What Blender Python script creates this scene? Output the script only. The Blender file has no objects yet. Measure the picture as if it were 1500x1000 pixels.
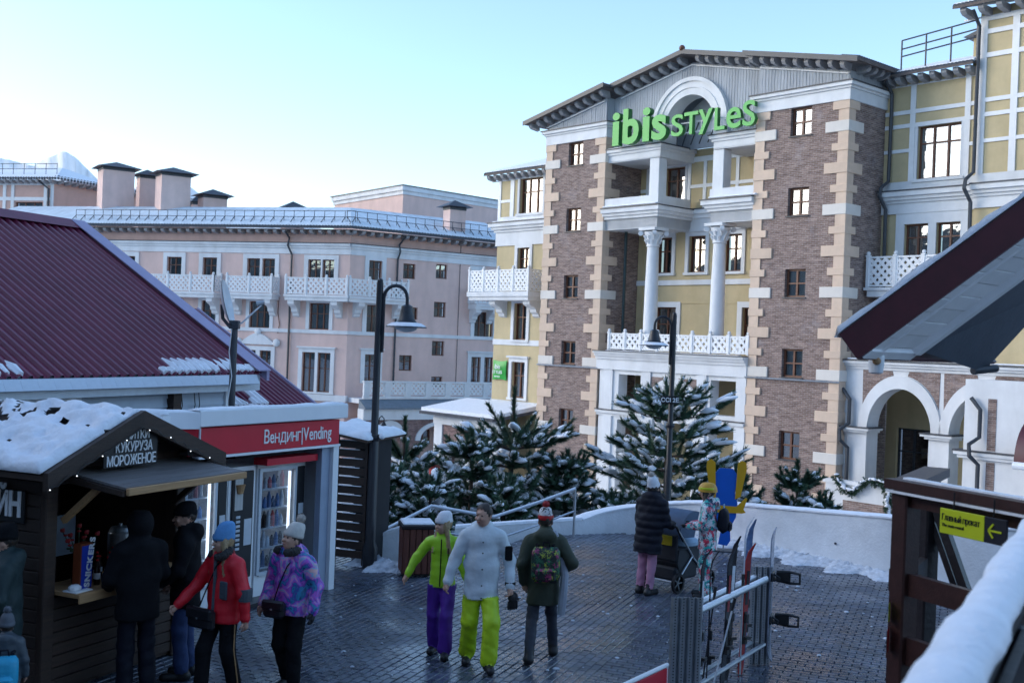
import bpy, bmesh, math, random
import numpy as np
from mathutils import Matrix, Vector
random.seed(7)
R = math.radians
S = bpy.context.scene
# ---------------------------------------------------------------- camera
FPX, ROLL, CH = 1642.0, 0.0385, 3.65          # focal length in px of the 1500 px photo, roll, height above the plaza
cam = bpy.data.objects.new('camera', bpy.data.cameras.new('camera'))
S.collection.objects.link(cam)
cam.data.sensor_width = 36.0
cam.data.lens = FPX / 1500 * 36
cam.data.clip_start = 0.05
cam.data.clip_end = 20000
cr, sr = math.cos(ROLL), math.sin(ROLL)
cam.matrix_world = Matrix(((cr, -sr, 0, 0), (0, 0, -1, 0), (sr, cr, 0, CH), (0, 0, 0, 1)))
S.camera = cam
cam.data.dof.use_dof = True; cam.data.dof.focus_distance = 19.0; cam.data.dof.aperture_fstop = 3.2
# ---------------------------------------------------------------- sky and sun
SUN_AZ, SUN_EL = R(-84), R(17)               # azimuth measured from +Y towards +X
w = bpy.data.worlds.new('World'); S.world = w; w.use_nodes = True
nt = w.node_tree
sky = nt.nodes.new('ShaderNodeTexSky'); sky.sky_type = 'NISHITA'; sky.sun_disc = False
sky.sun_elevation = SUN_EL; sky.sun_rotation = SUN_AZ
sky.altitude = 600; sky.air_density = 1.0; sky.dust_density = 1.2; sky.ozone_density = 2.2
nt.links.new(sky.outputs[0], nt.nodes['Background'].inputs[0])
nt.nodes['Background'].inputs[1].default_value = 0.15
sl = bpy.data.lights.new('sun', 'SUN'); sl.energy = 0.5; sl.angle = R(60); sl.color = (1.0, 0.99, 0.975)
so = bpy.data.objects.new('sun', sl); S.collection.objects.link(so)
sd = Vector((math.sin(SUN_AZ) * math.cos(SUN_EL), math.cos(SUN_AZ) * math.cos(SUN_EL), math.sin(SUN_EL)))
so.rotation_euler = (-sd).to_track_quat('-Z', 'Y').to_euler()
so.location = sd * 60
S.view_settings.view_transform = 'Standard'
S.view_settings.look = 'None'
S.view_settings.exposure = 1.4
S.view_settings.gamma = 1.0
# ---------------------------------------------------------------- pixel helpers (a pixel gives a direction only)
def ray(px, py):
    u, d = (px - 750) / FPX, (py - 500) / FPX
    return np.array([u * cr + d * sr, 1.0, u * sr - d * cr])
CAM = np.array([0, 0, CH])
def gp(px, py, z=0.0):
    r = ray(px, py); return CAM + r * ((z - CH) / r[2])
def dp(px, py, y):
    return CAM + ray(px, py) * y
class Fr:
    """vertical facade frame: x along the facade, y into the building"""
    def __init__(s, o, deg):
        s.a = R(deg); s.o = np.array(o[:2], float)
        s.ex = np.array([math.cos(s.a), math.sin(s.a)]); s.ey = np.array([-math.sin(s.a), math.cos(s.a)])
    def hit(s, px, py, yo=0.0):
        r = ray(px, py); t = ((s.o @ s.ey) + yo) / (r[:2] @ s.ey); p = CAM + r * t
        return float((p[:2] - s.o) @ s.ex), float(p[2])
    def w(s, x, y, z=0):
        q = s.o + s.ex * x + s.ey * y
        return Vector((q[0], q[1], z))
# ---------------------------------------------------------------- materials
def node_mat(name):
    m = bpy.data.materials.new(name); m.use_nodes = True
    n = m.node_tree.nodes; return m, n, m.node_tree.links, n['Principled BSDF']
def rgba(c, k=1.0): return (min(c[0] * k, 1), min(c[1] * k, 1), min(c[2] * k, 1), 1)
MATS = {}
def mat(name, col, rough=0.6, var=0.15, scale=3.0, bump=0.0, bscale=30.0, metal=0.0, rnd=0.0, spec=0.5, stretch=None, stain=0.0, emit=0.0, rvar=0.0):
    m, n, l, b = node_mat(name)
    tc = n.new('ShaderNodeTexCoord')
    vec = tc.outputs['Object']
    if stretch:
        mp = n.new('ShaderNodeMapping'); mp.inputs['Scale'].default_value = stretch
        l.new(vec, mp.inputs[0]); vec = mp.outputs[0]
    nz = n.new('ShaderNodeTexNoise'); nz.inputs['Scale'].default_value = scale; nz.inputs['Detail'].default_value = 6; nz.inputs['Roughness'].default_value = 0.65
    l.new(vec, nz.inputs['Vector'])
    rp = n.new('ShaderNodeValToRGB'); rp.color_ramp.elements[0].position = 0.3; rp.color_ramp.elements[1].position = 0.7
    rp.color_ramp.elements[0].color = rgba(col, 1 - var); rp.color_ramp.elements[1].color = rgba(col, 1 + var)
    l.new(nz.outputs['Fac'], rp.inputs[0])
    out = rp.outputs[0]
    if stain:
        n2 = n.new('ShaderNodeTexNoise'); n2.inputs['Scale'].default_value = 0.7; n2.inputs['Detail'].default_value = 8
        mp2 = n.new('ShaderNodeMapping'); mp2.inputs['Scale'].default_value = (1.6, 1.6, 0.35)
        l.new(tc.outputs['Object'], mp2.inputs[0]); l.new(mp2.outputs[0], n2.inputs['Vector'])
        r2 = n.new('ShaderNodeValToRGB'); r2.color_ramp.elements[0].position = 0.42; r2.color_ramp.elements[1].position = 0.72
        r2.color_ramp.elements[0].color = (1, 1, 1, 1); r2.color_ramp.elements[1].color = (1 - stain,) * 3 + (1,)
        l.new(n2.outputs['Fac'], r2.inputs[0])
        mx = n.new('ShaderNodeMixRGB'); mx.blend_type = 'MULTIPLY'; mx.inputs[0].default_value = 1
        l.new(out, mx.inputs[1]); l.new(r2.outputs[0], mx.inputs[2]); out = mx.outputs[0]
    if rnd:
        oi = n.new('ShaderNodeObjectInfo')
        hs = n.new('ShaderNodeHueSaturation')
        mr = n.new('ShaderNodeMapRange'); mr.inputs[3].default_value = 1 - rnd; mr.inputs[4].default_value = 1 + rnd
        l.new(oi.outputs['Random'], mr.inputs[0]); l.new(mr.outputs[0], hs.inputs['Value']); l.new(out, hs.inputs['Color']); out = hs.outputs[0]
    l.new(out, b.inputs['Base Color'])
    b.inputs['Roughness'].default_value = rough; b.inputs['Metallic'].default_value = metal
    b.inputs['Specular IOR Level'].default_value = spec
    if rvar:
        mr = n.new('ShaderNodeMapRange'); mr.inputs[1].default_value = 0.3; mr.inputs[2].default_value = 0.7
        mr.inputs[3].default_value = max(rough - rvar, 0.03); mr.inputs[4].default_value = min(rough + rvar, 1)
        l.new(nz.outputs['Fac'], mr.inputs[0]); l.new(mr.outputs[0], b.inputs['Roughness'])
    if bump:
        nb = n.new('ShaderNodeTexNoise'); nb.inputs['Scale'].default_value = bscale; nb.inputs['Detail'].default_value = 5
        l.new(vec, nb.inputs['Vector'])
        bp = n.new('ShaderNodeBump'); bp.inputs['Strength'].default_value = bump; bp.inputs['Distance'].default_value = 0.02
        l.new(nb.outputs['Fac'], bp.inputs['Height']); l.new(bp.outputs[0], b.inputs['Normal'])
    if emit:
        l.new(out, b.inputs['Emission Color']); b.inputs['Emission Strength'].default_value = emit
    MATS[name] = m; return m
def brick_mat(name, c1, c2, mortar, bw=0.25, bh=0.075):
    m, n, l, b = node_mat(name)
    tc = n.new('ShaderNodeTexCoord'); sx = n.new('ShaderNodeSeparateXYZ'); l.new(tc.outputs['Object'], sx.inputs[0])
    ad = n.new('ShaderNodeMath'); l.new(sx.outputs[0], ad.inputs[0]); l.new(sx.outputs[1], ad.inputs[1])
    cb = n.new('ShaderNodeCombineXYZ'); l.new(ad.outputs[0], cb.inputs[0]); l.new(sx.outputs[2], cb.inputs[1])
    bt = n.new('ShaderNodeTexBrick'); l.new(cb.outputs[0], bt.inputs['Vector'])
    bt.inputs['Scale'].default_value = 1; bt.inputs['Brick Width'].default_value = bw; bt.inputs['Row Height'].default_value = bh
    bt.inputs['Mortar Size'].default_value = 0.008; bt.inputs['Color1'].default_value = rgba(c1); bt.inputs['Color2'].default_value = rgba(c2); bt.inputs['Mortar'].default_value = rgba(mortar)
    bt.inputs['Bias'].default_value = -0.1
    nz = n.new('ShaderNodeTexNoise'); nz.inputs['Scale'].default_value = 4.5; nz.inputs['Detail'].default_value = 7; nz.inputs['Roughness'].default_value = 0.7
    mp = n.new('ShaderNodeMapping'); mp.inputs['Scale'].default_value = (0.45, 0.45, 1.9)
    l.new(tc.outputs['Object'], mp.inputs[0]); l.new(mp.outputs[0], nz.inputs['Vector'])
    rp = n.new('ShaderNodeValToRGB'); e = rp.color_ramp.elements
    e[0].position = 0.32; e[0].color = (0.55, 0.48, 0.5, 1); e[1].position = 0.68; e[1].color = (1.5, 1.4, 1.35, 1)
    l.new(nz.outputs['Fac'], rp.inputs[0])
    mx = n.new('ShaderNodeMixRGB'); mx.blend_type = 'MULTIPLY'; mx.inputs[0].default_value = 1
    l.new(bt.outputs['Color'], mx.inputs[1]); l.new(rp.outputs[0], mx.inputs[2])
    n3 = n.new('ShaderNodeTexNoise'); n3.inputs['Scale'].default_value = 0.9; n3.inputs['Detail'].default_value = 9; n3.inputs['Roughness'].default_value = 0.75
    l.new(tc.outputs['Object'], n3.inputs['Vector'])
    r3 = n.new('ShaderNodeValToRGB'); r3.color_ramp.elements[0].position = 0.54; r3.color_ramp.elements[1].position = 0.72
    r3.color_ramp.elements[0].color = (0, 0, 0, 1); r3.color_ramp.elements[1].color = (0.45, 0.45, 0.45, 1)
    l.new(n3.outputs['Fac'], r3.inputs[0])
    m2 = n.new('ShaderNodeMixRGB'); l.new(r3.outputs[0], m2.inputs[0]); l.new(mx.outputs[0], m2.inputs[1]); m2.inputs[2].default_value = (0.36, 0.34, 0.36, 1)
    l.new(m2.outputs[0], b.inputs['Base Color']); b.inputs['Roughness'].default_value = 0.85
    bp = n.new('ShaderNodeBump'); bp.inputs['Strength'].default_value = 0.5; bp.inputs['Distance'].default_value = 0.01; bp.invert = True
    l.new(bt.outputs['Fac'], bp.inputs['Height']); l.new(bp.outputs[0], b.inputs['Normal'])
    MATS[name] = m; return m
def glass_mat(name, tint=(0.03, 0.04, 0.05), trans=0.5, rough=0.02):
    """clear pane: mirror reflection by Fresnel over a see-through pane"""
    m, n, l, b = node_mat(name)
    n.remove(b)
    fr = n.new('ShaderNodeFresnel'); fr.inputs[0].default_value = 3.0
    gl = n.new('ShaderNodeBsdfGlossy'); gl.inputs['Roughness'].default_value = rough; gl.inputs['Color'].default_value = (0.95, 0.97, 1, 1)
    tr = n.new('ShaderNodeBsdfTransparent'); tr.inputs[0].default_value = (trans, trans * 1.03, trans * 1.05, 1)
    nz = n.new('ShaderNodeTexNoise'); nz.inputs['Scale'].default_value = 1.6
    tc = n.new('ShaderNodeTexCoord'); l.new(tc.outputs['Object'], nz.inputs['Vector'])
    bp = n.new('ShaderNodeBump'); bp.inputs['Strength'].default_value = 0.06; bp.inputs['Distance'].default_value = 0.05
    l.new(nz.outputs['Fac'], bp.inputs['Height']); l.new(bp.outputs[0], gl.inputs['Normal'])
    ge = n.new('ShaderNodeNewGeometry'); iv = n.new('ShaderNodeMath'); iv.operation = 'SUBTRACT'; iv.inputs[0].default_value = 1; l.new(ge.outputs['Backfacing'], iv.inputs[1])
    mu = n.new('ShaderNodeMath'); mu.operation = 'MULTIPLY'; l.new(fr.outputs[0], mu.inputs[0]); l.new(iv.outputs[0], mu.inputs[1])
    mx = n.new('ShaderNodeMixShader'); l.new(mu.outputs[0], mx.inputs[0]); l.new(tr.outputs[0], mx.inputs[1]); l.new(gl.outputs[0], mx.inputs[2])
    l.new(mx.outputs[0], n['Material Output'].inputs[0])
    MATS[name] = m; return m
# ---------------------------------------------------------------- mesh builder
class MB:
    def __init__(s): s.v = []; s.f = []; s.mi = []; s.m = 0
    def add(s, vs, fs):
        o = len(s.v); s.v += [tuple(p) for p in vs]; s.f += [tuple(i + o for i in f) for f in fs]; s.mi += [s.m] * len(fs); return s
    def box(s, x0, x1, y0, y1, z0, z1):
        if x0 > x1: x0, x1 = x1, x0
        if y0 > y1: y0, y1 = y1, y0
        if z0 > z1: z0, z1 = z1, z0
        return s.add([(x0, y0, z0), (x1, y0, z0), (x1, y1, z0), (x0, y1, z0), (x0, y0, z1), (x1, y0, z1), (x1, y1, z1), (x0, y1, z1)],
                     [(0, 3, 2, 1), (4, 5, 6, 7), (0, 1, 5, 4), (1, 2, 6, 5), (2, 3, 7, 6), (3, 0, 4, 7)])
    def bevbox(s, x0, x1, y0, y1, z0, z1, b=0.01):
        """box with all edges chamfered"""
        cx, cy, cz = (x0 + x1) / 2, (y0 + y1) / 2, (z0 + z1) / 2
        hx, hy, hz = abs(x1 - x0) / 2, abs(y1 - y0) / 2, abs(z1 - z0) / 2
        b = min(b, hx * .9, hy * .9, hz * .9)
        vs = []; idx = {}
        for sx in (-1, 1):
            for sy in (-1, 1):
                for sz in (-1, 1):
                    idx[sx, sy, sz] = len(vs)
                    vs += [(cx + sx * hx, cy + sy * (hy - b), cz + sz * (hz - b)), (cx + sx * (hx - b), cy + sy * hy, cz + sz * (hz - b)), (cx + sx * (hx - b), cy + sy * (hy - b), cz + sz * hz)]
        fs = []
        for a in range(3):
            for sg in (-1, 1):
                o = [i for i in range(3) if i != a]; q = []
                for c in ((-1, -1), (1, -1), (1, 1), (-1, 1)):
                    k = [0, 0, 0]; k[a] = sg; k[o[0]] = c[0]; k[o[1]] = c[1]; q.append(idx[tuple(k)] + a)
                fs.append(tuple(q) if (sg > 0) == (a != 1) else tuple(q[::-1]))
        for a in range(3):
            o = [i for i in range(3) if i != a]
            for c0 in (-1, 1):
                for c1 in (-1, 1):
                    k = [0, 0, 0]; k[o[0]] = c0; k[o[1]] = c1; kk = k[:]; k[a] = -1; kk[a] = 1
                    fs.append((idx[tuple(k)] + o[0], idx[tuple(kk)] + o[0], idx[tuple(kk)] + o[1], idx[tuple(k)] + o[1]))
        for k, i in idx.items(): fs.append((i, i + 1, i + 2))
        return s.add(vs, fs)
    def prism(s, poly, a0, a1, axis='y'):
        """polygon given in the other two axes, extruded along axis"""
        n = len(poly)
        def P(p, t): return {'y': (p[0], t, p[1]), 'x': (t, p[0], p[1]), 'z': (p[0], p[1], t)}[axis]
        vs = [P(p, a0) for p in poly] + [P(p, a1) for p in poly]
        return s.add(vs, [tuple(range(n)), tuple(range(2 * n - 1, n - 1, -1))] + [(i, i + n, (i + 1) % n + n, (i + 1) % n) for i in range(n)])
    def tube(s, pts, r, n=8, cap=True):
        pts = [Vector(p) for p in pts]; k = len(pts)
        rs = r if isinstance(r, (list, tuple)) else [r] * k
        rings = []; up = None
        for i, p in enumerate(pts):
            d = (pts[min(i + 1, k - 1)] - pts[max(i - 1, 0)]).normalized()
            if up is None:
                up = d.orthogonal().normalized()
            else:
                up = (up - d * up.dot(d)); up = up.normalized() if up.length > 1e-6 else d.orthogonal().normalized()
            sd_ = d.cross(up)
            rings.append([p + (up * math.cos(2 * math.pi * j / n) + sd_ * math.sin(2 * math.pi * j / n)) * rs[i] for j in range(n)])
        vs = [q for g in rings for q in g]; fs = []
        for i in range(k - 1):
            for j in range(n): fs.append((i * n + j, i * n + (j + 1) % n, (i + 1) * n + (j + 1) % n, (i + 1) * n + j))
        if cap: fs += [tuple(range(n - 1, -1, -1)), tuple((k - 1) * n + j for j in range(n))]
        return s.add(vs, fs)
    def lathe(s, prof, c=(0, 0, 0), n=16):
        """profile of (radius, z)"""
        vs = [(c[0] + r * math.cos(2 * math.pi * j / n), c[1] + r * math.sin(2 * math.pi * j / n), c[2] + z) for r, z in prof for j in range(n)]
        fs = [(i * n + j, i * n + (j + 1) % n, (i + 1) * n + (j + 1) % n, (i + 1) * n + j) for i in range(len(prof) - 1) for j in range(n)]
        fs += [tuple(range(n - 1, -1, -1)), tuple((len(prof) - 1) * n + j for j in range(n))]
        return s.add(vs, fs)
    def ball(s, c, r, n=10, m=6):
        rx, ry, rz = r if isinstance(r, (tuple, list)) else (r, r, r)
        vs = [(c[0], c[1], c[2] - rz)] + [(c[0] + rx * math.cos(2 * math.pi * j / n) * math.cos(-math.pi / 2 + math.pi * i / m), c[1] + ry * math.sin(2 * math.pi * j / n) * math.cos(-math.pi / 2 + math.pi * i / m), c[2] + rz * math.sin(-math.pi / 2 + math.pi * i / m)) for i in range(1, m) for j in range(n)] + [(c[0], c[1], c[2] + rz)]
        fs = [(0, 1 + (j + 1) % n, 1 + j) for j in range(n)]
        for i in range(m - 2):
            for j in range(n): fs.append((1 + i * n + j, 1 + i * n + (j + 1) % n, 1 + (i + 1) * n + (j + 1) % n, 1 + (i + 1) * n + j))
        t = len(vs) - 1; b0 = 1 + (m - 2) * n
        fs += [(b0 + j, b0 + (j + 1) % n, t) for j in range(n)]
        return s.add(vs, fs)
    def beam(s, p, q, wd, ht, up=(0, 0, 1)):
        """rectangular bar from p to q; wd across, ht along up"""
        p, q = Vector(p), Vector(q); d = (q - p).normalized(); u = Vector(up); sd_ = d.cross(u)
        if sd_.length < 1e-5: sd_ = d.orthogonal()
        sd_.normalize(); u = sd_.cross(d)
        vs = []
        for c in (p, q):
            for a, b in ((-1, -1), (1, -1), (1, 1), (-1, 1)): vs.append(c + sd_ * (a * wd / 2) + u * (b * ht / 2))
        return s.add(vs, [(3, 2, 1, 0), (4, 5, 6, 7)] + [(i, (i + 1) % 4, (i + 1) % 4 + 4, i + 4) for i in range(4)])
    def quad(s, a, b, c, d): return s.add([a, b, c, d], [(0, 1, 2, 3)])
    def xform(s, M):
        s.v = [tuple(M @ Vector(p)) for p in s.v]; return s
    def mesh(s, name, mats, smooth=False, dz=0.0):
        me = bpy.data.meshes.new(name)
        vs = [(p[0], p[1], p[2] - dz) for p in s.v] if dz else s.v
        me.from_pydata(vs, [], s.f)
        if not isinstance(mats, (list, tuple)): mats = [mats]
        for m in mats: me.materials.append(MATS[m] if isinstance(m, str) else m)
        if len(mats) > 1: me.polygons.foreach_set('material_index', s.mi)
        bm = bmesh.new(); bm.from_mesh(me); bmesh.ops.recalc_face_normals(bm, faces=bm.faces); bm.to_mesh(me); bm.free()
        if smooth:
            me.polygons.foreach_set('use_smooth', [True] * len(me.polygons))
            if smooth != 'all': me.set_sharp_from_angle(angle=R(38))
        me.update(); return me
COL = S.collection
def tag(o, label=None, cat=None, group=None, kind=None):
    if label: o['label'] = label
    if cat: o['category'] = cat
    if group: o['group'] = group
    if kind: o['kind'] = kind
    return o
def thing(name, label, cat, loc=(0, 0, 0), deg=0.0, group=None):
    o = bpy.data.objects.new(name, None); COL.objects.link(o); o.empty_display_size = 0.2
    o.location = loc; o.rotation_euler = (0, 0, R(deg)); return tag(o, label, cat, group)
def link(name, me, parent=None, loc=(0, 0, 0), rz=0.0, label=None):
    o = bpy.data.objects.new(name, me); COL.objects.link(o); o.parent = parent; o.location = loc
    if rz: o.rotation_euler = (0, 0, rz)
    if label: o['label'] = label
    return o
def part(t, name, mb, m, smooth=False, sub=None, label=None, kind=None):
    """mesh part of thing t, vertices in t's frame except z which is measured from the plaza"""
    o = link(name, mb.mesh(name, m, smooth, dz=t.location.z if sub is None else 0), sub or t, label=label)
    if sub is not None:
        o.data.transform(Matrix.Translation(-Vector(sub.location) - Vector((0, 0, t.location.z))))
    if kind: o['kind'] = kind
    return o
def one(name, mb, m, label, cat, loc=(0, 0, 0), deg=0.0, smooth=False, group=None, kind=None):
    """a thing that is one mesh, vertices relative to loc"""
    o = link(name, mb.mesh(name, m, smooth), None, loc, R(deg)); return tag(o, label, cat, group, kind)
def dup(o, parent=None):
    c = o.copy(); COL.objects.link(c); c.parent = parent
    for ch in o.children: dup(ch, c)
    return c
def glyph(ch, size, depth, bold):
    """one letter from Blender's built-in font: vertices and faces in the xz plane, front at -y"""
    cu = bpy.data.curves.new('lettering', 'FONT'); cu.body = ch; cu.size = size; cu.extrude = depth / 2; cu.offset = bold; cu.resolution_u = 4
    o = bpy.data.objects.new('lettering', cu); me = o.to_mesh()
    v = [(p.co.x, -p.co.z, p.co.y) for p in me.vertices]; f = [tuple(q.vertices) for q in me.polygons]
    o.to_mesh_clear(); bpy.data.objects.remove(o); bpy.data.curves.remove(cu)
    return v, f
SMALLCAP = {'н': [('Н', .7)], 'е': [('e', 1)], 'ы': [('Ь', .74), ('I', .74)], 'й': [('й', 1)], 'в': [('В', .74)], 'п': [('П', .74)], 'г': [('Г', .7)], 'к': [('К', .74)], 'т': [('Т', .74)], 'и': [('И', .7)], 'д': [('Д', .74)]}
def text_mesh(txt, size, depth, m, bold=0.0, align='LEFT', shear=0.0, sx=1.0):
    mb = MB(); x = 0.0
    if len(txt) == 1:
        v, f = glyph(txt, size, depth, bold); mb.add(v, f)
    else:
        for ch in txt:
            if ch == ' ': x += size * .26; continue
            for g, k in SMALLCAP.get(ch, [(ch, 1)]):
                v, f = glyph(g, size, depth, bold)
                x0 = min(p[0] for p in v); x1 = max(p[0] for p in v)
                wide = .86 if k < 1 else 1.0
                mb.add([((p[0] - x0) * wide + x, p[1], p[2] * k) for p in v], f); x += (x1 - x0) * wide + size * .075
        x -= size * .075
    o = {'LEFT': 0, 'CENTER': -x / 2, 'RIGHT': -x}[align]
    mb.v = [((p[0] + o) * sx, p[1], p[2]) for p in mb.v]
    return mb.mesh('lettering', m)
# ---------------------------------------------------------------- palette
mat('white_plaster', (0.74, 0.75, 0.76), 0.75, 0.05, 2.0, 0.15, 40, stain=0.16)
mat('white_paint', (0.78, 0.79, 0.80), 0.5, 0.05, 4.0, 0.05, 60, stain=0.10)
mat('cream_stone', (0.66, 0.50, 0.38), 0.8, 0.07, 2.5, 0.2, 60, rnd=0.05, stain=0.12)
mat('pale_stone', (0.72, 0.67, 0.61), 0.8, 0.05, 2.5, 0.2, 60, rnd=0.05, stain=0.12)
mat('yellow_plaster', (0.57, 0.46, 0.27), 0.85, 0.07, 1.5, 0.25, 50, stain=0.16)
mat('pink_plaster', (0.74, 0.53, 0.47), 0.85, 0.06, 1.2, 0.2, 50, stain=0.14)
mat('salmon_plaster', (0.66, 0.42, 0.35), 0.85, 0.06, 1.2, 0.2, 50, stain=0.14)
mat('grey_boards', (0.40, 0.43, 0.47), 0.8, 0.22, 4.0, 0.3, 20, stretch=(9, 9, 0.5), stain=0.25)
mat('shade_wall', (0.50, 0.48, 0.47), 0.9, 0.1, 1.0)
mat('dark_metal', (0.045, 0.05, 0.06), 0.45, 0.2, 5.0, 0.05, 40, spec=0.5)
mat('pipe_green', (0.02, 0.045, 0.05), 0.5, 0.2, 5.0)
mat('slate_roof', (0.075, 0.08, 0.095), 0.6, 0.3, 5.0, 0.3, 25)
mat('soffit_wood', (0.13, 0.105, 0.095), 0.8, 0.25, 6.0, 0.2, 25)
mat('bracket_paint', (0.36, 0.36, 0.37), 0.7, 0.2, 4.0, 0.2, 25)
mat('snow', (0.86, 0.88, 0.92), 0.75, 0.07, 7.0, 0.9, 18, spec=0.3)
mat('dirty_snow', (0.62, 0.66, 0.72), 0.7, 0.28, 9.0, 0.9, 22, spec=0.3)
mat('window_wood', (0.13, 0.045, 0.022), 0.45, 0.25, 7.0, 0.1, 40)
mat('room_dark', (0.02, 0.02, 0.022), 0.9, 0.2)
mat('curtain', (0.50, 0.49, 0.47), 0.9, 0.15, 6, 0.4, 14, stretch=(9, 9, 0.3))
glass_mat('pane_glass', trans=0.62)
brick_mat('tower_brick', (0.175, 0.122, 0.10), (0.28, 0.212, 0.18), (0.32, 0.305, 0.295))
brick_mat('base_brick', (0.17, 0.10, 0.09), (0.27, 0.17, 0.15), (0.28, 0.26, 0.26))
mat('sign_green', (0.035, 0.40, 0.055), 0.4, 0.05, 3)
mat('sign_green_side', (0.015, 0.16, 0.03), 0.45, 0.05, 3)
mat('steel', (0.55, 0.57, 0.60), 0.28, 0.1, 6, metal=1.0)
mat('galvanised', (0.42, 0.45, 0.48), 0.42, 0.15, 8, 0.1, 40, metal=0.9)
mat('black_plastic', (0.012, 0.012, 0.014), 0.45, 0.2, 6)
mat('lamp_iron', (0.012, 0.014, 0.02), 0.4, 0.3, 8, 0.1, 40)
mat('lamp_glass', (0.55, 0.58, 0.62), 0.25, 0.05, 4)
GZ = -4.8                                      # level of the street below the plaza
# ---------------------------------------------------------------- facade helpers
def wall(t, name, x0, x1, z0, z1, y, holes, m, depth=0.35, rz=0.0, loc=(0, 0)):
    """wall sheet facing -y with real openings; hole = (x0, x1, z0, z1[, rise]) where rise gives an arched head"""
    mb = MB()
    xs = sorted({x0, x1} | {h[0] for h in holes} | {h[1] for h in holes}); zs = sorted({z0, z1} | {h[2] for h in holes} | {h[3] for h in holes})
    for i in range(len(xs) - 1):
        for k in range(len(zs) - 1):
            cx, cz = (xs[i] + xs[i + 1]) / 2, (zs[k] + zs[k + 1]) / 2
            if any(h[0] < cx < h[1] and h[2] < cz < h[3] for h in holes): continue
            mb.quad((xs[i], y, zs[k]), (xs[i + 1], y, zs[k]), (xs[i + 1], y, zs[k + 1]), (xs[i], y, zs[k + 1]))
    for h in holes:
        a, b, c, d = h[:4]; e = y + depth
        if len(h) == 4:
            mb.quad((a, y, c), (a, e, c), (a, e, d), (a, y, d)); mb.quad((b, y, c), (b, y, d), (b, e, d), (b, e, c))
            mb.quad((a, y, d), (a, e, d), (b, e, d), (b, y, d)); mb.quad((a, y, c), (b, y, c), (b, e, c), (a, e, c))
        else:
            zs_ = d - h[4]; cx, rx = (a + b) / 2, (b - a) / 2; N = 20
            arc = [(cx - rx * math.cos(math.pi * i / N), zs_ + h[4] * math.sin(math.pi * i / N)) for i in range(N + 1)]
            for i in range(N):
                p, q = arc[i], arc[i + 1]
                mb.quad((p[0], y, p[1]), (q[0], y, q[1]), (q[0], y, d), (p[0], y, d))
                mb.quad((p[0], y, p[1]), (p[0], e, p[1]), (q[0], e, q[1]), (q[0], y, q[1]))
            mb.quad((a, y, c), (a, e, c), (a, e, zs_), (a, y, zs_)); mb.quad((b, y, c), (b, y, zs_), (b, e, zs_), (b, e, c))
    me = mb.mesh(name, m, dz=t.location.z)
    return link(name, me, t, (loc[0], loc[1], 0), rz)
CACHE = {}
def window(t, cx, z0, z1, w, y, nx=2, split=0.62, curtain=1, rz=0.0, loc=None, fm='window_wood', name='window', bar=0.07):
    h = z1 - z0; key = ('win', round(w, 2), round(h, 2), nx, split, fm, bar)
    if key not in CACHE:
        f = MB(); b = bar
        f.box(-w / 2, w / 2, 0, .09, 0, b); f.box(-w / 2, w / 2, 0, .09, h - b, h)
        f.box(-w / 2, -w / 2 + b, 0, .09, b, h - b); f.box(w / 2 - b, w / 2, 0, .09, b, h - b)
        for i in range(1, nx):
            x = -w / 2 + w * i / nx; f.box(x - b * .55, x + b * .55, -.012, .08, b, h - b)
        if split:
            f.box(-w / 2 + b, w / 2 - b, -.006, .075, h * split - b * .4, h * split + b * .4)
        g = MB().box(-w / 2 + b * .5, w / 2 - b * .5, .045, .055, b * .5, h - b * .5)
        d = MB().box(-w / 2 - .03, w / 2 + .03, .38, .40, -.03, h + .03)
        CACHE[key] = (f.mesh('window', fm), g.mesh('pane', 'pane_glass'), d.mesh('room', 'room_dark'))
    f, g, d = CACHE[key]
    p = loc if loc else (cx, y + .16)
    o = link(name, f, t, (p[0], p[1], z0 - t.location.z), rz)
    link('pane', g, o); link('room', d, o)
    if curtain:
        ck = ('cur', round(w, 2), round(h, 2), curtain)
        if ck not in CACHE:
            c = MB(); n = 14
            spans = {1: ((-.5, -.18), (.2, .5)), 2: ((-.5, .5),), 3: ((-.5, .05),), 4: ((-.48, -.3),)}[curtain]
            for a, e in spans:
                pts = [(w * (a + (e - a) * i / n), .16 + .02 * math.sin(i * 2.1), ) for i in range(n + 1)]
                for i in range(n):
                    c.quad((pts[i][0], pts[i][1], .02), (pts[i + 1][0], pts[i + 1][1], .02), (pts[i + 1][0], pts[i + 1][1], h - .02), (pts[i][0], pts[i][1], h - .02))
            CACHE[ck] = c.mesh('curtain', 'curtain')
        link('curtain', CACHE[ck], o)
    return o
def surround(t, x0, x1, z0, z1, y, b=0.22, pr=0.07, m='white_plaster', sill=True, cap=False, rz=0.0):
    mb = MB()
    mb.box(x0 - b, x0, y - pr, y + .02, z0, z1); mb.box(x1, x1 + b, y - pr, y + .02, z0, z1)
    mb.box(x0 - b, x1 + b, y - pr - .004, y + .02, z1, z1 + b)
    if sill: mb.box(x0 - b - .04, x1 + b + .04, y - pr - .06, y + .02, z0 - .12, z0)
    if cap: mb.box(x0 - b - .1, x1 + b + .1, y - pr - .12, y + .02, z1 + b, z1 + b + .1)
    return part(t, 'window_surround', mb, m)
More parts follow.
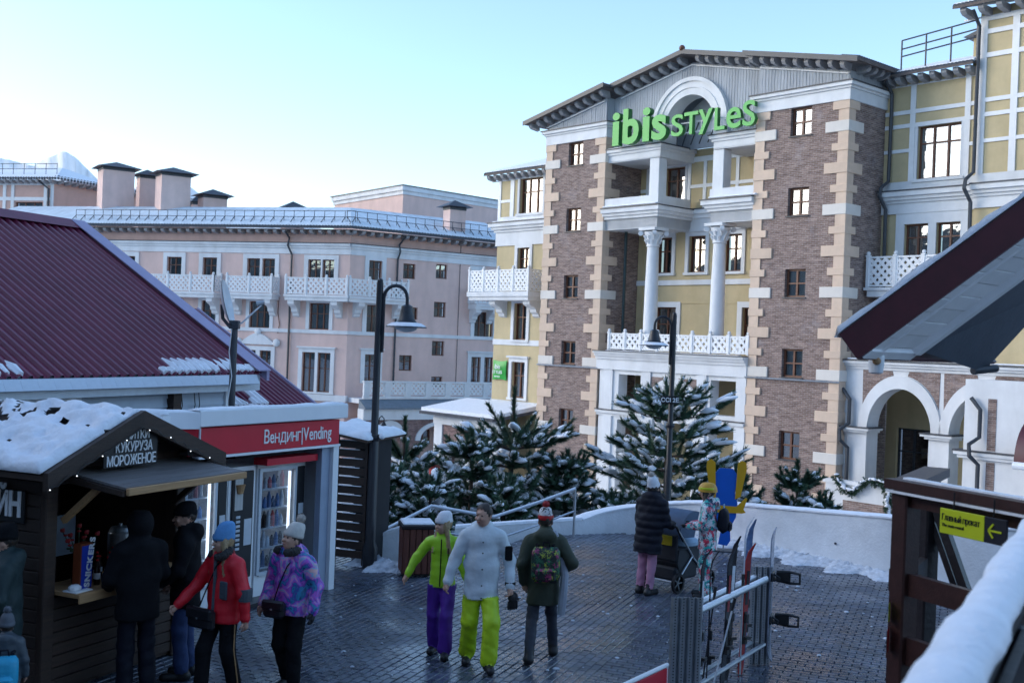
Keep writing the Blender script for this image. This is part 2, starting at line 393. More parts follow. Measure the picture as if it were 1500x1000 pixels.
def lattice_mesh(w, h, sp=0.24, bw=0.125, key=None):
    k = ('lat', round(w, 2), round(h, 2), sp, bw)
    if k in CACHE: return CACHE[k]
    mb = MB(); r = .07
    mb.box(0, w, -.035, .035, 0, r); mb.box(0, w, -.035, .035, h - r, h); mb.box(0, r, -.035, .035, r, h - r); mb.box(w - r, w, -.035, .035, r, h - r)
    a0, a1, b0, b1 = r, w - r, r, h - r
    W, Hh = a1 - a0, b1 - b0
    n = max(2, round((W + Hh) / sp / 1.414))
    step = (W + Hh) / n
    for i in range(1, n):
        c = step * i
        x_a, z_a = (c, 0) if c <= W else (W, c - W); x_b, z_b = (0, c) if c <= Hh else (c - Hh, Hh)
        mb.beam((a0 + x_a, -.006, b0 + z_a), (a0 + x_b, -.006, b0 + z_b), .04, bw, up=(1, 0, 1))
        mb.beam((a0 + W - x_a, .006, b0 + z_a), (a0 + W - x_b, .006, b0 + z_b), .04, bw, up=(-1, 0, 1))
    CACHE[k] = mb.mesh('lattice_panel', 'white_paint'); return CACHE[k]
def post_mesh(h, s=.14, ballr=.085):
    k = ('post', h, s)
    if k not in CACHE:
        mb = MB().bevbox(-s / 2, s / 2, -s / 2, s / 2, 0, h, .015); mb.box(-s * .6, s * .6, -s * .6, s * .6, h - .06, h)
        mb.ball((0, 0, h + ballr * .8), ballr, 8, 6); CACHE[k] = mb.mesh('post', 'white_paint')
    return CACHE[k]
def railing(parent, p, q, z, h, n):
    """lattice railing from p to q (parent-local xy): n panels, n+1 posts"""
    p, q = Vector((p[0], p[1], 0)), Vector((q[0], q[1], 0)); d = q - p; L = d.length; a = math.atan2(d.y, d.x); u = d / L
    pw = L / n
    me = lattice_mesh(pw - .12, h - .1)
    for i in range(n): link('lattice_panel', me, parent, tuple(p + u * (i * pw + .06) + Vector((0, 0, z + .04))), a)
    for i in range(n + 1): link('post', post_mesh(h, .14), parent, tuple(p + u * (i * pw) + Vector((0, 0, z))), a)
def bracket_mesh(dp_=.75, h=.8, w=.22):
    k = ('brk', dp_, h)
    if k not in CACHE:
        prof = [(0, 0), (-dp_, 0), (-dp_, -h * .22), (-dp_ * .82, -h * .34), (-dp_ * .62, -h * .38), (-dp_ * .45, -h * .52), (-dp_ * .42, -h * .68), (-dp_ * .25, -h * .78), (-dp_ * .2, -h * .92), (0, -h)]
        CACHE[k] = MB().prism(prof, -w / 2, w / 2, 'x').mesh('bracket', 'white_plaster')
    return CACHE[k]
def cornice(t, name, x0, x1, y, z0, prof, m='white_plaster', ret=None, wrap=(0, 0), flash=True):
    """stepped moulding along a front wall: prof is a list of (height, projection) from below; wrap = depth of the returns at left and right"""
    mb = MB(); z = z0
    steps = [(hh, pr, 0) for hh, pr in prof] + ([(.045, prof[-1][1] + .05, 1)] if flash else [])
    for hh, pr, k in steps:
        mb.m = k; g = .0
        mb.box(x0 - (pr if wrap[0] else 0), x1 + (pr if wrap[1] else 0), y - pr, y + .05, z, z + hh)
        if wrap[0]: mb.box(x0 - pr, x0 + .05, y + .05, y + wrap[0], z, z + hh)
        if wrap[1]: mb.box(x1 - .05, x1 + pr, y + .05, y + wrap[1], z, z + hh)
        z += hh
    return part(t, name, mb, [m, 'dark_metal'])
def box_bracket(w=.16, d=.5, h=.2):
    k = ('eb', w, d, h)
    if k not in CACHE: CACHE[k] = MB().prism([(0, 0), (-d, 0), (-d, -h * .45), (-d * .8, -h * .8), (0, -h)], -w / 2, w / 2, 'x').mesh('eave_bracket', 'bracket_paint')
    return CACHE[k]
def wavy_tiles(t, name, p, q, depth_vec, n, r=.09, m='slate_roof', snow=0.0):
    """row of rounded tile ends along an eave from p to q; depth_vec leads up the slope"""
    mb = MB(); p, q, dv = Vector(p), Vector(q), Vector(depth_vec)
    for i in range(n):
        c = p.lerp(q, (i + .5) / n); mb.tube([c, c + dv], r, 6)
    return part(t, name, mb, m, smooth=True)
# ================================================================ HOTEL
HF = Fr((1.469, 57.359), -48.8)
hotel = thing('hotel_building', 'five storey yellow hotel with two brick towers, white columns and a grey boarded gable', 'building', (HF.o[0], HF.o[1], GZ), -48.8)
TW = ((0.0, 4.12), (13.05, 17.42)); WX = (2.04, 15.21); WZ = (13.1, 9.82, 6.48, 3.2, -0.17); TH = 13.7
cur = [[0, 2, 2, 4, 4], [0, 2, 2, 2, 3]]
for i, (a, b) in enumerate(TW):
    cx = WX[i]
    wall(hotel, 'tower_wall', a, b, GZ, TH, 0.0, [(cx - .5, cx + .5, z - .58, z + .58) for z in WZ], 'tower_brick')
    for x, s in ((a, -1), (b, 1)):
        mb = MB(); mb.box(x - .02 if s > 0 else x, x if s > 0 else x + .02, .003, 3.9, GZ, TH); part(hotel, 'tower_side_wall', mb, 'tower_brick')
    for k, z in enumerate(WZ):
        window(hotel, cx, z - .58, z + .58, 1.0, 0.0, 2, .5, cur[i][k], bar=.08)
        part(hotel, 'window_sill', MB().box(cx - .56, cx + .56, -.07, .16, z - .62, z - .578), 'dark_metal')
    # corner strips and quoin blocks
    for x, s in ((a, 1), (b, -1)):
        mb = MB(); mb.box(x - s * .05, x + s * .42, -.05, .42, GZ, TH - .001); part(hotel, 'corner_strip', mb, 'cream_stone')
        z, k = 13.5, 0
        seq = [('s', 13.52)]
        zz = 12.69
        while zz > GZ + .3:
            seq += [('W', zz), ('s', zz - .825), ('C', zz - 1.65), ('s', zz - 2.475)]; zz -= 3.3
        for kd, z in seq:
            if z < GZ + .3: continue
            wv, hh, mm = {'s': (.68, .15, 'cream_stone'), 'W': (1.0, .215, 'pale_stone'), 'C': (1.0, .215, 'cream_stone')}[kd]
            if kd == 's' and z > 13.4: hh = .17
            key = ('q', kd, s, hh)
            if key not in CACHE:
                CACHE[key] = MB().bevbox(-s * .08, s * wv, -.08, wv, -hh, hh, .012).mesh('quoin', mm)
            link('quoin', CACHE[key], hotel, (x, 0, z - GZ))
    cornice(hotel, 'tower_cornice', a, b, -.0, TH, [(.46, .09), (.1, .16), (.14, .26)], wrap=(2.7, 2.7))
    part(hotel, 'cable_conduit', MB().tube([(a - .1, -.12, 2.53), (b + .1, -.12, 2.53)], .035, 6), 'galvanised')
# gable of vertical grey boards: outer thirds flush with the towers, middle set back with an arch
AX, AZ = 8.95, 16.62
def gable_z(x): return AZ - (abs(x - AX)) * .208
ARCX, ARCZ, RO, RI = 8.95, 13.72, 2.15, 1.42
def boards(x0, x1, y, zb, name):
    mb = MB(); n = int((x1 - x0) / .15); bw = (x1 - x0) / n
    for i in range(n):
        a, b = x0 + i * bw, x0 + (i + 1) * bw - .018; c = (a + b) / 2; z0 = zb
        if abs(c - ARCX) < RO and y > .2: z0 = max(zb, ARCZ + math.sqrt(max(RO * RO - (abs(c - ARCX) + .05) ** 2, 0)) - .05)
        za, zc = gable_z(a), gable_z(b); yy = y + random.uniform(-.006, .006)
        mb.prism([(a, z0), (b, z0), (b, zc), (a, za)], yy, yy + .05, 'y')
    mb.m = 1
    return part(hotel, name, mb, 'grey_boards')
boards(.02, 4.1, 0.0, 14.39, 'gable_boards'); boards(13.07, 17.4, 0.0, 14.39, 'gable_boards'); boards(4.13, 13.04, .5, 13.1, 'gable_boards')
for x0, x1, y in ((0, 4.12, .06), (13.05, 17.42, .06)):
    part(hotel, 'gable_backing', MB().prism([(x0, 14.2), (x1, 14.2), (x1, gable_z(x1)), (x0, gable_z(x0))], y, y + .3, 'y'), 'grey_boards')
for x0, x1 in ((4.12, ARCX - RO + .25), (ARCX + RO - .25, 13.05)):
    part(hotel, 'gable_backing', MB().prism([(x0, 13.0), (x1, 13.0), (x1, gable_z(x1)), (x0, gable_z(x0))], .56, .8, 'y'), 'grey_boards')
part(hotel, 'gable_side', MB().box(17.40, 17.43, .003, 3.0, 14.39, gable_z(17.42)), 'grey_boards')
part(hotel, 'gable_side', MB().box(4.10, 4.13, .06, .55, 14.39, gable_z(4.12)), 'grey_boards')
# arch ring with moulding
def ring(cx, cz, ri, ro, y0, y1, rz_=1.0, N=28, a0=0, a1=math.pi):
    mb = MB()
    for i in range(N):
        t0, t1 = a0 + (a1 - a0) * i / N, a0 + (a1 - a0) * (i + 1) / N
        q = [(cx + r * math.cos(t), cz + rz_ * r * math.sin(t)) for r, t in ((ri, t0), (ro, t0), (ro, t1), (ri, t1))]
        mb.add([(p[0], y, p[1]) for y in (y0, y1) for p in q], [(0, 1, 2, 3), (0, 4, 5, 1), (2, 6, 7, 3), (1, 5, 6, 2), (3, 7, 4, 0)] + ([(0, 3, 7, 4)] if i == N - 1 else []))
    return mb
arch = part(hotel, 'gable_arch', ring(ARCX, ARCZ, RI, RO, .36, 1.2), 'white_plaster')
part(hotel, 'arch_moulding', ring(ARCX, ARCZ, RO - .12, RO + .06, .28, .5), 'white_plaster', sub=arch)
part(hotel, 'arch_moulding', ring(ARCX, ARCZ, RO - .42, RO - .36, .32, .5), 'white_plaster', sub=arch)
for s in (-1, 1):
    part(hotel, 'arch_jamb', MB().box(ARCX + s * RI, ARCX + s * RO, .36, 1.2, 13.0, ARCZ), 'white_plaster', sub=arch)
mb = MB(); mb.box(6.9, 11.0, 2.0, 2.1, 13.0, 15.9); part(hotel, 'arch_alcove_wall', mb, 'grey_boards')
mb = MB(); mb.prism([(ARCX + 1.6 * math.cos(math.pi * i / 16), ARCZ + 1.6 * math.sin(math.pi * i / 16)) for i in range(17)], 2.0, 1.95, 'y'); part(hotel, 'alcove_panel', mb, 'white_plaster')
for i in range(5):
    z = 13.35; part(hotel, 'alcove_strut', MB().tube([(7.9 + i * .5, 1.2, 13.05), (7.7 + i * .55, 1.9, 14.2)], .03, 6), 'dark_metal')
# main roof
def roof_seg(xa, xb, y0, name='roof'):
    mb = MB(); z = lambda x: AZ + .42 - abs(x - AX) * .208
    mb.m = 0; mb.prism([(xa, z(xa) - .12), (xb, z(xb) - .12), (xb, z(xb)), (xa, z(xa))], y0, 11, 'y')
    mb.m = 1; mb.prism([(xa, z(xa) - .18), (xb, z(xb) - .18), (xb, z(xb) + .03), (xa, z(xa) + .03)], y0 - .05, y0, 'y')
    return part(hotel, name, mb, ['soffit_wood', 'dark_metal'])
roof_seg(-1.15, 4.55, -.75); roof_seg(4.55, AX, -.3); roof_seg(AX, 12.7, -.3); roof_seg(12.7, 18.2, -.75)
rz_ = lambda x: AZ + .29 - abs(x - AX) * .208
mb = MB(); z = lambda x: AZ + .45 - abs(x - AX) * .208
for xa, xb in ((-1.1, AX), (AX, 18.15)): mb.prism([(xa, z(xa)), (xb, z(xb)), (xb, z(xb) + .07), (xa, z(xa) + .07)], .3, 11, 'y')
part(hotel, 'roof_snow', mb, 'snow', kind='stuff')
part(hotel, 'ridge_cap', MB().ball((AX, -.3, AZ + .5), .14), 'window_wood')
mb = MB()
for xa, xb, y0 in ((-1.1, 4.5, -.72), (4.6, AX, -.27), (AX, 12.65, -.27), (12.75, 18.15, -.72)):
    mb.prism([(xa, rz_(xa) - .03), (xb, rz_(xb) - .03), (xb, rz_(xb)), (xa, rz_(xa))], y0, y0 + .8, 'y')
part(hotel, 'eave_soffit', mb, 'soffit_wood')
n = 34
for i in range(n):
    x = -.85 + i * (18.8 / n); yb = .02 if (x < 4.3 or x > 12.8) else .5
    if abs(x - AX) < .2: continue
    o = link('eave_bracket', box_bracket(.2, .58, .3), hotel, (x, yb, rz_(x) - .03 - GZ)); o.rotation_euler = (0, math.atan(.208) * (1 if x > AX else -1), 0)
for i in range(6):
    o = link('eave_bracket', box_bracket(.2, .55, .28), hotel, (17.43, .5 + i * .5, rz_(17.9) - .0 - GZ), R(90))
# white cable strip along the eave
for pts in ([(-.1, -.06, rz_(-.1) - .42), (4.0, -.06, rz_(4.0) - .42)], [(4.6, .44, rz_(4.6) - .42), (AX, .44, rz_(AX) - .40), (12.9, .44, rz_(12.9) - .42)], [(13.1, -.06, rz_(13.1) - .42), (17.4, -.06, rz_(17.4) - .42)]):
    part(hotel, 'light_strip', MB().tube(pts, .035, 6), 'white_paint')
wavy_tiles(hotel, 'eave_tiles', (18.2, -.7, rz_(18.2) + .13), (18.2, 3.0, rz_(18.2) + .13), (-.8, 0, .17), 22, .085)
# ---- middle bay
YR = 2.6
wins2 = [(5.36, 6.34, 7.25, 8.98), (7.38, 8.4, 7.25, 8.98), (9.5, 10.5, 7.25, 8.98)]
win1 = [(5.4, 6.75, 3.45, 5.6), (10.65, 11.9, 3.45, 5.6)]
win3 = [(5.75, 7.0, 10.3, 12.35)]
wall(hotel, 'recessed_wall', 4.12, 13.05, 3.3, 13.1, YR, wins2 + win1 + win3, 'yellow_plaster')
for k, (a, b, c, d) in enumerate(wins2): window(hotel, (a + b) / 2, c, d, b - a, YR, 2, .62, (0, 3, 0)[k]); surround(hotel, a, b, c, d, YR, .2, cap=True)
for a, b, c, d in win1: window(hotel, (a + b) / 2, c, d, b - a, YR, 2, .62, 3); surround(hotel, a, b, c, d, YR, .26, sill=False)
for a, b, c, d in win3: window(hotel, (a + b) / 2, c, d, b - a, YR, 2, .7, 1); surround(hotel, a, b, c, d, YR, .14, sill=False)
mb = MB()
for x in (4.6, 5.4, 7.25, 8.2, 9.15, 10.1, 11.1, 12.1, 12.95): mb.box(x - .09, x + .09, YR - .05, YR, 10.3, 12.55)
for z in (11.35,): mb.box(4.15, 5.6, YR - .046, YR, z - .08, z + .08); mb.box(7.2, 13.0, YR - .046, YR, z - .08, z + .08)
mb.box(4.14, 13.03, YR - .06, YR, 12.5, 12.75)
part(hotel, 'timber_framing', mb, 'white_paint')
part(hotel, 'sill_band', MB().box(4.14, 13.03, YR - .1, YR, 6.66, 6.9), 'white_plaster')
part(hotel, 'string_course', MB().box(4.14, 13.03, YR - .04, YR, 5.78, 5.86), 'yellow_plaster')
part(hotel, 'corner_pilaster', MB().box(4.16, 4.5, YR - .05, YR, 3.4, 9.2), 'yellow_plaster')
cornice(hotel, 'recess_cornice', 4.14, 13.03, YR, 9.25, [(.55, .12), (.2, .22), (.2, .34)])
# inner brick flank walls already stand on the towers; porches
for a, b, cx in ((4.13, 7.5, 7.12), (10.6, 13.04, 10.85)):
    side = (0, 2.4) if a < 8 else (2.4, 0)
    cornice(hotel, 'porch_entablature', a, b, .15, 12.44, [(.34, .0), (.12, .07), (.14, .16)], wrap=side)
    part(hotel, 'porch_ceiling', MB().box(a, b, .15, YR, 12.46, 12.5), 'white_plaster')
    part(hotel, 'porch_roof', MB().box(a, b, .16, YR, 13.0, 13.03), 'dark_metal')
    part(hotel, 'porch_snow', MB().box(a + .05, b - .05, .05, YR, 13.085, 13.13), 'snow')
    part(hotel, 'square_column', MB().bevbox(cx - .3, cx + .3, .2, .75, 10.2, 12.44, .02), 'white_plaster')
    cornice(hotel, 'balcony_entablature', a, b, .1, 9.19, [(.5, .0), (.14, .1), (.14, .2), (.2, .32)], wrap=side)
    part(hotel, 'balcony_slab', MB().box(a, b, .1, YR, 9.21, 9.9), 'white_plaster')
    mb = MB().box(a, b + (.1 if a < 8 else 0), .0, .18, 10.2, 10.68)
    if a < 8: mb.box(b - .1, b + .1, .183, 2.3, 10.2, 10.66)
    else: mb.box(a, a + .15, .183, 2.3, 10.2, 10.66)
    part(hotel, 'balcony_parapet', mb, 'white_plaster')
    part(hotel, 'snow_ledge', MB().bevbox(a + .1, b + .2, -.24, .0, 10.235, 10.31, .03), 'snow')
# round columns with scrolled capitals
for cx in (7.0, 10.9):
    c = part(hotel, 'column', MB().lathe([(.33, 3.72), (.325, 5), (.31, 6.5), (.27, 8.3)], (cx, .45, 0), 20), 'white_plaster', smooth=True)
    part(hotel, 'column_base', MB().box(cx - .45, cx + .45, .0, .9, 3.46, 3.6).lathe([(.43, 3.6), (.44, 3.66), (.37, 3.7), (.39, 3.74), (.335, 3.8)], (cx, .45, 0), 20), 'white_plaster', sub=c)
    cap = MB().lathe([(.27, 8.3), (.33, 8.33), (.3, 8.38), (.31, 8.5), (.37, 8.75), (.46, 9.0)], (cx, .45, 0), 16).box(cx - .5, cx + .5, -.05, .95, 9.06, 9.185)
    for sx in (-1, 1):
        for sy in (-1, 1):
            px_, py_ = cx + sx * .42, .45 + sy * .42
            cap.tube([(px_ - sx * .06, py_ + sy * .05, 8.93), (px_ + sx * .07, py_ - sy * .07, 8.93)], .12, 8)
    for j in range(10):
        an = j * math.tau / 10
        for lev, rr in ((8.45, .33), (8.65, .38)):
            cap.tube([(cx + rr * .9 * math.cos(an + lev), .45 + rr * .9 * math.sin(an + lev), lev), (cx + (rr + .04) * math.cos(an + lev), .45 + (rr + .04) * math.sin(an + lev), lev + .14), (cx + (rr + .11) * math.cos(an + lev), .45 + (rr + .11) * math.sin(an + lev), lev + .17)], [.05, .055, .03], 5)
    part(hotel, 'capital', cap, 'white_plaster', smooth=True, sub=c)
part(hotel, 'drainpipe', MB().tube([(4.55, 1.2, 9.2), (4.55, 1.2, 3.5)], .075, 8), 'pipe_green')
# balustrade above the lower arcade
bal = part(hotel, 'terrace_slab', MB().box(4.13, 13.04, -.1, YR, 3.0, 3.36), 'white_plaster')
railing(bal, (4.85, -.02), (13.0, -.02), 3.44 - GZ, .86, 8)
for ch in bal.children: pass
cornice(hotel, 'terrace_cornice', 4.14, 13.03, -.1, 2.5, [(.5, .02), (.14, .1), (.12, .2), (.1, .3)])
part(hotel, 'snow_ledge', MB().bevbox(5.0, 12.8, -.42, -.18, 3.395, 3.425, .01), 'snow')
# lower arcade: white frame with square lights, a central arch, and brick spandrels
holes = [(5.55, 6.95, .78, 2.3), (11.05, 12.5, .78, 2.3), (5.55, 6.95, -4.2, .15), (11.05, 12.5, -4.2, .15), (7.75, 10.15, GZ, 1.75, 1.2)]
wall(hotel, 'arcade_wall', 4.3, 12.95, GZ, 2.5, 0.0, holes, 'white_plaster', .6)
part(hotel, 'arcade_arch', ring(8.95, .55, 1.2, 1.72, -.07, .3, 1.0), 'white_plaster')
mb = MB()
for s in (-1, 1):
    pts = [(8.95 + s * 1.83, 2.28)] + [(8.95 + s * 1.74 * math.cos(t), .55 + 1.74 * math.sin(t)) for t in [i * 1.35 / 8 + .1 for i in range(9)]] + [(8.95 + s * .2, 2.28)]
    mb.prism(pts, -.012, .01, 'y')
part(hotel, 'spandrel', mb, 'tower_brick')
cornice(hotel, 'arcade_string', 4.2, 7.2, 0.0, .3, [(.12, .06), (.14, .16)]); cornice(hotel, 'arcade_string', 10.8, 13.0, 0.0, .3, [(.12, .06), (.14, .16)])
for cx in (4.95, 7.35, 10.6, 12.75):
    part(hotel, 'pilaster', MB().box(cx - .28, cx + .28, -.1, 0, -3.6, .3).box(cx - .26, cx + .26, -.08, 0, .57, 2.5), 'white_plaster')
part(hotel, 'pilaster_base', MB().box(4.4, 5.75, -.35, .3, -4.3, -3.6).box(4.35, 5.8, -.4, .35, -3.6, -3.48), 'white_plaster')
wall(hotel, 'arcade_back_wall', 4.14, 13.0, GZ, 3.0, 2.7, [(11.6, 12.4, -4, -1.8), (8, 9.6, -4, -1)], 'yellow_plaster')
part(hotel, 'arcade_floor', MB().box(4.14, 13.0, .62, 2.7, .2, .45), 'white_plaster')
for xx in (12.0, 8.8): window(hotel, xx, -4, -1.8, .8 if xx > 10 else 1.6, 2.7, 2, .7, 0)
# ---- right wing
Y2 = 2.7
wr = [(18.9, 20.72, 10.74, 12.86), (18.47, 19.5, 7.3, 8.97), (19.84, 20.84, 7.3, 8.97)]
wall(hotel, 'right_wing_wall', 17.42, 21.45, 3.2, 14.9, Y2, wr, 'yellow_plaster')
for k, (a, b, c, d) in enumerate(wr): window(hotel, (a + b) / 2, c, d, b - a, Y2, 3 if k == 0 else 2, .68, (4, 3, 0)[k])
wall(hotel, 'right_block_wall', 21.45, 27, 3.2, 17.0, Y2 - .25, [(24.0, 25.4, 10.74, 12.86)], 'yellow_plaster')
window(hotel, 24.7, 10.74, 12.86, 1.4, Y2 - .25, 2, .68, 0)
part(hotel, 'right_block_side', MB().box(21.45, 21.47, Y2 - .247, 8, 10, 17.0), 'yellow_plaster')
surround(hotel, 18.9, 20.72, 10.74, 12.86, Y2, .12, .05)
mb = MB(); mb.box(18.1, 18.47, Y2 - .06, Y2, 7.2, 9.3); mb.box(19.5, 19.84, Y2 - .06, Y2, 7.2, 9.3); mb.box(20.84, 21.2, Y2 - .06, Y2, 7.2, 9.3); mb.box(18.1, 21.2, Y2 - .064, Y2, 8.97, 9.4)
part(hotel, 'window_surround', mb, 'white_plaster')
mb = MB()
for x in (18.66, 20.95): mb.box(x - .11, x + .11, Y2 - .06, Y2, 10.7, 14.8)
for x in (21.62, 22.85, 24.0, 25.6): mb.box(x - .13, x + .13, Y2 - .31, Y2 - .25, 10.7, 16.7)
for z in (12.95, 13.5): mb.box(17.44, 21.45, Y2 - .056, Y2, z - .08, z + .08); mb.box(21.75, 27, Y2 - .306, Y2 - .25, z - .08, z + .08)
for z in (11.95,): mb.box(17.44, 18.55, Y2 - .056, Y2, z - .07, z + .07); mb.box(21.06, 21.45, Y2 - .056, Y2, z - .07, z + .07); mb.box(21.75, 27, Y2 - .306, Y2 - .25, z - .07, z + .07)
for z in (15.2, 16.1, 16.6): mb.box(21.75, 27, Y2 - .306, Y2 - .25, z - .09, z + .09)
part(hotel, 'timber_framing', mb, 'white_paint')
cornice(hotel, 'wing_cornice', 17.44, 21.45, Y2, 9.4, [(.42, .1), (.12, .18), (.14, .28), (.2, .4)])
cornice(hotel, 'wing_cornice', 21.45, 27, Y2 - .25, 9.4, [(.42, .1), (.12, .18), (.14, .28), (.2, .4)])
part(hotel, 'white_base_band', MB().box(17.44, 21.45, Y2 - .05, Y2, 10.33, 10.7).box(21.45, 27, Y2 - .3, Y2 - .25, 10.33, 10.7), 'white_plaster')
for x, yy, zt in ((17.75, Y2 - .15, 14.6), (21.5, Y2 - .5, 16.6)):
    part(hotel, 'drainpipe', MB().tube([(x, yy - .5, zt + .2), (x + .02, yy, zt - .3), (x, yy, 10.75), (x - .12, yy - .35, 10.45), (x - .14, yy - .4, 10.1), (x - .02, yy - .1, 9.6), (x, yy - .05, 4.0)], .075, 8), 'dark_metal')
# wing roofs
def eave(t, x0, x1, y, z, over=.8, nb=8, nt=30, ends=False):
    part(t, 'roof', MB().prism([(y - over, z + .1), (y - over, z + .2), (y + 4, z + 1.6), (y + 4, z + 1.5)], x0, x1, 'x'), 'soffit_wood')
    part(t, 'roof_snow', MB().prism([(y - over + .1, z + .24), (y - over + .1, z + .34), (y + 4, z + 1.74), (y + 4, z + 1.64)], x0, x1, 'x'), 'snow')
    wavy_tiles(t, 'eave_tiles', (x0, y - over, z + .2), (x1, y - over, z + .2), (0, .9, .29), nt, .08)
    for i in range(nb): link('eave_bracket', box_bracket(.22, over * .85, .3), t, (x0 + (i + .5) * (x1 - x0) / nb, y, z + .12 - t.location.z))
    part(t, 'gutter_strip', MB().box(x0 + .05, x1 - .05, y - .04, y, z - .2, z - .14), 'white_paint')
eave(hotel, 17.5, 21.4, Y2, 14.75, .7, 8, 26)
eave(hotel, 20.75, 27, Y2 - .25, 16.85, .9, 9, 40)
ch = part(hotel, 'chimney', MB().box(20.3, 21.6, 4.2, 5.2, 15.2, 16.5), 'yellow_plaster')
part(hotel, 'chimney_cap', MB().prism([(20.0, 16.5), (21.9, 16.5), (20.95, 16.8)], 3.9, 5.5, 'y'), 'dark_metal', sub=ch)
mb = MB()
for z in (15.75, 16.05, 16.4): mb.tube([(18.15, 2.5, z), (21.3, 2.5, z + .25)], .03, 6)
for x in (18.15, 19.2, 20.25, 21.3): mb.tube([(x, 2.5, 15.1), (x, 2.5, 16.4 + .25 * (x - 18.15) / 3.15)], .035, 6)
part(hotel, 'roof_guard_rail', mb, 'dark_metal')
# balcony on the right wing
rb = part(hotel, 'balcony', MB().box(17.6, 21.2, 1.5, Y2, 6.0, 6.25).box(17.5, 21.3, 1.4, Y2, 6.25, 6.36), 'white_plaster')
railing(rb, (17.62, 1.5), (21.2, 1.5), 6.36 - GZ, 1.3, 3)
for x in (18.0, 20.8): link('bracket', bracket_mesh(), rb, (x, Y2, 6.0 - GZ))
# ---- arcade terrace in front of the right wing
YA = .45
arches = [(18.5, 21.15, GZ + .01, 2.42, 1.62), (21.85, 24.5, GZ + .01, 2.42, 1.62)]
wall(hotel, 'terrace_arcade_wall', 17.45, 27, GZ, 3.2, YA, arches, 'white_plaster', .75)
for a in arches:
    cx = (a[0] + a[1]) / 2; part(hotel, 'arcade_arch', ring(cx, .8, 1.325, 1.72, YA - .08, YA + .2, 1.22), 'white_plaster')
mb = MB()
for cx in (19.825, 23.175):
    for s in (-1, 1):
        pts = [(cx + s * 1.6, 3.08)] + [(cx + s * 1.75 * math.cos(t), .8 + 1.22 * 1.75 * math.sin(t)) for t in [i * .95 / 8 + .45 for i in range(9)]] + [(cx + s * .35, 3.08)]
        mb.prism(pts, YA - .02, YA + .01, 'y')
part(hotel, 'spandrel', mb, 'tower_brick')
cornice(hotel, 'terrace_cornice', 17.46, 27, YA, 3.1, [(.12, .06), (.1, .16), (.1, .26)])
part(hotel, 'terrace_floor', MB().box(17.45, 27, YA, Y2 + .0, 3.2, 3.4), 'white_plaster')
part(hotel, 'snow_ledge', MB().bevbox(17.6, 26, YA - .2, YA + 1.2, 3.47, 3.53, .02), 'snow')
da, db = HF.hit(1313, 640, 3.6)[0], HF.hit(1385, 640, 3.6)[0]
wall(hotel, 'terrace_back_wall', 17.45, 27, GZ, 3.2, 3.6, [(da, db, -3.6, .72)], 'yellow_plaster')
window(hotel, (da + db) / 2, -3.6, .72, db - da, 3.6, 3, .78, 0, fm='dark_metal', name='door')
for cx, hw in ((18.1, .42), (21.5, .4), (24.9, .4)):
    part(hotel, 'pier', MB().box(cx - hw, cx + hw, YA - .1, YA, -4.8, .62), 'white_plaster')
    part(hotel, 'pier_cap', MB().box(cx - hw - .1, cx + hw + .1, YA - .25, YA + .7, .62, .72).box(cx - hw - .22, cx + hw + .22, YA - .36, YA + .7, .72, .8), 'white_plaster')
    part(hotel, 'cap_flashing', MB().box(cx - hw - .25, cx + hw + .25, YA - .39, YA + .72, .8, .85), 'dark_metal')
# projecting end pier with brick strip
pj = part(hotel, 'projecting_pier', MB().box(23.0, 25.4, -.75, YA - .39, -4.8, 2.95).box(22.75, 25.7, -.98, YA - .3, .3, .42).box(22.85, 25.6, -.9, YA - .3, .18, .3), 'white_plaster')
part(hotel, 'brick_strip', MB().box(23.85, 24.15, -.77, -.7, .5, 2.3).box(23.85, 24.15, -.77, -.7, -4.5, .1), 'tower_brick', sub=pj)
part(hotel, 'cap_flashing', MB().box(22.72, 25.73, -1.01, YA - .3, .42, .47), 'dark_metal', sub=pj)
for x, y in ((17.75, YA - .2), (23.6, -.9)):
    part(hotel, 'drainpipe', MB().tube([(x - .3, y, 2.3), (x + .05, y - .02, 1.9), (x + .05, y - .02, .95), (x - .15, y - .35, .7), (x - .12, y - .35, .3), (x + .05, y - .05, 0), (x + .05, y - .05, -1.3), (x - .3, y - .3, -1.5), (x - .35, y - .3, -4.5)], .075, 8), 'dark_metal')
# parapet with brick panels and a garland
pw = part(hotel, 'parapet_wall', MB().box(17.4, 24, -.6, -.42, GZ, -1.35).box(17.3, 24, -.66, -.36, -1.35, -1.2), 'white_plaster')
part(hotel, 'brick_panel', MB().box(18.2, 20.3, -.62, -.58, -3.6, -1.95).box(20.9, 23.4, -.62, -.58, -3.6, -1.95), 'tower_brick', sub=pw)
part(hotel, 'parapet_arch', ring(19.7, -3.6, .85, 1.25, -.68, -.5, 1.0, 16), 'white_plaster', sub=pw)
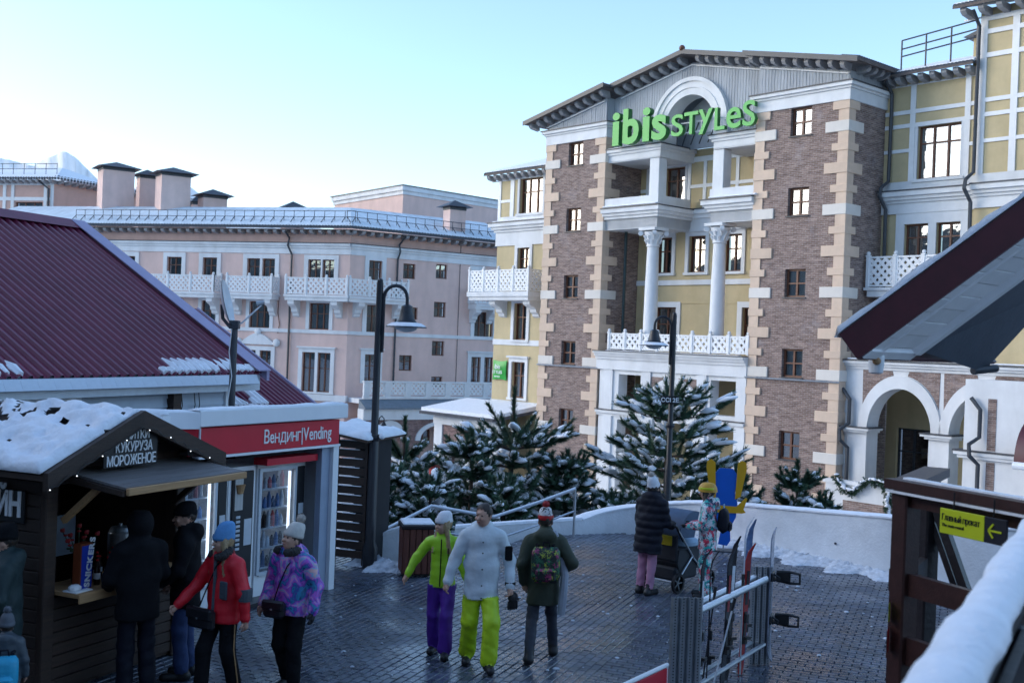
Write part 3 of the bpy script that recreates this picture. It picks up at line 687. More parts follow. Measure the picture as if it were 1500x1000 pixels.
# ---- left wing
Y3 = 1.5
wl = [(-3.73, -1.86, 10.6, 12.5), (-3.72, -2.75, 7.2, 8.75), (-3.82, -2.78, 3.75, 5.74), (-3.85, -2.76, .6, 2.55)]
wall(hotel, 'left_wing_wall', -5.5, 0, GZ, 12.75, Y3, wl, 'yellow_plaster')
part(hotel, 'left_wing_side', MB().box(-5.5, -5.48, Y3 + .003, 8, GZ, 12.75), 'yellow_plaster')
for k, (a, b, c, d) in enumerate(wl):
    window(hotel, (a + b) / 2, c, d, b - a, Y3, 3 if k == 0 else 2, .62, (0, 3, 1, 1)[k]); surround(hotel, a, b, c, d, Y3, .22 if k else .16, cap=(k == 3))
cornice(hotel, 'wing_cornice', -5.5, 0, Y3, 8.9, [(.75, .08), (.15, .16), (.15, .28), (.2, .4)], wrap=(1, 0))
for za, zb in ((10.2, 10.5), (3.45, 3.75), (.1, .42)): part(hotel, 'white_band', MB().box(-5.52, 0, Y3 - .05, Y3, za, zb), 'white_plaster')
part(hotel, 'snow_ledge', MB().bevbox(-5.6, -.1, Y3 - .38, Y3, 10.205, 10.26, .02), 'snow')
mb = MB(); mb.box(-5.52, -5.3, Y3 - .05, Y3, 10.5, 12.6); mb.box(-4.5, -4.2, Y3 - .05, Y3, 10.5, 12.6); mb.box(-5.5, 0, Y3 - .054, Y3, 12.55, 12.75); mb.box(-5.3, -4.5, Y3 - .045, Y3, 11.3, 11.45)
part(hotel, 'timber_framing', mb, 'white_paint')
eave(hotel, -6.2, 0, Y3, 12.7, .6, 11, 32)
lb = part(hotel, 'balcony', MB().box(-6.4, -1.5, .35, Y3, 5.85, 6.05).box(-6.5, -1.4, .25, Y3, 6.05, 6.3), 'white_plaster')
railing(lb, (-6.4, .35), (-1.5, .35), 6.3 - GZ, 1.25, 4); railing(lb, (-1.5, .36), (-1.5, Y3), 6.3 - GZ, 1.25, 1)
for x in (-4.7, -1.9): link('bracket', bracket_mesh(.9, .9, .5), lb, (x, Y3, 5.85 - GZ))
# lettering on the gable
sg = HF.w(4.75, -.35, 13.1)
sign = thing('hotel_sign', 'green raised letters on a white frame across the hotel gable', 'sign', (sg.x, sg.y, sg.z), -48.8)
mb = MB()
for z in (.18, .62): mb.tube([(.2, .15, z), (8.3, .15, z)], .03, 6)
for i in range(15): mb.tube([(.2 + i * .578, .15, .05), (.2 + i * .578, .15, .66)], .02, 6)
part(sign, 'sign_frame', MB().add([(p[0], p[1], p[2] + sg.z) for p in mb.v], mb.f), 'white_paint')
def letters(seq, z0, size, bold, depth):
    for ch_, x, zz, sz, sxx in seq:
        me = text_mesh(ch_, sz, depth, 'sign_green', bold * sz)
        xs = [v.co.x for v in me.vertices]; wd = max(xs) - min(xs)
        me.transform(Matrix.Translation((-min(xs), 0, 0)) @ Matrix.Identity(4)); me.transform(Matrix.Diagonal((sxx / wd, 1, 1, 1)))
        me.materials.append(MATS['sign_green_side'])
        for p in me.polygons: p.material_index = 0 if abs(p.normal.y) > .9 else 1
        link('letter', me, sign, (x, 0, zz))
letters([('i', .22, .06, 2.25, .46), ('b', .9, .06, 2.25, 1.02), ('i', 2.14, .06, 2.25, .46), ('s', 2.72, .06, 2.2, .88)], 0, 0, .03, .28)
letters([('S', 3.86, .06, 1.36, .7), ('T', 4.6, .06, 1.4, .8), ('y', 5.42, .34, 1.55, .78), ('L', 6.32, .06, 1.4, .56), ('e', 6.96, .06, 1.85, .78), ('S', 7.82, .06, 1.5, .66)], 0, 0, .012, .2)
# ================================================================ GROUND AND TERRAIN
mat('street_snow', (0.42, 0.44, 0.47), 0.85, 0.25, 1.2, 0.5, 8)
one('ground', MB().box(-4000, 4000, -1000, 7000, GZ - 1, GZ), 'street_snow', None, None, kind='structure')
mat('mountain_snow', (0.88, 0.87, 0.88), 0.9, 0.12, 0.004, 0.3, 0.02)
prof = [(-400, 262), (-150, 240), (-40, 225), (0, 231), (20, 236), (50, 243), (66, 232), (80, 227), (95, 221), (112, 232), (128, 248), (142, 262), (170, 280), (195, 276), (215, 262), (232, 256), (248, 255), (262, 262), (285, 278), (310, 298), (345, 306), (385, 308), (400, 314), (470, 335), (700, 380)]
mb = MB(); rows = 7; cols = []
rnd = random.Random(3); xs_ = np.arange(-400, 701, 6.0)
ys_ = np.interp(xs_, [p[0] for p in prof], [p[1] for p in prof])
for i, px in enumerate(xs_):
    base = dp(px, ys_[i] + rnd.uniform(-.7, .7), 5200); foot = dp(px, 560, 4300)
    for k in range(rows):
        f = k / (rows - 1); z = base[2] * (1 - f) ** 1.3 + GZ * (1 - (1 - f) ** 1.3)
        mb.v.append((base[0] * (1 - f) + foot[0] * f + 0, base[1] * (1 - f) + foot[1] * f + (rnd.uniform(-35, 35) if k else 0), z if k < rows - 1 else GZ - 5))
n = rows
for i in range(len(xs_) - 1):
    for k in range(n - 1): mb.f.append((i * n + k, (i + 1) * n + k, (i + 1) * n + k + 1, i * n + k + 1)); mb.mi.append(0)
one('mountain', mb, 'mountain_snow', None, None, smooth='all', kind='structure')
# plaza slab
PLAZA = [(-15, -5), (13, -5), (13, 17.2), (9.6, 17.3), (6.35, 18.5), (5.0, 20.0), (3.9, 21.2), (2.9, 22.0), (1.45, 21.6), (.3, 20.7), (-1.3, 18.2), (-1.5, 17.45), (-2.4, 18.6), (-8, 25), (-15, 25)]
mat('joint_sand', (0.02, 0.021, 0.026), 0.6, 0.3, 4, 0.4, 60)
one('plaza', MB().prism(PLAZA, GZ, -.028, 'z'), 'joint_sand', None, None, kind='structure')
plaza = bpy.data.objects['plaza']
def paver_mat(name, col, red=0.0):
    m, n, l, b = node_mat(name)
    tc = n.new('ShaderNodeNewGeometry'); oi = n.new('ShaderNodeObjectInfo')
    def noise(scale, det=5, rough=.6):
        z = n.new('ShaderNodeTexNoise'); z.inputs['Scale'].default_value = scale; z.inputs['Detail'].default_value = det; z.inputs['Roughness'].default_value = rough
        l.new(tc.outputs['Position'], z.inputs['Vector']); return z
    a = noise(.9, 5, .6); c = noise(38, 4); br = noise(4.7, 2)
    rp = n.new('ShaderNodeValToRGB'); e = rp.color_ramp.elements
    e[0].position = .35; e[0].color = rgba(col, .6); e[1].position = .68; e[1].color = rgba(col, 1.45)
    l.new(br.outputs['Fac'], rp.inputs[0])
    mx = n.new('ShaderNodeMixRGB'); mx.blend_type = 'MULTIPLY'; mx.inputs[0].default_value = .7
    l.new(rp.outputs[0], mx.inputs[1]); l.new(c.outputs['Color'], mx.inputs[2])
    dz = noise(.55, 7, .7); dr = n.new('ShaderNodeValToRGB'); dr.color_ramp.elements[0].position = .44; dr.color_ramp.elements[1].position = .66; dr.color_ramp.elements[0].color = (.8, .8, .8, 1); dr.color_ramp.elements[1].color = (1.7, 1.65, 1.55, 1)
    l.new(dz.outputs['Fac'], dr.inputs[0]); md = n.new('ShaderNodeMixRGB'); md.blend_type = 'MULTIPLY'; md.inputs[0].default_value = 1; l.new(mx.outputs[0], md.inputs[1]); l.new(dr.outputs[0], md.inputs[2])
    l.new(md.outputs[0], b.inputs['Base Color'])
    mr = n.new('ShaderNodeMapRange'); mr.inputs[1].default_value = .40; mr.inputs[2].default_value = .62; mr.inputs[3].default_value = .05; mr.inputs[4].default_value = .34
    l.new(a.outputs['Fac'], mr.inputs[0])
    mm = n.new('ShaderNodeMath'); mm.operation = 'MULTIPLY_ADD'; mm.inputs[1].default_value = .22; l.new(c.outputs['Fac'], mm.inputs[0]); l.new(mr.outputs[0], mm.inputs[2])
    l.new(mm.outputs[0], b.inputs['Roughness'])
    bp = n.new('ShaderNodeBump'); bp.inputs['Strength'].default_value = .3; bp.inputs['Distance'].default_value = .006
    l.new(c.outputs['Fac'], bp.inputs['Height']); l.new(bp.outputs[0], b.inputs['Normal'])
    b.inputs['Specular IOR Level'].default_value = .62
    MATS[name] = m
paver_mat('paver', (0.095, 0.115, 0.16))
def in_poly(x, y, poly):
    c = False; j = len(poly) - 1
    for i in range(len(poly)):
        xi, yi = poly[i]; xj, yj = poly[j]
        if (yi > y) != (yj > y) and x < (xj - xi) * (y - yi) / (yj - yi) + xi: c = not c
        j = i
    return c
PA = R(-22); pc, ps = math.cos(PA), math.sin(PA); BL, BW, GAP = .2, .1, .010
bricks = []
def keep(x, y): return 8.6 < y < 22.2 and abs(x / y) < .56 and in_poly(x, y, PLAZA)
for j in range(-90, 240):
    for i in range(-80, 135):
        u = (i + (.5 if j % 2 else 0)) * BL; v = j * BW; x, y = u * pc - v * ps, u * ps + v * pc      # right field: courses along the wall
        if u >= -3.61 and keep(x, y): bricks.append((x, y, 0))
        if j % 2 and i == 0:
            xh, yh = -3.65 * pc - v * ps, -3.65 * ps + v * pc
            if keep(xh, yh): bricks.append((xh, yh, 2))
        v2 = (i + (.5 if j % 2 else 0)) * BL; u2 = -3.70 - (j + .5) * BW; x, y = u2 * pc - v2 * ps, u2 * ps + v2 * pc   # left field: courses turned a quarter
        if u2 < -3.70 and keep(x, y): bricks.append((x, y, 1))
bricks.sort(key=lambda p: p[1])
def brick_geo(mb, x, y, dz, tl, sx=0, sy=0):
    a, b, c = BL / 2 - GAP / 2, BW / 2 - GAP / 2, .006
    if tl == 1: a, b = b, a
    if tl == 2: a = b
    vs = []
    for (px_, py_, z) in [(-a, -b, -.03), (a, -b, -.03), (a, b, -.03), (-a, b, -.03), (-a, -b, -.008), (a, -b, -.008), (a, b, -.008), (-a, b, -.008), (-a + c, -b + c, 0), (a - c, -b + c, 0), (a - c, b - c, 0), (-a + c, b - c, 0)]:
        zz = z + (dz + px_ * sx + py_ * sy if z > -.02 else 0)
        vs.append((x + px_ * pc - py_ * ps, y + px_ * ps + py_ * pc, zz))
    mb.add(vs, [(8, 9, 10, 11)] + [(i + 4, (i + 1) % 4 + 4, (i + 1) % 4 + 8, i + 8) for i in range(4)] + [(i, (i + 1) % 4, (i + 1) % 4 + 4, i + 4) for i in range(4)])
def visible_near(p):
    x, y = p[:2]; u = 750 + x / y * FPX; return 470 < u < 1290 and 10.3 < y
near = [p for p in bricks if visible_near(p)][:300]; nearset = set(near)
variants = [[], [], []]
for tl in (0, 1, 2):
    for k in range(6):
        mb = MB(); brick_geo(mb, 0, 0, random.uniform(-.0025, .0025), tl, random.uniform(-.006, .006), random.uniform(-.006, .006)); variants[tl].append(mb.mesh('brick', 'paver'))
for x, y, tl in near: link('brick', random.choice(variants[tl]), plaza, (x, y, 0))
mb = MB()
for p in bricks:
    if p not in nearset: brick_geo(mb, p[0], p[1], random.uniform(-.0025, .0025), p[2], random.uniform(-.006, .006), random.uniform(-.006, .006))
o = link('far_bricks', mb.mesh('far_bricks', 'paver'), plaza); o['kind'] = 'stuff'
rc = random.Random(21); mb = MB()
for _ in range(260):
    a_ = rc.random(); x, y = rc.uniform(-2.4, 6.2), 10.5 + 10 * rc.random() ** 1.3
    if not in_poly(x, y, PLAZA) or (rc.random() < .5 and y < 15): continue
    r_ = rc.uniform(.008, .03) * (1.6 if rc.random() < .12 else 1); mb.ball((x, y, .004), (r_, r_ * rc.uniform(.6, 1.2), r_ * .45), 6, 4)
tag(link('snow_crumbs', mb.mesh('snow_crumbs', 'dirty_snow', 'all')), 'tiny crumbs of snow scattered over the wet paving', 'snow', kind='stuff')
# ================================================================ PINK BUILDING
def reparent(tmp, main):
    A = Matrix.Translation(main.location) @ Matrix.Rotation(main.rotation_euler.z, 4, 'Z'); B = Matrix.Translation(tmp.location) @ Matrix.Rotation(tmp.rotation_euler.z, 4, 'Z')
    for c in list(tmp.children):
        b = c.matrix_basis.copy(); c.parent = main; c.matrix_basis = A.inverted() @ B @ b
    bpy.data.objects.remove(tmp)
PC = (-10.889, 74.0)
pink = thing('apartment_building', 'long pink building with white lattice balconies and snowy roof behind the maroon roof', 'building', (PC[0], PC[1], GZ))
tl = thing('tmp', '', '', (PC[0], PC[1], GZ), -16.0); tr_ = thing('tmp', '', '', (PC[0], PC[1], GZ), 35.3)
# left face
W1 = [(-17.3, -16.3, 7.25, 8.6), (-13.75, -12.6, 7.25, 8.6), (-10.95, -9.85, 7.25, 8.6), (-7.55, -6.58, 7.25, 8.6), (-6.4, -5.45, 7.25, 8.6), (-3.0, -2.07, 7.25, 8.6), (-1.96, -1.1, 7.25, 8.6), (-20.5, -19.5, 7.25, 8.6)]
W2 = [(-10.92, -9.8, 3.9, 5.65), (-7.25, -5.7, 3.9, 5.7), (-2.78, -1.33, 3.95, 5.7), (-14, -12.8, 3.9, 5.7)]
W3 = [(-7.55, -6.65, .3, 2.4), (-6.35, -5.5, .3, 2.4), (-3.18, -2.25, -.2, 2.42), (-2.05, -1.12, -.2, 2.42)]
wall(tl, 'wall', -30, 0, GZ, 9.0, 0, W1 + W2 + W3, 'pink_plaster')
for k, (a, b, c, d) in enumerate(W1 + W2 + W3):
    window(tl, (a + b) / 2, c, d, b - a, 0, 3 if b - a > 1.3 else 2, .6, (1, 0, 4, 1, 3)[k % 5])
for a, b, c, d in [W1[0], W1[1], W1[2], W1[7], (-7.55, -5.45, 7.25, 8.6), (-3.0, -1.1, 7.25, 8.6)]: surround(tl, a, b, c, d, 0, .3, sill=False)
for a, b, c, d in W2: surround(tl, a, b, c, d, 0, .25, sill=False)
for a, b, c, d in [(-7.55, -5.5, .3, 2.4), (-3.18, -1.12, -.2, 2.42)]: surround(tl, a, b, c, d, 0, .28, cap=a > -4)
for a, b in ((-6.58, -6.4), (-2.07, -1.96)): part(tl, 'mullion', MB().box(a, b, -.06, .1, 7.25, 8.6), 'white_plaster')
for a, b, c, d in ((-6.65, -6.35, .3, 2.4), (-2.25, -2.05, -.2, 2.42)): part(tl, 'mullion', MB().box(a, b, -.06, .1, c, d), 'white_plaster')
# ornate pediment
mb = MB(); mb.prism([(-8.0 + 2.95 * i / 20, 2.8 + .75 * math.sin(math.pi * i / 20) ** 1.3) for i in range(21)], -.16, 0, 'y')
for x, z, r in ((-7.95, 2.95, .28), (-5.1, 2.95, .28), (-6.52, 3.65, .26)): mb.ball((x, -.1, z), (r, .14, r))
part(tl, 'window_pediment', mb, 'white_plaster', smooth=True)
part(tl, 'string_course', MB().box(-30, .05, -.08, 0, 3.68, 3.92), 'white_plaster')
cornice(tl, 'cornice', -30, .06, 0, 8.95, [(.4, .06), (.16, .14), (.16, .24)])
part(tl, 'frieze', MB().box(-30, 0, -.02, .3, 9.7, 10.6), 'salmon_plaster')
part(tl, 'base_band', MB().box(-30, .2, -.35, 0, -.75, -.35), 'white_plaster')
for a, b, n in ((-14.7, -9.45, 3), (-8.42, -5.1, 2), (-4.05, .35, 3)):
    sl_ = part(tl, 'balcony', MB().box(a - .05, b + .05, -1.1, 0, 5.82, 6.05).box(a - .12, b + .12, -1.18, 0, 6.05, 6.2), 'white_plaster')
    railing(sl_, (a, -1.1), (b, -1.1), 6.2 - GZ, 1.2, n)
    if b < 0: railing(sl_, (b, -1.09), (b, -.1), 6.2 - GZ, 1.2, 1)
    for x in (a + .35, b - .35 if b < 0 else -.6): link('bracket', bracket_mesh(1.0, 1.1, .45), sl_, (x, 0, 5.82 - GZ))
part(tl, 'drainpipe', MB().tube([(-4.45, -.7, 10.4), (-4.4, -.15, 10.0), (-4.4, -.35, 9.5), (-4.2, -.12, 8.9), (-4.2, -.12, .0)], .07, 6), 'dark_metal')
part(tl, 'cable', MB().tube([(-5.05, -.05, 6), (-5.1, -.05, 5.0), (-4.95, -.05, 4.2), (-5.05, -.05, 3.6)], .025, 5), 'window_wood')
# right face
V1 = [(1.4, 2.4, 7.3, 8.7), (4.05, 5.0, 7.65, 8.68), (6.65, 7.57, 7.82, 8.82), (9.75, 10.4, 7.3, 8.6)]
V2 = [(1.36, 2.4, 3.9, 5.72), (4.5, 5.3, 4.9, 5.72), (6.6, 7.57, 5.14, 6.2), (9.97, 11.6, 3.78, 5.65)]
V3 = [(1.35, 2.36, .5, 2.42), (4.0, 5.0, 1.37, 2.43), (6.56, 7.55, 2.46, 3.48), (9.83, 10.65, .6, 2.45), (10.95, 11.75, .6, 2.45), (6.6, 7.5, .2, 1.0)]
wall(tr_, 'wall', 0, 13.5, GZ, 9.0, 0, V1 + V2 + V3, 'pink_plaster')
for k, (a, b, c, d) in enumerate(V1 + V2 + V3): window(tr_, (a + b) / 2, c, d, b - a, 0, 3 if b - a > 1.3 else 2, .6, (0, 1, 0, 0)[k % 4])
for k, (a, b, c, d) in enumerate([V1[0], V1[3], V2[0], V2[3], V3[0], (9.83, 11.75, .6, 2.45)]): surround(tr_, a, b, c, d, 0, .3, sill=False, cap=k > 3)
part(tr_, 'mullion', MB().box(10.65, 10.95, -.06, .1, .6, 2.45), 'white_plaster')
part(tr_, 'string_course', MB().box(.0, 6.4, -.08, 0, 3.68, 3.92).box(7.7, 13.5, -.08, 0, 3.68, 3.92).box(6.4, 7.7, -.08, 0, 3.68, 3.92), 'white_plaster')
cornice(tr_, 'cornice', 0, 13.5, 0, 8.95, [(.4, .06), (.16, .14), (.16, .24)])
part(tr_, 'frieze', MB().box(0, 13.5, -.02, .3, 9.7, 10.6), 'salmon_plaster')
for a, b, n, lf in ((-.45, 3.9, 3, 1), (9.4, 11.6, 2, 0)):
    sl_ = part(tr_, 'balcony', MB().box(a, b + .05, -1.0, 0, 5.82, 6.05).box(a, b + .12, -1.1, 0, 6.05, 6.2), 'white_plaster')
    railing(sl_, (a, -1.0), (b, -1.0), 6.2 - GZ, 1.2, n); railing(sl_, (b if lf else a, -.99), (b if lf else a, -.1), 6.2 - GZ, 1.2, 1)
    for x in (a + (1.0 if lf else .35), b - .4): link('bracket', bracket_mesh(.9, 1.0, .45), sl_, (x, 0, 5.82 - GZ))
part(tr_, 'drainpipe', MB().tube([(3.75, -.7, 10.4), (3.6, -.15, 9.9), (3.6, -.3, 9.4), (3.55, -.1, 8.9), (3.55, -.1, 0.3)], .07, 6), 'dark_metal')
part(tr_, 'lightning_rod', MB().tube([(8.6, -.04, 10.4), (8.6, -.04, 0.5)], .02, 5), 'dark_metal')
# terrace with lattice parapet, metal skirt roof and brick arcade below
te = part(tr_, 'terrace', MB().box(.2, 13.5, -2.0, 0, -.75, -.45), 'white_plaster')
me = lattice_mesh(1.15, .85)
for i in range(8): link('lattice_panel', me, te, (.75 + i * 1.55, -1.95, .28 - .55 - GZ + .1))
for i in range(9): link('parapet_post', (CACHE.get('pp') or CACHE.setdefault('pp', MB().box(-.2, .2, -.1, .1, 0, 1.1).mesh('parapet_post', 'white_plaster'))), te, (.53 + i * 1.55, -1.95, -.4 - GZ))
part(tr_, 'parapet_rail', MB().box(.3, 13.5, -2.08, -1.82, .62, .74).box(.3, 13.5, -2.06, -1.84, -.42, -.25), 'white_plaster')
mat('grey_skirt', (0.16, 0.2, 0.24), 0.5, 0.15, 4)
part(tr_, 'skirt_roof', MB().prism([(-2.0, -.45), (-2.9, -.95), (-2.9, -1.05), (-2.0, -1.05)], .0, 13.5, 'x'), 'grey_skirt')
part(tr_, 'entablature', MB().box(.0, 13.5, -2.7, -1.9, -1.75, -1.05), 'white_plaster')
AH = []
for pxs in ((552, 586), (614, 668)):
    a = tr_; xa = [Fr(PC, 35.3).hit(p, 650, -2.5)[0] for p in pxs]; AH.append((xa[0], xa[1], GZ, -2.15, min(1.0, (xa[1] - xa[0]) / 2)))
wall(tr_, 'arcade_wall', 0, 13.5, GZ, -1.75, -2.5, AH, 'base_brick', .5)
for h in AH: part(tr_, 'arcade_arch', ring((h[0] + h[1]) / 2, h[3] - h[4], (h[1] - h[0]) / 2, (h[1] - h[0]) / 2 + .35, -2.62, -2.3, h[4] / ((h[1] - h[0]) / 2)), 'white_plaster')
wall(tr_, 'arcade_back', 0, 13.5, GZ, -1.75, -.8, [(5.2, 6.2, -3.6, -2.6)], 'pink_plaster')
window(tr_, 5.7, -3.6, -2.6, 1.0, -.8, 2, .5, 0)
# roofs
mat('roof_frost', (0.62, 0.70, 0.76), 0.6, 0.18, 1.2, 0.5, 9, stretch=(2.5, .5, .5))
for t_, xs4, nm in ((tl, (-30, -30, .38, -2.16), 0), (tr_, (-.38, 2.16, 13.5, 13.5), 1)):
    xo0, xi0, xo1, xi1 = (xs4[0], xs4[1], xs4[2], xs4[3]) if nm == 0 else (xs4[0], xs4[1], xs4[2], xs4[3])
    q = MB()
    pts = [(xo0, -.8, 10.6), (xo1, -.8, 10.6), (xi1, 4.5, 12.4), (xi0, 4.5, 12.4)]
    q.add(pts + [(p[0], p[1], p[2] + .16) for p in pts], [(0, 1, 2, 3), (4, 5, 6, 7), (0, 1, 5, 4), (1, 2, 6, 5), (2, 3, 7, 6), (3, 0, 4, 7)])
    part(t_, 'roof', q, 'slate_roof')
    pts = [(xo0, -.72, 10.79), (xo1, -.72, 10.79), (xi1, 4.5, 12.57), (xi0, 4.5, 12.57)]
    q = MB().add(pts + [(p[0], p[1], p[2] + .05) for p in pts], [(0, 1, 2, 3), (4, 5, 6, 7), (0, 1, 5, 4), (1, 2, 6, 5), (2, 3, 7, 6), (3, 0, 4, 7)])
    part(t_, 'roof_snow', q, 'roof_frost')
    wavy_tiles(t_, 'eave_tiles', (xo0, -.82, 10.7), (xo1, -.82, 10.7), (0, .5, .19), int((xo1 - xo0) / .22), .09)
    part(t_, 'eave_soffit', MB().box(xo0, xo1, -.8, 0, 10.5, 10.55), 'soffit_wood')
    nb = int((xo1 - xo0) / .65)
    for i in range(nb): link('eave_bracket', box_bracket(.24, .7, .26), t_, (xo0 + (i + .5) * (xo1 - xo0) / nb, 0, 10.5 - GZ))
    q = MB()
    xa, xb = max(xo0, -22) + .3, xo1 - .3
    for z in (.35, .75): q.tube([(xa, .5, 11.15 + z), (xb, .5, 11.15 + z)], .022, 5)
    for i in range(int((xb - xa) / .75) + 1): q.tube([(xa + i * .75, .5, 11.1), (xa + i * .75, .5, 11.92)], .022, 5); q.tube([(xa + i * .75, .5, 11.5), (xa + i * .75, -.1, 11.0)], .03, 5)
    part(t_, 'roof_guard_rail', q, 'dark_metal')
reparent(tl, pink); reparent(tr_, pink)
# penthouse box on the pink roof
pts = [dp(490, 300, 95), dp(590, 300, 86), dp(760, 300, 95), dp(640, 300, 104)]
ph = thing('rooftop_block', 'low pink box with white cornice on the snowy roof left of the hotel', 'building', (pts[1][0], pts[1][1], 11.5))
poly = [(p[0] - pts[1][0], p[1] - pts[1][1]) for p in pts]
def scaled(poly, d):
    c = np.mean(poly, axis=0); return [tuple(c + (np.array(p) - c) * (1 + d / np.linalg.norm(np.array(p) - c))) for p in poly]
part(ph, 'wall', MB().prism(poly, 11.5, 14.6, 'z'), 'pink_plaster')
part(ph, 'cornice', MB().prism(scaled(poly, .12), 14.6, 14.9, 'z').prism(scaled(poly, .3), 14.9, 15.25, 'z'), 'white_plaster')
part(ph, 'roof_edge', MB().prism(scaled(poly, .4), 15.25, 15.32, 'z'), 'dark_metal')
# chimneys
def chimney(pxl, pxr, ytop, ybot, D, label, capw=.45):
    a, b = dp(pxl, ytop, D), dp(pxr, ytop, D); zb = dp(pxl, ybot, D)[2]; w_ = b[0] - a[0]; cx = (a[0] + b[0]) / 2; s_ = w_ / 1.36 / 2; zt = a[2]
    t = thing('chimney', label, 'chimney', (cx, D, zb - 1.5), 32, 'chimneys on the pink roofs')
    part(t, 'stack', MB().box(-s_ * 1.1, s_ * 1.1, -s_ * .9, s_ * .9, zb - 1.5, zt), 'pink_plaster')
    part(t, 'cap', MB().box(-s_ * 1.1 - .03, s_ * 1.1 + .03, -s_ * .9 - .03, s_ * .9 + .03, zt, zt + .22).add([(x * (s_ * 1.1 + capw), y * (s_ * .9 + capw), zt + .22) for x, y in ((-1, -1), (1, -1), (1, 1), (-1, 1))] + [(0, 0, zt + .75)], [(3, 2, 1, 0), (0, 1, 4), (1, 2, 4), (2, 3, 4), (3, 0, 4)]), 'dark_metal')
chimney(143, 198, 251, 305, 85, 'largest pink chimney with dark cap, leftmost on the pink roof')
chimney(200, 231, 262, 308, 88, 'narrow pink chimney half hidden between the two big ones')
chimney(228, 280, 259, 318, 83, 'pink chimney with dark cap, right of the narrow one', .5)
chimney(290, 333, 291, 308, 84, 'low pink chimney with wide dark cap on the snowy roof')
chimney(280, 296, 300, 310, 88, 'tiny chimney peeking out behind the low wide one', .2)
chimney(412, 446, 309, 318, 84, 'chimney of which only the flat dark cap shows', .3)
chimney(650, 682, 308, 328, 80, 'small dark capped chimney before the pink rooftop box', .4)
# back left block
K = dp(78, 300, 88); kb = thing('corner_building', 'pink half timbered block with snowy hip roof at the far left', 'building', (K[0], K[1], GZ))
tk = thing('tmp', '', '', (K[0], K[1], GZ), -14); tk2 = thing('tmp', '', '', (K[0], K[1], GZ), 52)
kf = Fr(K, -14)
ze = kf.hit(70, 266)[1]; wz0, wz1 = kf.hit(40, 322)[1] - .3, kf.hit(40, 296)[1]; wa, wb = kf.hit(22, 310)[0], kf.hit(62, 310)[0]
wall(tk, 'wall', -9, 0, 5, ze, 0, [(wa, wb, wz0, wz1)], 'salmon_plaster'); window(tk, (wa + wb) / 2, wz0, wz1, wb - wa, 0, 3, .6, 0)
mb = MB()
for x in (-.12, wa - .25, wb + .25, wa - 1.0): mb.box(x - .14, x + .14, -.06, 0, 8, ze)
for z in (wz1 + .25, ze - .15): mb.box(-9, 0, -.055, 0, z - .14, z + .14)
part(tk, 'timber_framing', mb, 'white_paint')
part(tk, 'drainpipe', MB().tube([(-1.0, -.6, ze), (-.35, -.15, ze - .6), (-.35, -.15, 8)], .08, 6), 'dark_metal')
part(tk2, 'wall', MB().box(0, 13, .003, .3, 5, ze), 'salmon_plaster')
H1 = kf.hit(45, 246, 4)[1] - .7
q = MB(); E0 = [(-9.6, -.8, ze + .1), (.8, -.8, ze + .1), (-2.2, 4.0, H1 + .5), (-9.6, 4.0, H1 + .5)]
q.add(E0 + [(p[0], p[1], p[2] + .2) for p in E0], [(0, 1, 2, 3), (4, 5, 6, 7), (0, 1, 5, 4), (1, 2, 6, 5), (2, 3, 7, 6), (3, 0, 4, 7)]); part(tk, 'roof', q, 'snow')
wavy_tiles(tk, 'eave_tiles', (-9.6, -.85, ze + .14), (.8, -.85, ze + .14), (0, .5, .2), 44, .1)
q = MB(); a14, a52 = R(-14), R(52)
def w2(fr_a, x, y): return (x * math.cos(fr_a) - y * math.sin(fr_a), x * math.sin(fr_a) + y * math.cos(fr_a))
def to52(p): return (p[0] * math.cos(-a52) - p[1] * math.sin(-a52), p[0] * math.sin(-a52) + p[1] * math.cos(-a52))
c0 = to52(w2(a14, .8, -.8)); c1 = to52(w2(a14, -2.2, 4.0))
E1 = [(c0[0], c0[1], ze + .1), (15, c0[1], ze - .2), (15, c1[1] + 1, H1 - 1.5), (c1[0], c1[1], H1 + .5)]
q.add(E1 + [(p[0], p[1], p[2] + .2) for p in E1], [(0, 1, 2, 3), (4, 5, 6, 7), (0, 1, 5, 4), (1, 2, 6, 5), (2, 3, 7, 6), (3, 0, 4, 7)]); part(tk2, 'roof', q, 'snow')
wavy_tiles(tk2, 'eave_tiles', (c0[0], c0[1] - .05, ze + .14), (15, c0[1] - .05, ze - .14), (0, .5, .2), 56, .1)
for t_, x0, x1, n, dz in ((tk, -9, .4, 16, 0), (tk2, 0, 14, 22, -.3)):
    for i in range(n): link('eave_bracket', box_bracket(.24, .75, .28), t_, (x0 + (i + .5) * (x1 - x0) / n, 0, ze + .08 + dz * i / n - GZ))
q = MB()
for z in (.45, .85): q.tube([(-9, .3, ze + .6 + z), (0, .3, ze + .6 + z)], .025, 5)
for i in range(10): q.tube([(-9 + i, .3, ze + .5), (-9 + i, .3, ze + 1.5)], .025, 5)
part(tk, 'roof_guard_rail', q, 'dark_metal')
reparent(tk, kb); reparent(tk2, kb)
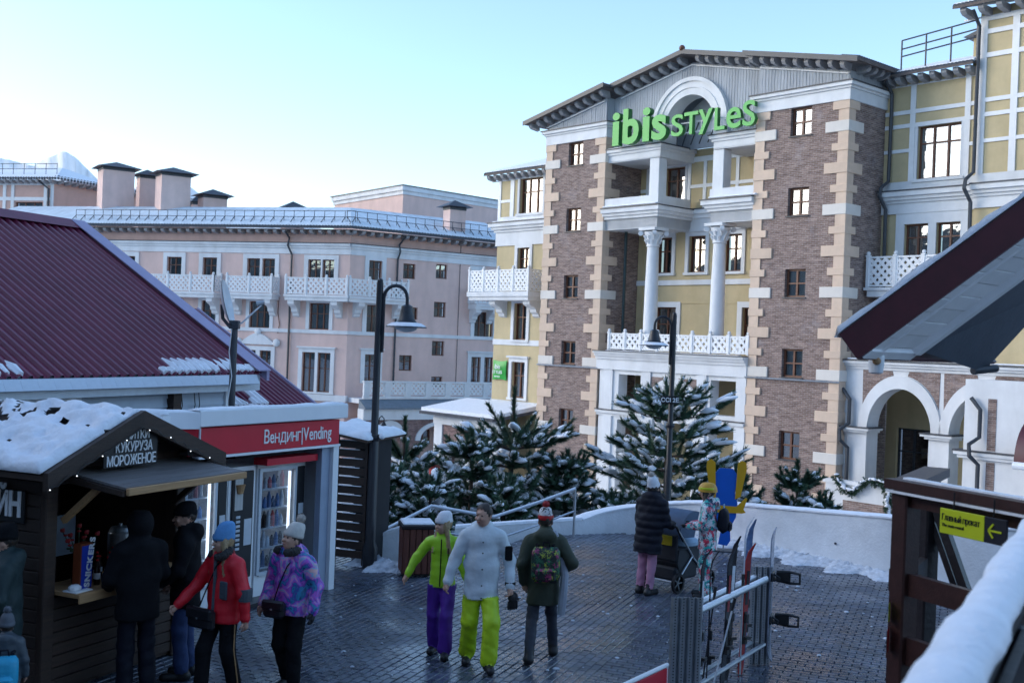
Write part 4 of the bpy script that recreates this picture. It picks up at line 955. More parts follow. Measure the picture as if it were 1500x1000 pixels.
# low brick pavilion beside the hotel
q = HF.w(-6.9, -1.2)
pv = thing('small_pavilion', 'small brick and white pavilion under a snowy tiled roof left of the hotel', 'pavilion', (q.x, q.y, GZ), -48.8)
wall(pv, 'wall', 0, 5.2, GZ, -1.0, 0, [(1.2, 2.6, GZ, -2.2, .7)], 'base_brick', .4)
part(pv, 'corner_pier', MB().box(-.1, .6, -.08, .3, GZ, -1.0), 'white_plaster'); part(pv, 'corner_pier', MB().box(4.7, 5.3, -.08, .3, GZ, -1.0), 'white_plaster')
part(pv, 'frieze', MB().box(-.15, 5.35, -.12, .3, -1.0, -.5), 'white_plaster')
part(pv, 'arch', ring(1.9, -2.9, .7, 1.1, -.1, .2, 1.0, 16), 'white_plaster')
part(pv, 'side_wall', MB().box(-.05, 0, .0, 2.6, GZ, -.5), 'white_plaster')
part(pv, 'roof', MB().prism([(-.7, -.5), (-.7, -.35), (2.6, .1), (2.6, -.05)], -.7, 5.6, 'x'), 'slate_roof')
part(pv, 'roof_snow', MB().prism([(-.6, -.33), (-.6, -.15), (2.6, .35), (2.6, .12)], -.65, 5.6, 'x'), 'snow')
wavy_tiles(pv, 'eave_tiles', (-.7, -.72, -.42), (5.6, -.72, -.42), (0, .4, .06), 30, .08)
# green flag-like sign box on the left wing
q = HF.w(-5.3, 1.5 - .12, 1.5)
bx = thing('wall_sign', 'square green sign with white lettering on the yellow wall left of the towers', 'sign', (q.x, q.y, q.z), -48.8)
g = MB(); N = 6
for s_ in (-1, 1):
    vs = []
    for j in range(N + 1):
        for i in range(N + 1):
            u, v = i / N, j / N; vs.append((u * 1.15 + .05 * math.sin(math.pi * v) * (1 if u < .5 else -1) * abs(2 * u - 1), s_ * .03 - (.14 * (math.sin(math.pi * u) * math.sin(math.pi * v)) if s_ < 0 else 0), 1.5 + v * 1.1 - .06 * math.sin(math.pi * u) * (1 if v > .5 else -1)))
    g.add(vs, [(j * (N + 1) + i, j * (N + 1) + i + 1, (j + 1) * (N + 1) + i + 1, (j + 1) * (N + 1) + i) for j in range(N) for i in range(N)])
part(bx, 'panel', g, 'sign_green', smooth=True)
for tx, zz, ss in (('ibis', .62, .38), ('STYLES', .36, .24), ('HOTELS', .16, .12)):
    me = text_mesh(tx, ss, .01, 'white_paint', .004, 'CENTER'); link('lettering', me, bx, (.57, -.20, zz))

# unseen building added behind the viewpoint to keep the plaza in shade
lo_ = thing('shade_block', None, None, (0, -9, GZ)); lo_['kind'] = 'structure'
part(lo_, 'wall', MB().add([(p[0], p[1] + 9, p[2]) for p in MB().box(-24, 26, -19, -7, GZ, 11).v], MB().box(-24, 26, -19, -7, GZ, 11).f), 'shade_wall')
part(lo_, 'wing', MB().add([(p[0], p[1] + 9, p[2]) for p in MB().box(-32, -18.5, -6.9, 24, GZ, 12).v], MB().box(0, 1, 0, 1, 0, 1).f), 'shade_wall')  # unseen left wing, added to block the low sun from kiosk and plaza
part(lo_, 'roof', MB().prism([(-11, 11), (3, 11), (-4, 15)], -25, 27, 'x'), 'slate_roof')

# unseen wooded slopes added around and behind the viewpoint to darken low window reflections
mat('added_slope', (0.13, 0.15, 0.15), 0.9, 0.6, 0.05, 0.5, 0.3)
mb = MB(); n = 72; rr_h = random.Random(9)
for i in range(n + 1):
    a = R(40) + R(280) * i / n; hh = 40 + 14 * math.sin(i * .37) + rr_h.uniform(-4, 4)
    for rad, z in ((260, GZ - 1), (300, hh * .55), (350, hh), (420, hh * 1.05)): mb.v.append((rad * math.sin(a), rad * math.cos(a), z + (rr_h.uniform(-2, 2) if z > 0 else 0)))
for i in range(n):
    for k in range(3): mb.f.append((i * 4 + k, (i + 1) * 4 + k, (i + 1) * 4 + k + 1, i * 4 + k + 1)); mb.mi.append(0)
one('added_hill', mb, 'added_slope', None, None, smooth='all', kind='structure')
# ================================================================ LEFT FOREGROUND
mat('maroon_metal', (0.165, 0.022, 0.055), 0.38, 0.12, 3, 0.05, 20, spec=0.5, stain=0.2)
mat('lilac_flash', (0.33, 0.28, 0.42), 0.4, 0.1, 3)
mat('siding', (0.46, 0.52, 0.60), 0.6, 0.06, 3, 0.05, 30, rnd=0.05)
mat('gutter_tin', (0.55, 0.60, 0.66), 0.45, 0.08, 5, metal=0.3)
mat('dark_planks', (0.036, 0.019, 0.012), 0.6, 0.35, 5, 0.35, 30, stretch=(0.6, 9, 9), rnd=0.3)
mat('grey_planks', (0.15, 0.135, 0.13), 0.6, 0.3, 5, 0.35, 30, stretch=(0.6, 9, 9), rnd=0.2)
mat('raw_pine', (0.42, 0.24, 0.11), 0.65, 0.2, 5, 0.2, 30, stretch=(0.6, 9, 9))
mat('sign_black', (0.008, 0.008, 0.01), 0.4, 0.2)
mat('sign_white', (0.8, 0.8, 0.8), 0.5, 0.03)
mat('red_panel', (0.58, 0.008, 0.028), 0.35, 0.06, 2)
mat('white_panel', (0.78, 0.8, 0.82), 0.4, 0.04, 3)
mat('blue_grey_panel', (0.30, 0.36, 0.46), 0.45, 0.08, 3)
mat('machine_dark', (0.02, 0.021, 0.024), 0.35, 0.2, 4)
mat('screen_glow', (0.75, 0.85, 1.0), 0.4, 0.05, 3, emit=.9)
glass_mat('show_glass', trans=0.9)
# ---- house with maroon profiled roof
HA_ = 67.0; HH = Fr((-4.99, 19.5), HA_)
house = thing('house', 'house with maroon ribbed metal roof and pale siding behind the wooden kiosk', 'house', (-4.99, 19.5, 0), HA_)
x0, x1 = -9.0, 1.15; RUN, RISE = 4.45, 2.72; EZ = 2.88
SLP = math.hypot(RUN, RISE)
def ribbed(x0, x1, y0, z0, y1, z1, pitch=.19, rh=.045):
    """profiled sheet: trapezoid ribs running up the slope"""
    mb = MB(); n = int((x1 - x0) / pitch); nx_, nz_ = -(z1 - z0), (y1 - y0); L = math.hypot(nx_, nz_); ny, nz = nx_ / L, nz_ / L
    prof_ = []
    for i in range(n):
        a = x0 + i * pitch
        for f, h in ((0, 0), (.5, 0), (.62, 1), (.88, 1), (1.0, 0)): prof_.append((a + f * pitch, h * rh))
    vs = []
    for (x, h) in prof_: vs += [(x, y0 + ny * h, z0 + nz * h), (x, y1 + ny * h, z1 + nz * h)]
    fs = [(2 * i, 2 * i + 2, 2 * i + 3, 2 * i + 1) for i in range(len(prof_) - 1)]
    return mb.add(vs, fs)
part(house, 'roof', ribbed(x0, x1, -.02, EZ, RUN, EZ + RISE), 'maroon_metal')
part(house, 'back_roof', ribbed(x0, x1, RUN * 2, EZ, RUN, EZ + RISE), 'maroon_metal')
part(house, 'ridge_cap', MB().prism([(RUN - .25, EZ + RISE - .06), (RUN, EZ + RISE + .12), (RUN + .25, EZ + RISE - .06)], x0, x1 + .05, 'x'), 'maroon_metal')
vg = MB(); vg.prism([(-.1, EZ - .12), (RUN, EZ + RISE - .06), (RUN, EZ + RISE + .1), (-.1, EZ + .06)], x1 - .02, x1 + .06, 'x'); part(house, 'verge_board', vg, 'lilac_flash')
part(house, 'verge_flashing', MB().prism([(-.12, EZ + .06), (RUN, EZ + RISE + .1), (RUN, EZ + RISE + .12), (-.12, EZ + .08)], x1 - .3, x1 + .07, 'x'), 'lilac_flash')
# drip edge of overlapping tin strips
for i in range(int((1.1 - x0) / .3)):
    xx = x0 + i * .3
    if 'strip' not in CACHE:
        CACHE['strip'] = MB().add([(0, -.02, .0), (.298, -.02, .0), (.298, -.1, -.16), (0, -.1, -.16), (0, .03, .0), (.298, .03, .0), (.298, -.05, -.17), (0, -.05, -.17)], [(0, 1, 2, 3), (4, 5, 6, 7), (0, 1, 5, 4), (2, 3, 7, 6), (0, 3, 7, 4), (1, 2, 6, 5)]).mesh('drip_edge', 'gutter_tin')
    link('drip_edge', CACHE['strip'], house, (xx, -.02, EZ - .005))
part(house, 'fascia', MB().box(x0, x1, .06, .1, EZ - .3, EZ - .02), 'gutter_tin')
# snow clinging along the lower edge of the roof
q = MB()
for xa, ln in ((-1.55, .5), (-1.2, .45), (-.85, .4), (-.6, .5), (-.15, .55), (.05, .4), (.3, .3), (.6, .35), (-4.9, .5)):
    h_ = random.uniform(.12, .4)
    for k in range(3):
        xx = xa + k * .19 + .06; y = random.uniform(0, .06)
        q.tube([(xx, y, EZ + .05), (xx, y + h_ * .5, EZ + .05 + h_ * .5 * RISE / RUN), (xx, y + h_, EZ + .03 + h_ * RISE / RUN)], [.06, .075, .03], 6)
part(house, 'roof_snow', q, 'snow', smooth=True, kind='stuff')
# siding boards
wy = .35
nb = 16
for k in range(nb):
    z0_, z1_ = .2 + k * .152, .2 + (k + 1) * .152
    part(house, 'siding_board', MB().prism([(wy, z0_), (wy + .03, z1_), (wy + .1, z1_), (wy + .1, z0_)], -3.0, .55, 'x'), 'siding')
part(house, 'corner_trim', MB().box(.5, .6, wy - .04, wy + .12, 0, 2.72), 'white_panel')
part(house, 'end_wall', MB().prism([(wy + .1, 0), (RUN * 2 - .3, 0), (RUN * 2 - .3, EZ - .2), (RUN, EZ + RISE - .15), (wy + .1, EZ - .12)], .45, .55, 'x'), 'siding')
part(house, 'dark_bay', MB().box(-8.5, -3.0, wy + .3, wy + .35, 0, 2.7), 'room_dark')
f = MB(); f.box(-3.12, -3.0, wy - .05, wy + .3, 0, 2.55); f.box(-5.2, -3.0, wy - .06, wy + .3, 2.42, 2.58)
part(house, 'bay_frame', f, 'white_panel')
for xx in (-4.6, -4.0, -3.75, -3.4): part(house, 'bay_post', MB().box(xx, xx + .16, wy + .05, wy + .2, 0, 2.42), 'raw_pine' if xx < -3.9 else 'white_panel')
part(house, 'vent_box', MB().box(-1.0, -.8, wy - .12, wy + .02, 2.2, 2.68), 'dark_planks')
for xx in (-1.0, -.75, -.42, -.3):
    part(house, 'cable', MB().tube([(xx, wy - .05, 2.7), (xx + .05, wy - .06, 2.35), (xx - .03, wy - .05, 2.1), (xx + .02, wy - .05, 1.7)], .008, 5), 'black_plastic')
# annex with a lower ribbed roof beyond
ax = Fr((-4.18, 24.0), HA_)
annex = thing('annex', 'lower maroon ribbed roof extension behind the satellite dish', 'house', (-4.18, 24.0, 0), HA_)
part(annex, 'roof', ribbed(-3.6, .02, 0, 2.12, 3.2, 4.08, .17, .04), 'maroon_metal')
part(annex, 'verge_board', MB().prism([(-.05, 1.98), (3.2, 3.94), (3.2, 4.14), (-.05, 2.16)], .0, .06, 'x'), 'lilac_flash')
part(annex, 'wall', MB().box(-3.6, -.1, .3, .4, 0, 2.2).prism([(.3, 0), (6, 0), (6, 2), (3.2, 3.9), (.3, 2.1)], -.15, -.1, 'x'), 'siding')
q = MB()
for k in range(9): q.tube([(-3.0 + k * .17, .05, 2.2), (-3.0 + k * .17, .3 + .3 * math.sin(k), 2.35 + .18 * math.sin(k)), (-3.0 + k * .17, .6 + .5 * math.sin(k * .9), 2.5 + .3 * math.sin(k * .9))], [.06, .07, .03], 6)
part(annex, 'roof_snow', q, 'snow', smooth=True, kind='stuff')
# ---- satellite dish
mat('dish_white', (0.62, 0.64, 0.67), 0.4, 0.08, 6)
d0 = Vector((-4.585, 18.5, 2.2))
dish = thing('satellite_dish', 'white satellite dish on a dark pole before the maroon roof', 'satellite dish', tuple(d0))
part(dish, 'pole', MB().tube([(0, 0, 2.2), (0, 0, 3.78)], .055, 10), 'dark_metal', smooth=True)
N1, N2 = 7, 28; dn = Vector((.97, .06, .24)).normalized(); du = Vector((0, 0, 1)); dsd = dn.cross(du).normalized(); du = dsd.cross(dn)
cc = Vector((-.12, .02, 4.1)); q = MB()
for side in (0, 1):
    vs = []
    for i in range(N1 + 1):
        for j in range(N2):
            r_ = i / N1; a = math.tau * j / N2
            p = cc + (dsd * math.cos(a) * .34 + du * math.sin(a) * .4) * r_ + dn * (.085 * r_ * r_ - .085 - .012 * side); vs.append(p)
    q.add(vs, [(i * N2 + j, i * N2 + (j + 1) % N2, (i + 1) * N2 + (j + 1) % N2, (i + 1) * N2 + j) for i in range(N1) for j in range(N2)])
part(dish, 'reflector', q, 'dish_white', smooth='all')
tip = cc + dn * .52 - du * .1
part(dish, 'feed_arm', MB().tube([cc - du * .4, cc - du * .36 + dn * .15, tip - du * .04], .014, 6), 'dish_white')
part(dish, 'receiver', MB().tube([tip - dn * .07, tip + dn * .06], [.045, .03], 10), 'galvanised')
part(dish, 'mount', MB().tube([(0, 0, 3.7), (-.1, .05, 3.72), (-.22, .08, 3.85), tuple(cc - dn * .11)], .03, 8).bevbox(-.08, .08, -.07, .07, 3.68, 3.82, .01), 'dark_metal')
part(dish, 'cable', MB().tube([(-.03, -.05, 3.7), (-.06, -.06, 3.3), (0, -.065, 2.9), (-.05, -.06, 2.5)], .008, 5), 'sign_white')
# ---- wooden kiosk
KA = 66.0; KF = Fr((-4.192, 11.448), KA)
kiosk = thing('wooden_kiosk', 'dark wooden snack kiosk with snowy gable roof and raised serving hatch', 'kiosk', (-4.192, 11.448, 0), KA)
RX, RZ, EXN, EXF, EZK = .21, 2.77, -1.03, 1.54, 2.24
kx0, kx1, ky1 = -.66, 1.24, 1.75
# wall boards: near side, front below the counter, front above, far side
def plank_row(parent, axis, a0, a1, fixed, z0, z1, n, m, name='plank', th=.03, sgn=-1):
    h = (z1 - z0) / n
    for k in range(n):
        mb = MB(); za, zb = z0 + k * h + .004, z0 + (k + 1) * h - .006; off = random.uniform(0, .006)
        if axis == 'x': mb.bevbox(a0, a1, fixed - th + off, fixed + off, za, zb, .006)
        else: mb.bevbox(fixed - th + off, fixed + off, a0, a1, za, zb, .006)
        part(parent, name, mb, m)
plank_row(kiosk, 'y', .02, ky1, kx0, 0.0, 2.25, 18, 'dark_planks')
plank_row(kiosk, 'x', kx0 + .14, kx1, 0.0, .05, .98, 8, 'grey_planks' if 0 else 'dark_planks')
plank_row(kiosk, 'y', .02, ky1, kx1 + .03, 0.0, 2.2, 17, 'dark_planks')
part(kiosk, 'back_wall', MB().box(kx0, kx1, ky1 - .05, ky1, 0, 2.3), 'dark_planks')
for xx in (kx0 - .02, kx1 - .06): part(kiosk, 'corner_post', MB().bevbox(xx, xx + .15, -.05, .1, 0, 2.28, .01), 'dark_planks')
part(kiosk, 'lining', MB().box(kx0 + .004, kx0 + .02, .03, ky1 - .06, .1, 2.2), 'dark_planks'); part(kiosk, 'lining', MB().box(kx1 - .03, kx1 - .015, .11, ky1 - .06, .1, 2.2), 'dark_planks'); part(kiosk, 'lining', MB().box(kx0 + .15, kx1 - .1, .006, .02, .06, .95), 'dark_planks')  # inner sheets added to stop light leaking between the planks
part(kiosk, 'floor_panel', MB().box(kx0, kx1, 0, ky1, .02, .1), 'dark_planks')
# gable boards above the hatch
for k in range(5):
    z0_, z1_ = 2.18 + k * .115, 2.18 + (k + 1) * .115 - .006
    xa = lambda z: RX - (RZ - .06 - z) * (RX - EXN) / (RZ - EZK); xb = lambda z: RX + (RZ - .06 - z) * (EXF - RX) / (RZ - EZK)
    part(kiosk, 'gable_plank', MB().prism([(max(xa(z0_), kx0), z0_), (min(xb(z0_), kx1), z0_), (min(max(xb(z1_), RX + .02), kx1), z1_), (max(min(xa(z1_), RX - .02), kx0), z1_)], -.03, .0, 'y'), 'dark_planks')
part(kiosk, 'hatch_lintel', MB().box(kx0 + .1, kx1, -.04, .06, 2.08, 2.18), 'dark_planks')
# roof
for xa, xb in ((EXN, RX), (RX, EXF)):
    za, zb = (EZK, RZ) if xa < RX else (RZ, EZK)
    part(kiosk, 'roof_deck', MB().prism([(xa, za - .05), (xb, zb - .05), (xb, zb), (xa, za)], -.36, 1.95, 'y'), 'dark_planks')
    part(kiosk, 'barge_board', MB().prism([(xa, za - .14), (xb, zb - .14), (xb, zb + .03), (xa, za + .03)], -.42, -.361, 'y'), 'dark_planks')
def snow_sheet(parent, P00, P10, P11, P01, th, nu, nv, name='roof_snow', seed=1, hole=0.0, over=.05):
    """lumpy snow blanket on a sloped quad; P00-P10 lower edge"""
    rr = np.random.RandomState(seed); P00, P10, P11, P01 = map(np.array, (P00, P10, P11, P01)); n_ = np.cross(P10 - P00, P01 - P00); n_ = n_ / np.linalg.norm(n_); n_ = n_ if n_[2] > 0 else -n_
    g = rr.rand(nu + 1, nv + 1)
    for _ in range(3): g = (g + np.roll(g, 1, 0) + np.roll(g, -1, 0) + np.roll(g, 1, 1) + np.roll(g, -1, 1)) / 5
    g = (g - g.min()) / (g.max() - g.min() + 1e-6)
    top, bot = [], []
    for i in range(nu + 1):
        for j in range(nv + 1):
            u, v = i / nu, j / nv; p = (1 - u) * (1 - v) * P00 + u * (1 - v) * P10 + u * v * P11 + (1 - u) * v * P01
            e = min(1, min(u, 1 - u) * nu / 1.5, min(v, 1 - v) * nv / 1.5); e = e ** .5
            h = th * (.45 + .75 * g[i, j]) * (.35 + .65 * e)
            if hole: h *= min(1, .25 + 1.6 * max(0, g[i, j] - hole * .8 * u * v))
            top.append(tuple(p + n_ * h)); bot.append(tuple(p))
    mb = MB(); o = len(top); mb.v = top + bot; w_ = nv + 1
    for i in range(nu):
        for j in range(nv):
            if hole and g[i, j] < hole * (i / nu) ** .7 * (j / nv) ** .5 and 1 < j < nv - 1: continue
            mb.f.append((i * w_ + j, (i + 1) * w_ + j, (i + 1) * w_ + j + 1, i * w_ + j + 1))
    rim = [i * w_ for i in range(nu + 1)] + [nu * w_ + j for j in range(1, nv + 1)] + [i * w_ + nv for i in range(nu - 1, -1, -1)] + [j for j in range(nv - 1, 0, -1)]
    for a, b in zip(rim, rim[1:] + rim[:1]): mb.f.append((a, b, b + o, a + o))
    mb.mi = [0] * len(mb.f)
    return part(parent, name, mb, 'snow', smooth='all')
snow_sheet(kiosk, (EXN - .02, -.34, EZK + .02), (EXN - .02, 1.95, EZK + .02), (RX, 1.95, RZ + .02), (RX, -.34, RZ + .02), .10, 60, 40, seed=3, hole=.62)
snow_sheet(kiosk, (EXF, 1.95, EZK + .01), (EXF, -.3, EZK + .01), (RX + .1, -.3, RZ - .02), (RX + .1, 1.95, RZ - .02), .05, 20, 12, seed=5)
# raised hatch awning of planks
for k in range(6):
    y_a, y_b = -.05 - k * .135, -.05 - (k + 1) * .135 + .006; zz = lambda y: 2.2 + y * .12
    part(kiosk, 'awning_plank', MB().prism([(y_a, zz(y_a)), (y_b, zz(y_b)), (y_b, zz(y_b) + .025), (y_a, zz(y_a) + .025)], -.50, 1.3, 'x'), 'grey_planks')
part(kiosk, 'awning_edge', MB().bevbox(-.50, 1.3, -.90, -.86, 2.045, 2.115, .006), 'raw_pine')
part(kiosk, 'awning_side', MB().prism([(-.05, 2.13), (-.86, 2.04), (-.86, 2.09), (-.05, 2.19)], -.54, -.502, 'x'), 'dark_planks')
part(kiosk, 'awning_brace', MB().beam((-.45, -.04, 1.72), (-.45, -.5, 2.1), .05, .06), 'raw_pine')
part(kiosk, 'awning_brace', MB().beam((1.15, -.04, 1.72), (1.15, -.5, 2.1), .05, .06), 'dark_planks')
# counter
part(kiosk, 'counter', MB().bevbox(-.52, 1.2, -.34, .25, 1.0, 1.045, .006), 'raw_pine')
part(kiosk, 'counter_edge', MB().bevbox(-.53, 1.21, -.37, -.342, .955, 1.05, .006), 'raw_pine')
part(kiosk, 'inner_shelf', MB().box(-.4, 1.1, 1.4, 1.65, 1.3, 1.33), 'raw_pine')
part(kiosk, 'inner_panel', MB().box(.35, .95, 1.2, 1.24, 1.05, 1.5), 'blue_grey_panel')
# signs
def board_sign(parent_fr, x, y, z, lines, w_, h_, label, deg, name='sign_board', bm_='sign_black', tm='sign_white', sizes=None, sxs=None):
    p = parent_fr.w(x, y, z); t = thing(name, label, 'sign', (p.x, p.y, p.z), deg)
    part(t, 'board', MB().bevbox(-w_ / 2, w_ / 2, 0, .03, z, z + h_, .006), bm_)
    for k, tx in enumerate(lines):
        me = text_mesh(tx, sizes[k][0], .012, tm, 0, 'CENTER', sx=sizes[k][2]); link('lettering', me, t, (sizes[k][3] if len(sizes[k]) > 3 else 0, -.006, sizes[k][1]))
    return t
board_sign(KF, .12, -.345, 2.235, ['НАПИТКИ', 'КУКУРУЗА', 'МОРОЖЕНОЕ'], .76, .39, 'black sign with three white lines of text under the kiosk gable', KA, sizes=[(.125, .275, .85), (.145, .15, .72, .03), (.145, .018, .78)])
# side sign ГЛИНТВЕЙН on the near wall: its face looks along -x of the kiosk
q = KF.w(kx0 - .06, .62, 1.74)
sd_ = thing('side_sign', 'black sign with tall white letters on the kiosk side wall at the left edge', 'sign', (q.x, q.y, q.z), KA - 90)
part(sd_, 'board', MB().bevbox(-1.2, .42, 0, .03, 1.70, 2.02, .006), 'sign_black')
me = text_mesh('ГЛИНТВЕЙН', .32, .015, 'sign_white', .01, 'RIGHT', sx=.72); link('lettering', me, sd_, (.38, -.008, .03))
# string lights and goods
mat('bulb', (0.9, 0.95, 1.0), 0.3, 0.02, 3, emit=1.0)
gl = thing('string_lights', 'string of tiny white bulbs along the kiosk gable', 'lights', tuple(KF.w(EXN, -.42, EZK)), KA)
pts = []
for i in range(25):
    f = i / 24; x = EXN + (EXF - EXN) * f; z = EZK - .1 + (RZ - EZK) * (1 - abs(x - RX) / (RX - EXN if x < RX else EXF - RX)) - .04 * math.sin(f * 40) ** 2; pts.append((x - EXN, -.02, z))
part(gl, 'cord', MB().tube(pts, .005, 4), 'black_plastic')
for i in range(0, 25, 3): part(gl, 'bulb', MB().ball((pts[i][0], -.03, pts[i][2] - .02), .006, 6, 4), 'bulb')
mat('snack_brown', (0.16, 0.035, 0.012), 0.35, 0.1, 4); mat('snack_blue', (0.02, 0.05, 0.4), 0.35, 0.05)
q = KF.w(-.32, -.18, 1.045)
sn = thing('snack_box', 'tall brown candy display box with white lettering on the kiosk counter', 'box', tuple(q), KA + 4)
part(sn, 'box', MB().bevbox(-.085, .085, -.05, .05, 1.045, 1.50, .006), 'snack_brown')
part(sn, 'label_panel', MB().box(-.075, .075, -.054, -.051, 1.06, 1.48), 'snack_blue')
me = text_mesh('SNICKERS', .1, .004, 'sign_white', .004); me.transform(Matrix.Rotation(R(-82), 4, 'Y')); link('lettering', me, sn, (.035, -.056, .02))
mat('can_pale', (0.5, 0.55, 0.6), 0.35, 0.3, 9, rnd=.4); mat('rose_red', (0.30, 0.008, 0.012), 0.6, 0.2); mat('leaf_green', (0.02, 0.06, 0.02), 0.6, 0.3); mat('drink_dark', (0.02, 0.008, 0.006), 0.1, 0.1); mat('label_red', (0.45, 0.01, 0.015), 0.4, 0.1); mat('tin_can', (0.5, 0.52, 0.55), 0.3, 0.1, metal=.8)
q = KF.w(-.2, .0, 1.045)
fl = thing('flower_vase', 'vase of red flowers behind the candy box on the counter', 'flowers', tuple(q), KA)
part(fl, 'vase', MB().lathe([(.05, 1.045), (.07, 1.12), (.05, 1.25), (.045, 1.3)], (0, 0, 0), 12), 'drink_dark', smooth=True)
for k in range(7):
    a = k * 2.4; r_ = .05 + .02 * k; tp = (r_ * math.cos(a) * 1.3, r_ * math.sin(a), 1.5 + .035 * (k % 4))
    part(fl, 'stem', MB().tube([(0, 0, 1.28), tp], .005, 4).ball((tp[0] * .6, tp[1] * .6, 1.4), (.03, .02, .012), 6, 4), 'leaf_green')
    bl = MB()
    for j in range(5): bl.ball((tp[0] + .012 * math.cos(j * 1.26), tp[1] + .012 * math.sin(j * 1.26), tp[2] + .004 * j), (.014, .014, .02), 6, 4)
    bl.ball((tp[0] * .8, tp[1] * .8, tp[2] - .04), (.03, .02, .012), 6, 4); part(fl, 'bloom', bl, 'rose_red', smooth=True)
for k, (x, y, hh, rr_, mm) in enumerate([(-.1, -.16, .24, .032, 'drink_dark'), (-.02, -.08, .26, .034, 'drink_dark'), (.06, -.18, .27, .033, 'drink_dark'), (.13, -.08, .22, .034, 'drink_dark'), (.22, -.15, .2, .036, 'tin_can'), (.3, -.1, .18, .036, 'tin_can')] + [(-.06 + .09 * k_, .06 + .05 * (k_ % 2), .2 + .03 * (k_ % 3), .03, 'drink_dark') for k_ in range(6)]):
    q = KF.w(x, y, 1.045)
    lb = ['dark bottle nearest the candy box on the counter', 'second dark bottle on the kiosk counter, set back', 'tallest dark bottle with red label on the kiosk counter', 'fourth dark bottle on the counter, set back', 'silver drink can on the counter behind the hooded person', 'shortest silver can on the kiosk counter'][k] if k < 6 else 'dark bottle in the back row crowded along the kiosk counter'
    bt = k < 4 or k > 5; b_ = thing('bottle' if bt else 'drink_can', lb, 'bottle' if bt else 'can', tuple(q), 0, 'drinks on the kiosk counter')
    if bt:
        part(b_, 'body', MB().lathe([(rr_ * .9, 1.045), (rr_, 1.06), (rr_, 1.045 + hh * .6), (rr_ * .4, 1.045 + hh * .85), (rr_ * .38, 1.045 + hh)], (0, 0, 0), 12), mm, smooth=True)
        part(b_, 'label_band', MB().lathe([(rr_ + .001, 1.045 + hh * .25), (rr_ + .001, 1.045 + hh * .5)], (0, 0, 0), 12), 'label_red' if k in (2, 7, 10) else 'can_pale' if k > 5 else 'sign_white'); part(b_, 'cap', MB().lathe([(rr_ * .45, 1.045 + hh), (rr_ * .45, 1.06 + hh)], (0, 0, 0), 8), 'label_red')
    else:
        part(b_, 'body', MB().lathe([(rr_ * .85, 1.045), (rr_, 1.06), (rr_, 1.03 + hh), (rr_ * .85, 1.045 + hh)], (0, 0, 0), 14), mm, smooth=True); part(b_, 'lid', MB().lathe([(rr_ * .8, 1.046 + hh), (rr_ * .8, 1.05 + hh)], (0, 0, 0), 10), 'galvanised')
q = KF.w(-.42, -.22, 1.045)
tr0 = MB().bevbox(-.1, .12, -.09, .09, 0, .015, .004); tr0.ball((-.03, 0, .04), (.07, .06, .035), 8, 5)
one('napkin_tray', tr0, 'sign_white', 'white tray with crumpled napkins at the counter corner', 'tray', tuple(q), KA)
q = KF.w(.75, .35, 1.045)
cd = thing('coffee_dispenser', 'round silver urn with lid inside the kiosk hatch', 'urn', tuple(q), KA)
part(cd, 'drum', MB().lathe([(.12, 1.045), (.13, 1.06), (.13, 1.4), (.11, 1.42)], (0, 0, 0), 18), 'tin_can', smooth=True); part(cd, 'lid', MB().lathe([(.125, 1.42), (.1, 1.46), (.02, 1.48), (.02, 1.5)], (0, 0, 0), 16), 'galvanised', smooth=True); part(cd, 'tap', MB().tube([(0, -.13, 1.12), (0, -.19, 1.12), (0, -.19, 1.08)], .012, 6), 'black_plastic')
# ---- vending pavilion
VA = 60.0; VF = Fr((-2.51, 16.106), VA)
vend = thing('vending_pavilion', 'white vending pavilion with red sign band beside the kiosk', 'pavilion', (-2.51, 16.106, 0), VA)
VX0 = -2.68
part(vend, 'roof_fascia', MB().bevbox(VX0 - .08, .12, -.16, .02, 2.46, 2.66, .01), 'white_panel')
part(vend, 'roof_fascia', MB().prism([(VX0 - .08, -.16), (VX0 - .08, .06), (VX0 - .85, .55), (VX0 - .95, .35)], 2.44, 2.64, 'z'), 'white_panel')
part(vend, 'roof_deck', MB().prism([(.02, 2.46), (2.2, 2.1), (2.2, 2.24), (.02, 2.6)], VX0 - .5, .1, 'x'), 'white_panel')
snow_sheet(vend, (VX0 - .1, -.15, 2.66), (.1, -.15, 2.66), (.1, .03, 2.66), (VX0 - .1, .03, 2.66), .035, 40, 5, seed=8)
snow_sheet(vend, (VX0 - .5, .03, 2.62), (.1, .03, 2.62), (.1, 2.2, 2.25), (VX0 - .5, 2.2, 2.25), .04, 34, 20, seed=18)
snow_sheet(vend, (VX0 - .93, .37, 2.64), (VX0 - .09, -.14, 2.64), (VX0 - .09, .06, 2.64), (VX0 - .85, .55, 2.64), .04, 12, 5, seed=9)
sgn = part(vend, 'sign_band', MB().bevbox(VX0, .03, -.08, .02, 2.09, 2.44, .006), 'red_panel')
part(vend, 'sign_band', MB().prism([(VX0 - .02, -.08), (VX0 - .02, .04), (VX0 - .75, .5), (VX0 - .82, .4)], 2.1, 2.43, 'z'), 'red_panel')
part(vend, 'band_trim', MB().box(VX0, .05, -.09, .02, 2.055, 2.088), 'white_panel'); part(vend, 'band_trim', MB().box(VX0 - .018, VX0 + .004, -.095, .02, 2.06, 2.45), 'gutter_tin')
me = text_mesh('Вендинг|Vending', .25, .01, 'sign_white', 0.002, 'RIGHT', sx=.74); link('lettering', me, sgn, (-.16, -.086, 2.185))
part(vend, 'right_pillar', MB().box(-.06, .06, -.06, .08, 0, 2.06), 'white_panel'); part(vend, 'pillar_return', MB().box(-.24, -.06, .0, .1, 0, 2.06), 'blue_grey_panel')
